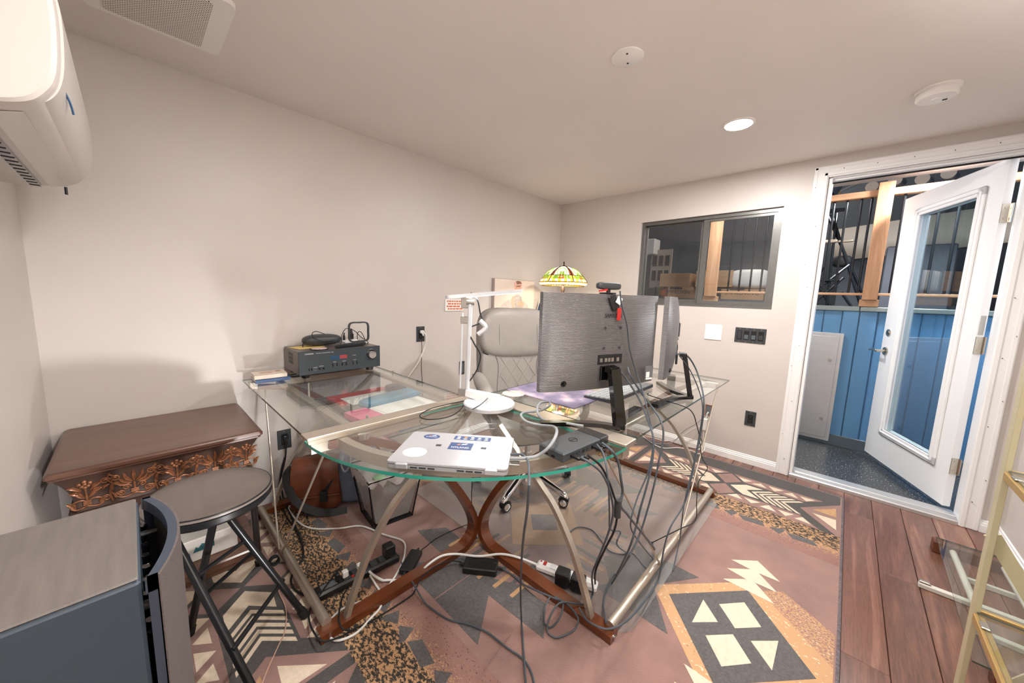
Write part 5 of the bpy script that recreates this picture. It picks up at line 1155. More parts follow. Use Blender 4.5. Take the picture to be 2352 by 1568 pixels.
MB().grid(lambda u, v: (-3.335+0.04*u, -1.16+0.74*v, 1.5295+0.012*u), 3, 2, lambda u, v: (-3.335+0.04*u, -1.16+0.74*v, 1.5275+0.012*u)).done('swing_flap', 'ac_white', ac)
b = MB(); b.tube([(-3.252+0.010*math.sin(q*PI*0.5)+0.0025, -1.150+0.10*q, 1.612-0.022*q*q+0.0) for q in [i/8 for i in range(9)]], 0.002, 6); b.done('blue_stripe', 'ac_blue', ac)
b = MB(); b.cyl((-3.30, -0.46, 1.528), (-3.30, -0.46, 1.505), 0.0035, n=8); b.done('drain_pin', 'plastic_black', ac)

# ------------------------------------------------------------------ ceiling fittings
def perf():
    m = bpy.data.materials.new('perforated_white'); m.use_nodes = True; nt = m.node_tree; n = nt.nodes; L = nt.links; b = n['Principled BSDF']; b.inputs['Roughness'].default_value = 0.4
    tc = n.new('ShaderNodeTexCoord'); mp = n.new('ShaderNodeMapping'); mp.inputs['Scale'].default_value = (125, 125, 0); mp.inputs['Rotation'].default_value = (0, 0, PI/4); L.new(tc.outputs['Object'], mp.inputs[0])
    fr = n.new('ShaderNodeVectorMath'); fr.operation = 'FRACTION'; L.new(mp.outputs[0], fr.inputs[0]); sb = n.new('ShaderNodeVectorMath'); sb.operation = 'SUBTRACT'; sb.inputs[1].default_value = (0.5, 0.5, 0); L.new(fr.outputs[0], sb.inputs[0])
    ln = n.new('ShaderNodeVectorMath'); ln.operation = 'LENGTH'; L.new(sb.outputs[0], ln.inputs[0]); lt = n.new('ShaderNodeMath'); lt.operation = 'LESS_THAN'; lt.inputs[1].default_value = 0.30; L.new(ln.outputs['Value'], lt.inputs[0])
    mx = n.new('ShaderNodeMix'); mx.data_type = 'RGBA'; mx.inputs[6].default_value = lin('E6E2DC'); mx.inputs[7].default_value = lin('4A4640'); L.new(lt.outputs[0], mx.inputs[0]); L.new(mx.outputs[2], b.inputs['Base Color']); MATS['perforated_white'] = m
perf()
vt = thing('ceiling_fan_grille', 'white perforated exhaust fan grille on the ceiling near the air conditioner', 'vent', (-3.04, -0.49, H))
MB().prism(rrect(-3.225, -2.862, -0.69, -0.300, 0.03), H-0.016, H).done('grille_plate', 'plastic_white', vt)
MB().prism(rrect(-3.180, -2.920, -0.650, -0.325, 0.01), H-0.0185, H-0.015).done('perforated_panel', 'perforated_white', vt)
def downlight(x, y, label):
    t = thing('recessed_light', label, 'light', (x, y, H)); mat('lamp_disc', 'FFFFFF', 0.4, emit='FFF6EA', estr=30)
    MB().lathe([(0.076, 0.0), (0.076, -0.005), (0.066, -0.008), (0.064, -0.006)], (x, y, H), 40).done('trim_ring', 'plastic_white', t)
    MB().lathe([(0.065, -0.0065), (0.0, -0.0068)], (x, y, H), 40).done('lens', 'lamp_disc', t)
downlight(CEIL_LIGHTS[0][0], CEIL_LIGHTS[0][1], 'lit round recessed light in the ceiling before the door')
downlight(CEIL_LIGHTS[1][0], CEIL_LIGHTS[1][1], 'added unseen recessed fill light in the ceiling above the front of the desk')
downlight(CEIL_LIGHTS[2][0], CEIL_LIGHTS[2][1], 'added unseen recessed fill light in the ceiling near the right wall')
cv = thing('ceiling_cover_plate', 'flat white round cover plate with two screws at the ceiling centre', 'cover plate', (-1.748, -1.565, H))
MB().lathe([(0.062, 0.0), (0.0625, -0.003), (0.059, -0.005), (0.0, -0.005)], (-1.748, -1.565, H), 40).done('disc', 'plastic_white', cv)
for s_ in (-1, 1): MB().cyl((-1.748+0.028*s_, -1.565+0.012*s_, H-0.005), (-1.748+0.028*s_, -1.565+0.012*s_, H-0.0065), 0.0045, n=10).done('screw', 'dark_grey', cv)
sm = thing('smoke_detector', 'round white smoke detector on the ceiling above the door', 'smoke detector', (-0.675, -2.50, H)); sc2 = (-0.675, -2.50, H)
MB().lathe([(0.072, 0), (0.072, -0.006), (0.066, -0.010)], sc2, 40).done('mounting_ring', 'plastic_white', sm)
MB().lathe([(0.062, -0.008), (0.064, -0.014), (0.066, -0.018), (0.065, -0.034), (0.058, -0.040), (0.0, -0.041)], sc2, 40).done('housing', 'plastic_white', sm)
MB().lathe([(0.016, -0.040), (0.015, -0.0445), (0, -0.0445)], sc2, 20).done('test_button', 'plastic_white', sm)
b = MB(); [b.bx(-0.675+0.02+0.004*i, -0.675+0.0215+0.004*i, -2.535, -2.520, H-0.0415, H-0.0405) for i in range(4)]; b.done('sound_slot', 'dark_grey', sm)
hl = thing('hall_ceiling_light', 'lit round ceiling light in the hall above the open door', 'light', (0.80, -2.742, 2.27))
mat('hall_disc', 'FFFFFF', 0.4, emit='F2F6FF', estr=22); MB().lathe([(0.075, 0), (0.075, -0.012), (0.066, -0.016)], (0.80, -2.742, 2.27), 36).done('trim_ring', 'plastic_white', hl); MB().lathe([(0.066, -0.015), (0, -0.0155)], (0.80, -2.742, 2.27), 36).done('lens', 'hall_disc', hl)

# ------------------------------------------------------------------ outlets and switches
def wallframe(plane, a, z):
    """x to the viewer's right, y up, z out of the wall"""
    return frame((a, 0, z), (1, 0, 0), (0, 0, 1)) if plane == 'A' else frame((0, a, z), (0, -1, 0), (0, 0, 1))
def outlet(label, plane, a, z, plug=None, white=False):
    M = wallframe(plane, a, z); t = thing('wall_outlet', label, 'outlet', M.translation)
    MB(M).box((0, 0, 0.003), (0.070, 0.114, 0.006), bev=0.002).done('cover_plate', 'dark_grey', t)
    MB(M).box((0, 0, 0.0065), (0.034, 0.068, 0.004), bev=0.001).done('receptacle', 'plastic_black', t)
    b = MB(M)
    for dy in (-0.018, 0.018):
        for dx in (-0.006, 0.006): b.box((dx, dy+0.003, 0.0088), (0.0018, 0.007, 0.0006))
        b.cyl((0, dy-0.007, 0.0085), (0, dy-0.007, 0.0092), 0.0022, n=8)
    b.done('slot', 'plastic_grey', t)
    b = MB(M); [b.cyl((0, dy, 0.006), (0, dy, 0.0075), 0.003, n=8) for dy in (-0.048, 0.048)]; b.done('screw', 'steel', t)
    if plug:
        pm, dy = plug; q = MB(M); q.box((0.002, dy, 0.020), (0.026, 0.022, 0.026), bev=0.004); q.cyl((0.004, dy-0.008, 0.024), (0.008, dy-0.03, 0.030), 0.008, 0.0045, 10); tag(q.done('wall_plug', pm), 'white cord plug in the upper outlet of the left wall' if pm == 'plastic_white' else 'black cord plug in the low outlet beside the carved console', 'plug')
    return t
outlet('dark wall outlet above the desk on the left wall with a white plug', 'A', -1.711, 0.922, ('plastic_white', 0.018))
outlet('dark wall outlet low on the left wall beside the carved console', 'A', -2.626, 0.355, ('plastic_black', 0.016))
outlet('dark wall outlet low on the back wall left of the door', 'B', -1.865, 0.355)
outlet('dark wall outlet on the back wall half hidden behind the edge-on monitor', 'B', -1.262, 0.985)
cb = thing('wall_box_opening', 'open wall box with white cables coming out low on the back wall', 'wall box', (0, -1.575, 0.35))
b = MB(); b.bx(-0.004, 0.0, -1.600, -1.550, 0.302, 0.306); b.bx(-0.004, 0, -1.60, -1.55, 0.39, 0.394); b.bx(-0.004, 0, -1.600, -1.596, 0.302, 0.394); b.bx(-0.004, 0, -1.554, -1.55, 0.302, 0.394); b.done('box_rim', 'print_rust', cb); MB().bx(-0.0015, 0.0, -1.598, -1.552, 0.304, 0.392).done('box_back', 'plastic_grey', cb)
vp = thing('vent_plate', 'dark vertical slotted wall plate behind the desk lamp', 'wall plate', (-1.312, 0, 0.612))
MB().bx(-1.338, -1.285, -0.006, 0, 0.556, 0.670, bev=0.002).done('cover_plate', 'dark_grey', vp)
for k in range(7): MB().bx(-1.325, -1.298, -0.0075, -0.005, 0.575+0.011*k, 0.581+0.011*k).done('slot', 'plastic_grey', vp)
wp = thing('blank_plate', 'white square blank plate below the window', 'wall plate', (0, -1.551, 0.99))
MB().bx(-0.006, 0, -1.612, -1.490, 0.929, 1.051, bev=0.002).done('plate', 'plastic_white', wp)
sw = thing('switch_plate', 'dark four-gang switch plate below the window beside the door', 'switch', (0, -1.801, 0.987)); M = wallframe('B', -1.801, 0.987)
MB(M).box((0, 0, 0.003), (0.198, 0.112, 0.006), bev=0.002).done('cover_plate', 'dark_grey', sw)
mat('switch_smoke', '5D666C', 0.25)
for k in range(4):
    x = -0.069+0.046*k; s_ = MB(M).box((x, 0, 0.0065), (0.033, 0.068, 0.004), bev=0.001).done('switch_frame', 'plastic_black', sw)
    MB(M).box((x, -0.012 if k else 0, 0.009), (0.026, 0.032 if k else 0.058, 0.004), bev=0.001, R=Matrix.Rotation(0.08, 3, 'X')).done('rocker', 'switch_smoke' if k in (1, 2) else 'dark_grey', s_)
b = MB(M); [b.cyl((-0.069+0.046*k, dy, 0.005), (-0.069+0.046*k, dy, 0.0072), 0.0028, n=8) for k in range(4) for dy in (-0.048, 0.048)]; b.done('screw', 'steel', sw)

# ------------------------------------------------------------------ canvas, sign, flag on the left wall
mat('canvas_bg', 'E3D3C6', 0.8, var=0.05, vscale=5); mat('skin_print', 'E2B09A', 0.8); mat('skin_shade', 'CF967F', 0.8); mat('dress_print', 'B3AAA6', 0.8, var=0.35, vscale=90); mat('fur_print', 'CDBFB8', 0.8, var=0.15, vscale=30); mat('pink_print', 'E3B5AE', 0.8); mat('hair_print', '8E6A55', 0.8); mat('canvas_side', 'B9ADA5', 0.8)
cvp = thing('canvas_print', 'canvas photo print of a baby in a floral dress on the left wall', 'picture', (-0.72, 0, 1.1))
MB().bx(-0.985, -0.440, -0.034, -0.002, 1.005, 1.378, bev=0.002).done('canvas', ['canvas_side'], cvp)
CV = frame((-0.712, -0.0345, 1.19), (1, 0, 0), (0, 0, 1))
MB(CV).box((0, 0, 0), (0.538, 0.366, 0.001)).done('print', 'canvas_bg', cvp)
def pp(poly, m, z, nm='figure'): return MB(CV).prism(poly, 0.0005, z).done(nm, m, cvp)
pp(ell(0.0, -0.10, 0.20, 0.11), 'fur_print', 0.0010, 'fur_throw'); pp(ell(0.03, -0.045, 0.075, 0.10), 'dress_print', 0.0014, 'dress'); pp(ell(0.035, 0.115, 0.050, 0.055), 'skin_print', 0.0016, 'face'); pp(ell(0.035, 0.150, 0.047, 0.028), 'hair_print', 0.0018, 'hair')
pp([(-0.018, 0.128), (0.085, 0.140), (0.083, 0.152), (-0.016, 0.141)], 'pink_print', 0.0020, 'headband'); pp(ell(-0.005, 0.150, 0.018, 0.018, 12), 'pink_print', 0.0022, 'bow')
for dx in (0.018, 0.052): pp(ell(dx, 0.118, 0.006, 0.004, 10), 'hair_print', 0.0018, 'eye')
pp(ell(0.036, 0.092, 0.010, 0.004, 10), 'skin_shade', 0.0018, 'mouth'); pp(ell(-0.030, -0.02, 0.022, 0.055), 'skin_print', 0.0017, 'arm'); pp(ell(0.075, -0.035, 0.050, 0.022), 'skin_print', 0.0017, 'arm')
pp(ell(-0.045, -0.13, 0.06, 0.026), 'skin_print', 0.0016, 'leg')
sg = thing('wall_sign', 'small white wall sign with rows of orange lettering behind the desk lamp', 'sign', (-1.40, 0, 1.09)); SGM = frame((-1.403, -0.009, 1.139), (1, 0, 0), (0, 0, 1))
MB().bx(-1.492, -1.314, -0.009, 0, 1.092, 1.186, bev=0.001).done('board', 'plastic_white', sg); mat('sign_orange', 'CF7048', 0.6)
rnd = random.Random(4)
for r_ in range(4):
    x = -0.075+rnd.uniform(0, 0.015)
    while x < 0.06:
        w_ = rnd.uniform(0.012, 0.035); MB(SGM).box((x+w_/2, 0.030-0.020*r_, 0.0004), (w_, 0.011, 0.0008)).done('lettering', 'sign_orange', sg); x += w_+0.006
fg = thing('small_flag', 'small American flag standing behind the chair headrest by the canvas', 'flag', (-0.36, -0.03, 0.9)); mat('flag_red', 'B23A44', 0.7); mat('flag_white', 'ECE6E2', 0.7); mat('flag_blue', '2E3F63', 0.7)
FG = frame((-0.40, -0.035, 1.02), (0.92, 0, -0.30), (0.30, 0, 0.92))
for i in range(7): MB(FG).bx(0.0, 0.11, 0.012*i, 0.012*i+0.012, -0.001, 0.001).done('stripe', 'flag_red' if i % 2 == 0 else 'flag_white', fg)
MB(FG).bx(-0.002, 0.045, 0.045, 0.150, -0.0012, 0.0012).done('canton', 'flag_blue', fg); MB(FG).cyl((-0.004, -0.20, 0), (-0.004, 0.19, 0), 0.003, n=8).done('stick', 'plastic_white', fg)

# ------------------------------------------------------------------ waste basket and bags under the desk
def mesh_mat():
    m = bpy.data.materials.new('wire_mesh'); m.use_nodes = True; nt = m.node_tree; n = nt.nodes; L = nt.links; b = n['Principled BSDF']; b.inputs['Base Color'].default_value = lin('1A1B1D'); b.inputs['Roughness'].default_value = 0.4; b.inputs['Metallic'].default_value = 0.4
    tc = n.new('ShaderNodeTexCoord'); mp = n.new('ShaderNodeMapping'); mp.inputs['Scale'].default_value = (230, 230, 230); mp.inputs['Rotation'].default_value = (0.7, 0.0, 0.7); L.new(tc.outputs['Object'], mp.inputs[0])
    fr = n.new('ShaderNodeVectorMath'); fr.operation = 'FRACTION'; L.new(mp.outputs[0], fr.inputs[0]); sb = n.new('ShaderNodeVectorMath'); sb.operation = 'SUBTRACT'; sb.inputs[1].default_value = (0.5, 0.5, 0.5); L.new(fr.outputs[0], sb.inputs[0])
    ln = n.new('ShaderNodeVectorMath'); ln.operation = 'LENGTH'; L.new(sb.outputs[0], ln.inputs[0]); gt = n.new('ShaderNodeMath'); gt.operation = 'GREATER_THAN'; gt.inputs[1].default_value = 0.56; L.new(ln.outputs['Value'], gt.inputs[0])
    L.new(gt.outputs[0], b.inputs['Alpha']); MATS['wire_mesh'] = m
mesh_mat()
thin_glass('liner_plastic', 'D8D0CE', 1.4, 0.35, boost=2.5)
def liner_mat():
    m = mat('bag_liner', 'E6E0DE', 0.45, bump=0.5, bscale=25); b = m.node_tree.nodes['Principled BSDF']; b.inputs['Alpha'].default_value = 0.8
    return m
liner_mat()
BB = [(-2.408, -0.668), (-2.205, -0.695), (-2.185, -0.505), (-2.388, -0.478)]; BT = [(-2.452, -0.712), (-2.172, -0.742), (-2.145, -0.468), (-2.425, -0.438)]
bk = thing('waste_basket', 'black wire mesh waste basket with a plastic liner under the desk', 'waste basket', (-2.30, -0.59, 0.012))
zb0, zt0 = 0.0125, 0.295
for i in range(4):
    j = (i+1) % 4; MB().add([(*BB[i], zb0), (*BB[j], zb0), (*BT[j], zt0), (*BT[i], zt0)], [(0, 1, 2, 3)]).done('mesh_wall', 'wire_mesh', bk)
MB().prism(BB, zb0, zb0+0.004).done('bottom', 'black_paint', bk)
b = MB(); b.tube([Vector((*p, zt0)) for p in BT], 0.005, 8, closed=True); b.tube([Vector((*p, zb0+0.003)) for p in BB], 0.004, 8, closed=True)
for i in range(4): b.tube([Vector((*BB[i], zb0)), Vector((*BT[i], zt0))], 0.004, 8)
b.done('rim_wire', 'black_paint', bk)
def liner():
    rnd = random.Random(9); N = 48; rings = []
    def pt(P, q):
        i = int(q*4) % 4; f_ = q*4-int(q*4); return Vector(P[i]).lerp(Vector(P[(i+1) % 4]), f_)
    cen = Vector((-2.3, -0.59)); vs = []; fs = []
    levels = [(0.85, 0.03, 0), (0.90, 0.12, 0), (0.95, 0.22, 0), (0.99, 0.295, 0), (1.015, 0.305, 1), (1.04, 0.285, 1), (1.04, 0.25, 2)]
    for k, z, w_ in levels:
        for i in range(N):
            q = i/N; t = (z-zb0)/(zt0-zb0); p = pt(BB, q).lerp(pt(BT, q), min(1, t)); p = cen+(p-cen)*k
            zz = z+(rnd.uniform(-0.02, 0.02) if w_ == 2 else rnd.uniform(-0.004, 0.006)*(w_ > 0)) + (0.02*math.sin(q*2*PI*2+1) if w_ == 2 else 0)
            p = cen+(p-cen)*(1+rnd.uniform(-0.012, 0.012)); vs.append((p.x, p.y, zz))
    for r in range(len(levels)-1):
        for i in range(N): j = (i+1) % N; fs.append((r*N+i, r*N+j, (r+1)*N+j, (r+1)*N+i))
    MB().add(vs, fs, True).done('liner', 'bag_liner', bk)
liner()
mat('litter_green', '8FB08A', 0.7); mat('litter_rose', 'C99A98', 0.7)
b = MB(); rnd = random.Random(2)
for k in range(9): b.cur = k % 3; b.sup((-2.30+rnd.uniform(-0.06, 0.06), -0.60+rnd.uniform(-0.06, 0.06), 0.06+0.018*k), (0.05, 0.035, 0.02), 0.7, 0.7, 10, 6, R=Matrix.Rotation(rnd.uniform(0, 3), 3, 'Z'))
b.done('litter', ['paper_white', 'litter_rose', 'litter_green'], bk)['kind'] = 'stuff'

mat('satchel_leather', '6B3A26', 0.38, var=0.35, vscale=14, bump=0.2, bscale=70); mat('strap_black', '202224', 0.6, bump=0.3, bscale=300); mat('tote_grey', 'A3A6AB', 0.85, var=0.25, vscale=160, bump=0.4, bscale=200); mat('tote_dark', '77849A', 0.8, var=0.1, vscale=20, bump=0.3, bscale=40)
sa = thing('leather_satchel', 'brown leather satchel with a black strap slumped against the left wall', 'bag', (-2.52, -0.21, 0.011)); SM = frame((-2.535, -0.255, 0.0135), (0.80, -0.45, 0), (0.45, 0.80, 0))
def slump(p): return (p.x+0.10*p.z*0, p.y-0.10*max(0, p.z), p.z)
b = MB(SM); b.sup((0, 0, 0.145), (0.135, 0.058, 0.143), 0.35, 0.4, 30, 18, lambda p: (p.x*(1-0.25*(p.z+0.143)/0.286), p.y+0.02*math.sin(9*p.z), p.z)); body = b.done('body', 'satchel_leather', sa)
b = MB(SM); fl_pts = [(-0.075, 0.285), (-0.082, 0.24), (-0.079, 0.18), (-0.068, 0.12), (-0.066, 0.085)]
b.grid(lambda u, v: (lambda t: ((u-0.5)*0.235*(1-0.1*math.cos(v*3)), 0.05 if v < 0.2 else 0.05-0.05*0 , 0) )(0), 1, 1) if False else None
fp_ = catmull([(0.045, 0.270, 0), (0.02, 0.292, 0), (-0.03, 0.288, 0), (-0.066, 0.24, 0), (-0.072, 0.17, 0), (-0.066, 0.095, 0)], 4)
b.grid(lambda u, v: (lambda p: ((u-0.5)*0.215*(1+0.12*v), p.x-0.006*math.sin(u*PI), p.y))(fp_[int(round(v*(len(fp_)-1)))]), 14, len(fp_)-1, lambda u, v: (lambda p: ((u-0.5)*0.215*(1+0.12*v), p.x+0.004-0.006*math.sin(u*PI), p.y-0.004))(fp_[int(round(v*(len(fp_)-1)))]))
fo = b.done('flap', 'satchel_leather', sa)
b = MB(SM); b.tube([((u-0.5)*0.24, -0.075-0.004*math.sin(u*PI), 0.097) for u in [i/12 for i in range(13)]], 0.003, 6); b.done('seam', 'satchel_leather', fo)
b = MB(SM); b.tube(catmull([(-0.125, 0.0, 0.245), (-0.140, -0.045, 0.215), (-0.115, -0.085, 0.14), (-0.06, -0.11, 0.075), (0.02, -0.115, 0.030), (0.10, -0.11, 0.012), (0.16, -0.10, 0.010)], 6), 1, sq=(0.019, 0.0022), upv=(0, -0.8, 0.6)); b.done('strap', 'strap_black', sa)
b = MB(SM); b.box((0.045, -0.088, 0.10), (0.035, 0.02, 0.06), bev=0.004); b.tube(catmull([(0.09, -0.06, 0.20), (0.06, -0.085, 0.14), (0.045, -0.09, 0.10)], 5), 1, sq=(0.012, 0.002)); b.done('buckle', 'strap_black', sa)
b = MB(SM); b.tube([(-0.128+0.010*math.cos(2*PI*i/14), -0.01, 0.250+0.012*math.sin(2*PI*i/14)) for i in range(14)], 0.0022, 6, closed=True); b.done('ring', 'steel', sa)
tt = thing('fabric_tote', 'grey woven tote bag standing between the satchel and the waste basket', 'bag', (-2.35, -0.27, 0.011)); TM = frame((-2.340, -0.325, 0.0135), (0.80, -0.50, 0), (0.50, 0.80, 0))
b = MB(TM); b.sup((0, 0.0, 0.165), (0.118, 0.07, 0.163), 0.4, 0.45, 30, 18, lambda p: (p.x*(1-0.12*(p.z+0.16)/0.32)+0.006*math.sin(14*p.z), p.y*(1-0.35*(p.z+0.16)/0.32)+0.008*math.sin(11*p.z+p.x*20), p.z)); b.done('body', 'tote_dark', tt)
b = MB(TM); b.grid(lambda u, v: (0.015+0.085*u, -0.074+0.026*v-0.004*math.sin(u*PI), 0.012+0.29*v), 6, 8, lambda u, v: (0.015+0.085*u, -0.069+0.026*v-0.004*math.sin(u*PI), 0.012+0.29*v)); b.done('front_panel', 'tote_grey', tt)
b = MB(TM); b.tube(catmull([(0.013, -0.078, 0.03), (0.010, -0.077, 0.07), (0.018, -0.076, 0.085), (0.004, -0.068, 0.13), (0.008, -0.062, 0.19)], 5), 0.0022, 6); b.done('piping', 'plastic_white', tt)
b = MB(TM); b.tube(catmull([(-0.065, -0.055, 0.29), (-0.07, -0.085, 0.25), (-0.05, -0.095, 0.215), (-0.025, -0.085, 0.25), (-0.03, -0.05, 0.30)], 6), 0.0055, 8); b.tube(catmull([(-0.06, 0.0, 0.32), (-0.05, 0.01, 0.40), (0.02, 0.01, 0.41), (0.05, 0.0, 0.32)], 6), 1, sq=(0.012, 0.002)); b.done('handle', 'tote_grey', tt)

# ------------------------------------------------------------------ power strips and adapters on the rug
ZR = 0.0128
ps = thing('power_strip', 'black power strip with plugs lying along the left wooden desk leg', 'power strip', (-2.60, -0.925, ZR)); PSM = frame((-2.600, -0.925, ZR), (0.33, -0.02, 0), (0.02, 0.33, 0))
MB(PSM).box((0, 0, 0.018), (0.345, 0.058, 0.036), bev=0.008).done('housing', 'plastic_black', ps)
b = MB(PSM); b.box((-0.118, 0, 0.0362), (0.06, 0.03, 0.0008)); b.done('info_print', 'plastic_grey', ps)
for k in range(6):
    b = MB(PSM); b.box((-0.05+0.038*k, 0, 0.0365), (0.028, 0.034, 0.002), bev=0.0008); b.done('socket', 'dark_grey', ps)
MB(PSM).box((-0.03, -0.018, 0.038), (0.010, 0.008, 0.006)).done('switch', 'red_plastic', ps)
MB(PSM).box((-0.055, 0.0, 0.052), (0.022, 0.022, 0.030), bev=0.004).done('plug', 'plastic_white', ps); MB(PSM).box((0.005, 0.004, 0.050), (0.020, 0.022, 0.026), bev=0.004).done('plug', 'plastic_white', ps)
MB(PSM).box((-0.085, 0.0, 0.054), (0.016, 0.022, 0.034), bev=0.004).done('plug', 'plastic_black', ps); MB(PSM).box((0.135, 0.004, 0.062), (0.046, 0.046, 0.052), bev=0.005).done('plug', 'plastic_black', ps)
def brick(name, label, c, ax, d, led=False, z=ZR):
    M = frame((c[0], c[1], z), ax, (-ax[1], ax[0], 0)); t = thing(name, label, 'adapter', (c[0], c[1], z)); MB(M).box((0, 0, d[2]/2), d, bev=0.004).done('housing', 'plastic_black', t)
    b = MB(M); b.cyl((d[0]/2, 0, d[2]/2), (d[0]/2+0.022, 0, d[2]/2), 0.006, 0.004, 10); b.cyl((-d[0]/2, 0, d[2]/2), (-d[0]/2-0.022, 0, d[2]/2), 0.008, 0.005, 10); b.done('strain_relief', 'rubber_black', t)
    if led: MB(M).cyl((d[0]/2-0.012, 0.01, d[2]), (d[0]/2-0.012, 0.01, d[2]+0.0006), 0.0015, n=8).done('indicator', 'litter_green', t)
    return t
brick('power_adapter', 'flat black power adapter lying across the joint of the wooden desk legs', (-2.196, -1.252, 0), (0.095, -0.124, 0), (0.150, 0.078, 0.030), True)
brick('power_adapter', 'black power adapter lying beside the black power strip', (-2.402, -1.012, 0), (0.098, 0.07, 0), (0.130, 0.055, 0.028))
wsx = thing('white_power_strip', 'white power strip with a red switch beside the right wooden desk leg', 'power strip', (-1.97, -1.57, ZR)); WSM = frame((-1.972, -1.556, ZR+0.004), (0.075, -0.24, 0), (0.24, 0.075, 0))
MB(WSM).box((0, 0, 0.017), (0.270, 0.048, 0.034), bev=0.010).done('housing', 'plastic_white', wsx); MB(WSM).box((-0.098, 0, 0.035), (0.014, 0.020, 0.006), bev=0.001).done('switch', 'red_plastic', wsx); MB(WSM).cyl((-0.118, 0.006, 0.034), (-0.118, 0.006, 0.036), 0.004, n=8).done('reset_button', 'red_plastic', wsx)
for k in range(4): MB(WSM).box((-0.06+0.045*k, 0, 0.0345), (0.026, 0.030, 0.0012)).done('socket', 'silk_white', wsx)
[MB(WSM).box((xx, -0.034, 0.034), (0.056, 0.052, 0.058), bev=0.004).done('charger_block', 'plastic_black', wsx) for xx in (-0.005, 0.062)]
fc = MB().cyl((-2.196, -1.868, 0.615), (-2.191, -1.868, 0.557), 0.0105, n=12); tag(fc.done('ferrite_bead', 'dark_grey'), 'dark ferrite bead clamped on a hanging dock cable', 'ferrite bead')
b = MB(); [b.tube([(-2.83+0.018*math.cos(2*PI*i/16), -0.60+0.006*k, 0.032+0.018*math.sin(2*PI*i/16)) for i in range(16)], 0.003, 6, closed=True) for k in range(4)]; tag(b.done('wire_coil', 'rubber_black'), 'small coil of black wire beside the left floor tube', 'wire')

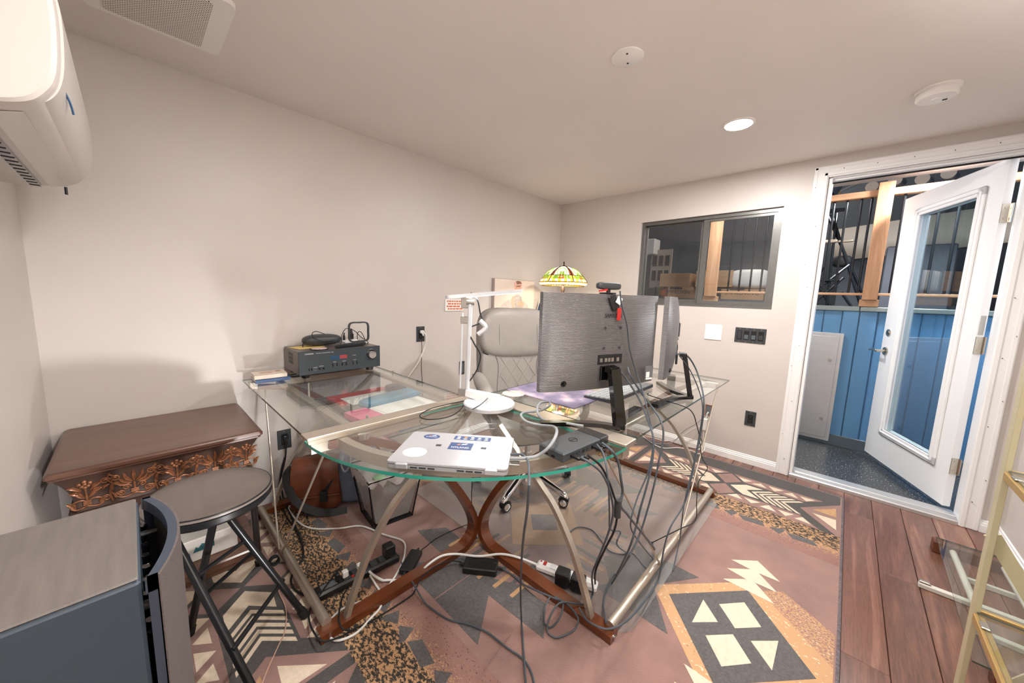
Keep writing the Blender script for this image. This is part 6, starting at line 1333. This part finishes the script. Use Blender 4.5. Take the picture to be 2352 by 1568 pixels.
# ------------------------------------------------------------------ cables
CAB = {
'webcam':[(-2.023,-1.74,1.257),(-2.003,-1.74,1.209),(-1.951,-1.74,1.138),(-1.914,-1.74,1.047),(-1.869,-1.75,0.96),(-1.865,-1.78,0.888),(-1.9,-1.82,0.828),(-1.922,-1.85,0.766),(-1.924,-1.86,0.712),(-1.971,-1.87,0.633),(-2.023,-1.86,0.551),(-2.064,-1.86,0.489),(-2.023,-1.85,0.415),(-1.866,-1.84,0.258),(-1.579,-1.779,0.018)],
'hdmi':[(-1.999,-1.7,0.972),(-1.973,-1.73,0.968),(-1.938,-1.75,0.932),(-1.901,-1.79,0.854),(-1.92,-1.84,0.779),(-1.95,-1.87,0.739),(-1.972,-1.88,0.669),(-1.999,-1.88,0.598),(-2.02,-1.87,0.506),(-2.014,-1.86,0.441),(-2.038,-1.85,0.355),(-1.797,-1.702,0.018),(-1.89,-1.709,0.018),(-1.97,-1.736,0.018),(-2.081,-1.805,0.06)],
'monpower':[(-1.878,-1.72,0.971),(-1.889,-1.74,0.94),(-1.837,-1.77,0.863),(-1.821,-1.82,0.802),(-1.878,-1.87,0.777),(-1.884,-1.88,0.724),(-1.904,-1.88,0.663),(-1.933,-1.88,0.573),(-1.942,-1.87,0.488),(-1.982,-1.86,0.383),(-2.049,-1.85,0.319),(-1.855,-1.711,0.018)],
'mon2a':[(-1.467,-1.76,0.984),(-1.389,-1.78,0.977),(-1.307,-1.8,0.915),(-1.328,-1.84,0.843),(-1.392,-1.88,0.764),(-1.39,-1.88,0.637),(-1.429,-1.88,0.531),(-1.485,-1.88,0.401),(-1.515,-1.87,0.303),(-1.638,-1.86,0.25),(-1.666,-1.85,0.155),(-1.686,-1.845,0.018),(-1.877,-1.861,0.05),(-2.008,-1.851,0.05),(-2.1,-1.82,0.06),(-2.121,-1.753,0.06),(-2.096,-1.7,0.06)],
'mon2b':[(-1.436,-1.77,0.972),(-1.369,-1.8,0.902),(-1.344,-1.84,0.809),(-1.362,-1.87,0.723),(-1.336,-1.86,0.584),(-1.387,-1.86,0.445),(-1.451,-1.86,0.337),(-1.478,-1.86,0.239),(-1.449,-1.85,0.085),(-1.588,-1.872,0.018)],
'kbd':[(-1.44,-1.637,0.766),(-1.471,-1.652,0.766),(-1.504,-1.748,0.766),(-1.54,-1.846,0.766),(-1.471,-1.86,0.724),(-1.36,-1.85,0.642),(-1.256,-1.84,0.556),(-1.079,-1.82,0.376),(-0.841,-1.8,0.221),(-1.09,-1.82,0.239),(-1.176,-1.84,0.168),(-1.203,-1.85,0.072),(-1.509,-1.86,0.176),(-1.466,-1.733,0.02),(-1.476,-1.737,0.02)],
'dock1':[(-2.346,-1.82,0.785),(-2.335,-1.853,0.77),(-2.288,-1.86,0.727),(-2.254,-1.87,0.664),(-2.205,-1.86,0.569),(-2.192,-1.84,0.478),(-2.163,-1.8,0.363),(-2.125,-1.76,0.251),(-1.996,-1.7,0.06),(-2.052,-1.715,0.05)],
'dock2':[(-2.32,-1.826,0.785),(-2.285,-1.85,0.749),(-2.243,-1.86,0.684),(-2.222,-1.87,0.631),(-2.195,-1.87,0.598),(-2.174,-1.86,0.547),(-2.169,-1.85,0.487),(-2.16,-1.82,0.405),(-2.139,-1.78,0.289),(-1.951,-1.684,0.06)],
'dock3':[(-2.232,-1.804,0.785),(-2.244,-1.833,0.77),(-2.269,-1.86,0.741),(-2.267,-1.87,0.683),(-2.229,-1.86,0.579),(-2.195,-1.85,0.507),(-2.074,-1.83,0.427),(-2.073,-1.82,0.374),(-1.635,-1.675,0.02),(-1.669,-1.795,0.02)],
'dock4':[(-2.211,-1.81,0.785),(-2.22,-1.848,0.775),(-2.196,-1.86,0.736),(-2.19,-1.87,0.682),(-2.171,-1.87,0.631),(-2.179,-1.87,0.591),(-2.102,-1.86,0.522),(-2.022,-1.86,0.444),(-1.801,-1.85,0.238),(-1.516,-1.758,0.02)],
'usbc':[(-2.481,-1.674,0.775),(-2.451,-1.701,0.775),(-2.406,-1.712,0.772),(-2.382,-1.735,0.8),(-2.327,-1.719,0.82),(-2.245,-1.649,0.8),(-2.208,-1.561,0.772),(-2.217,-1.506,0.772),(-2.186,-1.45,0.772),(-2.145,-1.432,0.772),(-2.089,-1.464,0.775),(-2.048,-1.48,0.79),(-2.034,-1.464,0.8),(-2.075,-1.452,0.8),(-2.141,-1.493,0.79),(-2.157,-1.54,0.772),(-2.127,-1.598,0.772),(-2.097,-1.672,0.772)],
'laptop2':[(-2.463,-1.656,0.775),(-2.439,-1.682,0.775),(-2.46,-1.722,0.775),(-2.498,-1.758,0.77),(-2.583,-1.83,0.796),(-2.551,-1.8,0.697),(-2.512,-1.76,0.598),(-2.422,-1.68,0.425),(-2.326,-1.6,0.207),(-2.269,-1.562,0.02),(-2.349,-1.644,0.02),(-2.443,-1.739,0.02)],
'lampcord':[(-2.18,-1.135,1.236),(-2.17,-1.167,1.204),(-2.16,-1.174,1.149),(-2.15,-1.178,1.115),(-2.17,-1.164,1.101),(-2.2,-1.143,1.078),(-2.19,-1.175,1.019),(-2.17,-1.191,0.972),(-2.18,-1.181,0.905),(-2.2,-1.148,0.844)],
'lampcord2':[(-2.208,-1.139,0.765),(-2.292,-1.132,0.765),(-2.392,-1.137,0.765),(-2.462,-1.18,0.765),(-2.457,-1.235,0.765),(-2.387,-1.259,0.765),(-2.297,-1.22,0.765),(-2.195,-1.132,0.765)],
'lampcord3':[(-2.291,-1.286,0.78),(-2.263,-1.305,0.8),(-2.166,-1.244,0.8),(-2.144,-1.172,0.79),(-2.222,-1.233,0.78)],
'whitefloor':[(-2.578,-0.081,0.01),(-2.656,-0.158,0.01),(-2.668,-0.229,0.01),(-2.661,-0.366,0.01),(-2.625,-0.459,0.01),(-2.533,-0.544,0.01),(-2.446,-0.603,0.01),(-2.397,-0.741,0.01),(-2.352,-0.852,0.01),(-2.383,-0.926,0.01),(-2.436,-0.988,0.01),(-2.526,-1.052,0.01),(-2.601,-1.069,0.01),(-2.69,-1.037,0.01),(-2.749,-1.045,0.01),(-2.786,-1.082,0.01),(-2.779,-1.146,0.01),(-2.721,-1.17,0.01),(-2.656,-1.15,0.01),(-2.601,-1.125,0.01),(-2.571,-1.054,0.01),(-2.573,-0.973,0.04)],
'outletwhite':[(-1.713,-0.03,0.947),(-1.679,-0.03,0.906),(-1.684,-0.02,0.829),(-1.743,-0.03,0.72),(-1.805,-0.03,0.645),(-1.866,-0.03,0.573),(-1.917,-0.04,0.503)],
'outletblack':[(-1.718,-0.02,0.904),(-1.71,-0.02,0.814),(-1.714,-0.02,0.681),(-1.707,-0.02,0.546),(-1.703,-0.02,0.373)],
'outlow1':[(-2.637,-0.04,0.378),(-2.628,-0.04,0.336),(-2.634,-0.03,0.241),(-2.66,-0.04,0.147),(-2.666,-0.08,0.046),(-2.673,-0.225,0.01),(-2.698,-0.493,0.01),(-2.726,-0.63,0.01),(-2.773,-0.692,0.01),(-2.807,-0.743,0.01),(-2.809,-0.819,0.01),(-2.776,-0.911,0.03)],
'outlow2':[(-2.638,-0.04,0.26),(-2.661,-0.04,0.174),(-2.675,-0.05,0.064),(-2.687,-0.156,0.01),(-2.695,-0.283,0.01),(-2.688,-0.458,0.01)],
'pink':[(-2.637,-0.05,0.236),(-2.649,-0.05,0.161),(-2.642,-0.08,0.09),(-2.638,-0.116,0.01),(-2.706,-0.272,0.01),(-2.759,-0.366,0.01),(-2.828,-0.491,0.01),(-2.839,-0.592,0.01),(-2.857,-0.756,0.01),(-2.861,-0.881,0.01),(-2.889,-0.979,0.01),(-2.921,-1.027,0.01),(-2.967,-1.092,0.01),(-2.994,-1.137,0.01)],
'wstripcord':[(-2.572,-0.964,0.05),(-2.559,-1.003,0.04),(-2.523,-1.027,0.01),(-2.484,-1.065,0.01),(-2.415,-1.089,0.02),(-2.369,-1.104,0.05),(-2.299,-1.103,0.05),(-2.239,-1.137,0.045),(-2.181,-1.222,0.05),(-2.101,-1.281,0.05),(-2.059,-1.352,0.05),(-2.014,-1.438,0.035)],
'adaptR':[(-2.137,-1.308,0.025),(-2.125,-1.388,0.02),(-2.13,-1.443,0.02),(-2.143,-1.524,0.05),(-2.122,-1.596,0.05),(-2.102,-1.645,0.045),(-2.125,-1.715,0.045),(-2.159,-1.715,0.015),(-2.219,-1.69,0.015),(-2.228,-1.653,0.02),(-2.205,-1.642,0.05),(-2.134,-1.635,0.06),(-2.082,-1.672,0.05),(-2.054,-1.708,0.05)],
'adaptLoop':[(-2.132,-1.586,0.05),(-2.19,-1.606,0.05),(-2.205,-1.619,0.015),(-2.208,-1.646,0.015),(-2.175,-1.666,0.045),(-2.115,-1.639,0.05),(-2.112,-1.599,0.05)],
'adaptL':[(-2.24,-1.17,0.025),(-2.283,-1.146,0.04),(-2.356,-1.135,0.05),(-2.427,-1.142,0.045),(-2.461,-1.148,0.02),(-2.491,-1.164,0.01),(-2.576,-1.164,0.01),(-2.645,-1.161,0.01),(-2.705,-1.15,0.01),(-2.753,-1.157,0.05),(-2.749,-1.101,0.05),(-2.696,-0.989,0.01),(-2.652,-0.944,0.01)],
'longblack':[(-2.436,-0.985,0.03),(-2.444,-1.05,0.02),(-2.476,-1.172,0.045),(-2.471,-1.258,0.012),(-2.451,-1.357,0.012),(-2.411,-1.423,0.012),(-2.383,-1.499,0.012),(-2.373,-1.589,0.012),(-2.363,-1.651,0.012),(-2.375,-1.699,0.012),(-2.409,-1.746,0.012)],
'thinblack':[(-2.322,-0.971,0.02),(-2.228,-0.95,0.01),(-2.126,-0.957,0.01),(-2.045,-0.972,0.01),(-2.032,-1.001,0.06),(-2.081,-1.048,0.2),(-2.301,-1.305,0.5),(-2.283,-1.295,0.6)],
'stripdark':[(-2.651,-0.869,0.06),(-2.706,-0.907,0.06),(-2.759,-0.944,0.05),(-2.79,-0.938,0.01),(-2.818,-1.004,0.03),(-2.833,-1.102,0.06),(-2.82,-1.164,0.06),(-2.734,-1.145,0.01),(-2.662,-1.162,0.01)],
'wallwhite1':[(-0.03,-1.58,0.326),(-0.05,-1.549,0.23),(-0.06,-1.484,0.177),(-0.08,-1.395,0.08),(-0.08,-1.291,0.02),(-0.174,-1.213,0.05),(-0.107,-1.109,0.02)],
'wallwhite2':[(-0.03,-1.569,0.316),(-0.04,-1.565,0.139),(-0.05,-1.587,0.037),(-0.153,-1.574,0.02),(-0.13,-1.519,0.02),(-0.148,-1.422,0.02),(-0.258,-1.321,0.02),(-0.195,-1.186,0.02),(-0.086,-1.06,0.02)],
'wallgray':[(-0.03,-1.586,0.335),(-0.06,-1.512,0.234),(-0.08,-1.424,0.146),(-0.1,-1.352,0.033),(-0.233,-1.256,0.03),(-0.167,-1.115,0.03)],
'wallblack':[(-0.3,-1.601,0.221),(-0.2,-1.599,0.14),(-0.15,-1.569,0.069),(-0.083,-1.505,0.02),(-0.091,-1.404,0.02),(-0.08,-1.328,0.02)],
'sideloop':[(-1.765,-1.42,0.02),(-1.697,-1.393,0.02),(-1.634,-1.405,0.02),(-1.606,-1.467,0.02),(-1.643,-1.539,0.02),(-1.682,-1.608,0.02),(-1.663,-1.656,0.02),(-1.635,-1.675,0.02)],
}
def cable(key, r, m, label):
    pts = [Vector((p.x, p.y, max(p.z, r+0.0135))) for p in catmull(CAB[key], 5)]; tag(MB().tube(pts, r, 8).done('cable', m), label, 'cable')
mat('cable_grey', '8E9296', 0.5); mat('cable_slate', '4A525A', 0.5); mat('cable_pink', 'C9A08E', 0.5); mat('cable_white', 'E8E6E2', 0.4)
for k, r, m, l in (
    ('webcam', 0.0026, 'cable_slate', 'grey cable hanging from the webcam down the monitor back'),
    ('hdmi', 0.0036, 'cable_slate', 'slate cable from the front monitor ports falling over the right desk edge'),
    ('monpower', 0.0034, 'cable_slate', 'power cable of the front monitor hanging in a wide loop'),
    ('mon2a', 0.0036, 'cable_slate', 'long cable from the edge-on monitor looping down to the wooden leg end'),
    ('mon2b', 0.0026, 'cable_slate', 'thinner cable from the edge-on monitor hanging to the rug'),
    ('kbd', 0.0022, 'rubber_black', 'thin black keyboard cable crossing the right glass top to the floor'),
    ('dock1', 0.0034, 'cable_slate', 'leftmost cable hanging from the docking station'),
    ('dock2', 0.0034, 'rubber_black', 'second cable from the left hanging from the docking station'),
    ('dock3', 0.0026, 'cable_slate', 'thin third cable hanging from the docking station'),
    ('dock4', 0.0042, 'cable_slate', 'thickest rightmost cable hanging from the docking station'),
    ('usbc', 0.0048, 'cable_grey', 'thick grey cable looping on the desk between laptop and docking station'),
    ('laptop2', 0.0034, 'cable_slate', 'black cable dropping from the laptop side to the rug at the front'),
    ('lampcord', 0.0032, 'plastic_black', 'black headset cord hanging on the desk lamp arm'),
    ('lampcord2', 0.0022, 'rubber_black', 'thin black cord looping on the left rail at the lamp base'),
    ('lampcord3', 0.0022, 'cable_slate', 'short dark cord curled on the round lamp base'),
    ('whitefloor', 0.0042, 'cable_white', 'white cord winding from the left wall over the rug around the left wooden leg'),
    ('outletwhite', 0.0050, 'cable_white', 'white cord from the upper left wall outlet behind the desk'),
    ('outletblack', 0.0020, 'rubber_black', 'thin black cord from the upper left wall outlet'),
    ('outlow1', 0.0042, 'rubber_black', 'thick black cord from the low left outlet to the black power strip'),
    ('outlow2', 0.0036, 'rubber_black', 'black cord beside the thick one below the low left outlet'),
    ('pink', 0.0020, 'cable_pink', 'thin pinkish wire running past the stool over the rug'),
    ('wstripcord', 0.0050, 'cable_white', 'thick white cord from the black power strip to the white one'),
    ('adaptR', 0.0034, 'cable_slate', 'slate cord from the flat adapter looping over the right wooden leg'),
    ('adaptLoop', 0.0034, 'cable_slate', 'small slate cord loop lying on the right wooden leg'),
    ('adaptL', 0.0028, 'rubber_black', 'black cord from the flat adapter over the left wooden leg'),
    ('longblack', 0.0034, 'cable_slate', 'long dark cord running across the rug to the front edge'),
    ('thinblack', 0.0020, 'rubber_black', 'thin black wire behind the left curved wooden leg'),
    ('stripdark', 0.0030, 'rubber_black', 'black cord curling from the black power strip around the wooden leg end'),
    ('wallwhite1', 0.0034, 'cable_white', 'white cable from the wall box drooping along the back wall'),
    ('wallwhite2', 0.0034, 'cable_white', 'white cable from the wall box looping on the floor by the baseboard'),
    ('wallgray', 0.0030, 'cable_grey', 'grey cable from the wall box hanging along the back wall'),
    ('wallblack', 0.0026, 'rubber_black', 'black cable lying at the foot of the back wall'),
    ('sideloop', 0.0028, 'cable_slate', 'dark cable loop lying on the chair mat'),
): cable(k, r, m, l)
ub = thing('wall_adapter', 'pale white adapter hanging below the open wall box', 'adapter', (-0.02, -1.56, 0.2)); MB().box((-0.03, -1.565, 0.235), (0.04, 0.035, 0.10), bev=0.006).done('housing', 'cable_white', ub); MB().tube(catmull([(-0.03, -1.565, 0.28), (-0.02, -1.57, 0.31), (0.0, -1.575, 0.33)], 4), 0.006, 8).done('lead', 'cable_white', ub)

# ------------------------------------------------------------------ gold shelf unit and flat parts at the right
mat('gold_metal', 'BE9E64', 0.35, 0.35); mat('gold_pale', 'CDC5A4', 0.4, 0.2)
et = thing('gold_shelf_unit', 'gold metal shelf unit with glass shelves along the right wall', 'shelf', (-1.9, -2.84, 0))
PX, PY0, PY1 = -1.60, -2.667, -3.0
for x in (PX, -2.40):
    for y in (PY0, PY1): MB().bx(x-0.034, x, y-0.012, y, 0.0, 1.75, bev=0.002).done('post', 'gold_pale' if x == PX and y == PY0 else 'gold_metal', et)
for z in (0.396, 0.81, 1.22, 1.65):
    for y in (PY0, PY1+0.02): MB().bx(-2.40, PX-0.034, y-0.020, y, z-0.022, z, bev=0.002).done('shelf_bar', 'gold_metal', et)
    for x in (PX-0.012, -2.40): MB().bx(x, x+0.012, PY1, PY0-0.01, z-0.022, z, bev=0.002).done('shelf_bar', 'gold_metal', et)
    slab('glass_shelf', [(-2.38, PY1+0.005), (PX-0.036, PY1+0.005), (PX-0.036, PY0-0.006), (-2.38, PY0-0.006)], z+0.001, z+0.006, 'glass_edge_dark', et, 'shelf_glass')
    for x in (-1.69, -2.30): MB().box((x, PY0-0.010, z+0.0035), (0.03, 0.016, 0.006), bev=0.002).done('shelf_clip', 'steel', et)
for s_ in (0, 1): MB().tube([(PX-0.006, PY0-0.01, 0.06 if s_ == 0 else 0.62), (PX-0.006, PY1+0.01, 0.62 if s_ == 0 else 0.06)], 1, sq=(0.003, 0.016), upv=(0, 0.8, 0.6)).done('cross_brace', 'gold_pale', et)
# flat-packed low table parts on the floor
mat('bar_white', 'DCD8D2', 0.4); wood('walnut_strip', '3A2018', '6E3E2A', 3.0, 0.4, 'Y', 5)
tag(MB().bx(-0.470, -0.415, -3.03, -2.765, 0.0005, 0.060, bev=0.003).done('wood_strip', 'walnut_strip'), 'brown wooden strip on the floor nearest the door', 'board')
tag(MB().bx(-1.34, -1.285, -3.03, -2.80, 0.0005, 0.060, bev=0.003).done('wood_strip', 'walnut_strip'), 'brown wooden strip on the floor under the gold shelf end', 'board')
wf = thing('white_metal_frame', 'white metal bar frame lying on the floor under the glass sheet', 'frame', (-0.85, -2.9, 0))
for x in (-0.86, -1.05): MB().bx(x-0.012, x+0.012, -3.02, -2.682 if x > -0.9 else -2.80, 0.0005, 0.022, bev=0.003).done('cross_bar', 'bar_white', wf)
for y in (-2.83, -2.985): MB().cyl((-1.28, y, 0.036), (-0.475, y, 0.036), 0.012, n=14).done('long_tube', 'bar_white', wf)
MB().box((-0.858, -2.70, 0.027), (0.018, 0.035, 0.010), bev=0.003).done('end_clip', 'steel', wf); MB().box((-0.66, -2.93, 0.012), (0.016, 0.18, 0.022), bev=0.002).done('cross_bar', 'bar_white', wf)
gs = slab('glass_sheet', [(-1.335, -2.752), (-0.425, -2.778), (-0.425, -3.025), (-1.335, -3.025)], 0.0605, 0.0665, 'glass_edge_dark', None, 'shelf_glass'); tag(gs, 'clear glass sheet lying on the wooden strips by the right wall', 'glass')

# ------------------------------------------------------------------ things beyond the railing
def tubes(nm, segs, r, m, par):
    for p, q in segs: MB().cyl(p, q, r, n=8).done(nm, m, par)
hs = thing('hardware_stand', 'black folding tripod stand with crossed legs behind the balusters', 'stand', (1.55, -2.2, 1.12))
tubes('leg', [((1.5, -2.07, 2.10), (1.62, -2.42, 1.30)), ((1.5, -2.10, 2.10), (1.6, -2.44, 1.12)), ((1.52, -2.06, 1.45), (1.5, -2.24, 1.12)), ((1.5, -2.02, 1.20), (1.5, -2.25, 1.50)), ((1.5, -2.25, 1.36), (1.52, -2.40, 1.12)), ((1.5, -2.10, 1.60), (1.52, -1.98, 1.40)), ((1.5, -2.28, 1.62), (1.5, -2.10, 1.42))], 0.012, 'black_paint', hs)
tubes('centre_post', [((1.5, -2.135, 2.12), (1.5, -2.16, 1.12)), ((1.52, -2.02, 2.05), (1.52, -2.06, 1.30))], 0.011, 'black_paint', hs)
MB().sup((1.6, -2.22, 1.66), (0.06, 0.075, 0.055), 0.6, 0.6, 16, 10).done('padded_seat', 'rubber_black', hs); MB().box((1.5, -2.12, 2.13), (0.05, 0.14, 0.035), bev=0.006).done('clamp_head', 'black_paint', hs); MB().box((1.5, -2.12, 1.475), (0.06, 0.20, 0.022), bev=0.006).done('lower_collar', 'black_paint', hs)
mat('bag_silver', 'C8B8A4', 0.3, 0.3)
cl = MB(); cl.sup((1.50, -2.12, 1.845), (0.03, 0.055, 0.018), 0.6, 0.6, 14, 8); cl.sup((1.50, -2.23, 1.84), (0.02, 0.06, 0.012), 0.6, 0.6, 14, 8); tag(cl.done('metal_fitting', 'bag_silver'), 'pale metal fitting on the black tripod stand', 'fitting')
mat('duct_silver', 'B9BCC2', 0.3, 0.6); mat('duct_dark', '6A6E76', 0.35, 0.4)
dc_ = thing('silver_duct', 'silver flexible duct under the stair ceiling beyond the railing', 'duct', (1.7, -2.3, 2.4)); MB().tube(catmull([(1.6, -2.05, 2.36), (1.75, -2.3, 2.50), (1.9, -2.7, 2.60), (2.1, -3.2, 2.62)], 6), 0.075, 20).done('duct_wall', 'duct_silver', dc_)
MB().cyl((1.605, -2.10, 2.385), (1.60, -2.06, 2.365), 0.078, n=20).done('yellow_band', 'yellow_plastic', dc_)
dk2 = thing('dark_duct', 'thick dark pipe at the left end of the stair ceiling', 'duct', (1.45, -1.9, 2.4)); MB().tube([(1.42, -2.02, 2.24), (1.7, -2.15, 2.62)], 0.085, 20).done('pipe_wall', 'duct_dark', dk2); MB().tube([(1.415, -2.018, 2.233), (1.43, -2.024, 2.253)], 0.092, 20).done('pipe_collar', 'black_paint', dk2)
for i, (y, z) in enumerate(((-2.36, 2.30), (-2.50, 2.33), (-2.66, 2.31), (-2.80, 2.33))):
    t = thing('stage_lamp', ('white-rimmed round can left of the tall fir post', 'round can directly behind the tall fir post', 'round can right of the tall fir post', 'round can furthest right above the top rail')[i]+', above the railing', 'lamp', (1.5, y, z), 'round cans above the railing')
    MB().cyl((1.46, y+0.01, z), (1.62, y-0.03, z+0.01), 0.042, n=20).done('can', 'duct_dark', t); MB().cyl((1.45, y+0.012, z), (1.47, y+0.008, z), 0.044, n=20).done('rim', 'bag_silver', t); MB().tube(catmull([(1.55, y, z+0.04), (1.55, y+0.02, z+0.10), (1.55, y+0.05, z+0.20), (1.55, y+0.05, z+0.80)], 5), 0.006, 6).done('hanger', 'black_paint', t)
tag(MB().box((2.2, -2.75, 1.95), (0.06, 1.3, 0.34), R=Matrix.Rotation(-0.10, 3, 'X')).done('lit_beige_panel', 'lit_beige_panel'), 'large beige panel standing in for the lit part of the stair wall', 'panel')  # light on the stair wall put into a beige panel
pl = MB(); pl.bx(2.2, 2.23, -3.2, -2.2, 1.12, 1.95); tag(pl.done('panel_prop', 'slate_wall'), 'dark board carrying the beige panel', 'board')
bs = thing('equipment_case', 'dark flat case standing behind the balusters', 'case', (1.8, -2.6, 1.12)); MB().bx(1.75, 1.9, -2.95, -2.52, 1.1205, 1.80, bev=0.01).done('case_body', 'duct_dark', bs)
# boxes seen through the window
def carton(label, x0, x1, y0, y1, z0, z1, word=None, side='blue'):
    t = thing('cardboard_box', label, 'box', ((x0+x1)/2, (y0+y1)/2, z0), 'cartons behind the window'); MB().bx(x0, x1, y0, y1, z0, z1, bev=0.003).done('carton', 'cardboard', t)
    MB().bx(x0-0.0015, x0, y0+0.0, y1, (z0+z1)/2+0.02, (z0+z1)/2+0.022).done('flap_line', 'ink_dark', t)
    if word:
        M = frame((x0-0.001, (y0+y1)/2, z0+0.075), (0, -1, 0), (0, 0, 1)); text('print_word', word, 0.062, M, 'ink_dark', t)
        M2 = frame((x0-0.001, (y0+y1)/2+0.05, z0+0.125), (0, -1, 0), (0, 0, 1)); MB(M2).box((0, 0, 0), (0.15, 0.028, 0.001)).done('print_bar', 'ink_dark', t)
    return t
tag(MB().bx(1.56, 2.4, -2.05, 0.2, 1.1205, 1.262, bev=0.004).done('low_shelf', 'slate_wall'), 'dark low shelf behind the railing carrying the cartons', 'shelf')
carton('lower left carton printed IMPROVING seen through the window', 1.60, 1.95, -0.885, -0.585, 1.263, 1.405, 'IMPROVING')
carton('upper left plain carton on the printed one seen through the window', 1.60, 1.98, -0.84, -0.47, 1.406, 1.575)
carton('lower right carton printed IMPROVING behind the right window sash', 1.60, 1.95, -1.62, -1.20, 1.263, 1.385, 'IMPROVING')
carton('upper right carton behind the right window sash', 1.62, 1.98, -1.30, -0.90, 1.406, 1.60)
wb_ = MB(); wb_.sup((1.75, -1.45, 1.50), (0.14, 0.19, 0.112), 0.5, 0.5, 20, 12); tag(wb_.done('white_sack', 'pack_white'), 'pale wrapped bundle on the cartons behind the right window sash', 'package')
oj = MB(); oj.sup((1.70, -0.52, 1.33), (0.05, 0.065, 0.067), 1, 1, 20, 14); tag(oj.done('orange_ball', 'orange_plastic'), 'orange round jug beside the left cartons behind the window', 'jug')
ts = thing('reflection_board', 'pale board with dark panels put in for reflections in the left window pane', 'tool board', (1.9, -0.3, 1.5)); MB().bx(1.88, 1.90, -0.50, -0.22, 1.40, 1.92).done('board', 'lit_beige_panel', ts)  # stands in for a picture frame and tools reflected in the pane
for i in range(3):
    for j in range(2): MB().bx(1.868, 1.882, -0.47+0.085*i, -0.415+0.085*i, 1.50+0.20*j, 1.64+0.20*j, bev=0.003).done('reflected_picture', 'dark_grey', ts)
for i, m_ in enumerate(('red_plastic', 'yellow_plastic', 'case_black')): MB().cyl((1.86, -0.44+0.06*i, 1.41), (1.86, -0.44+0.06*i, 1.30), 0.012, n=8).done('tool_handle', m_, ts)
tag(MB().bx(1.75, 1.95, -0.30, -0.10, 1.85, 2.06, bev=0.01).done('white_block', 'ac_white'), 'white block high behind the left window pane', 'cabinet')  # plain white block placed behind the left pane
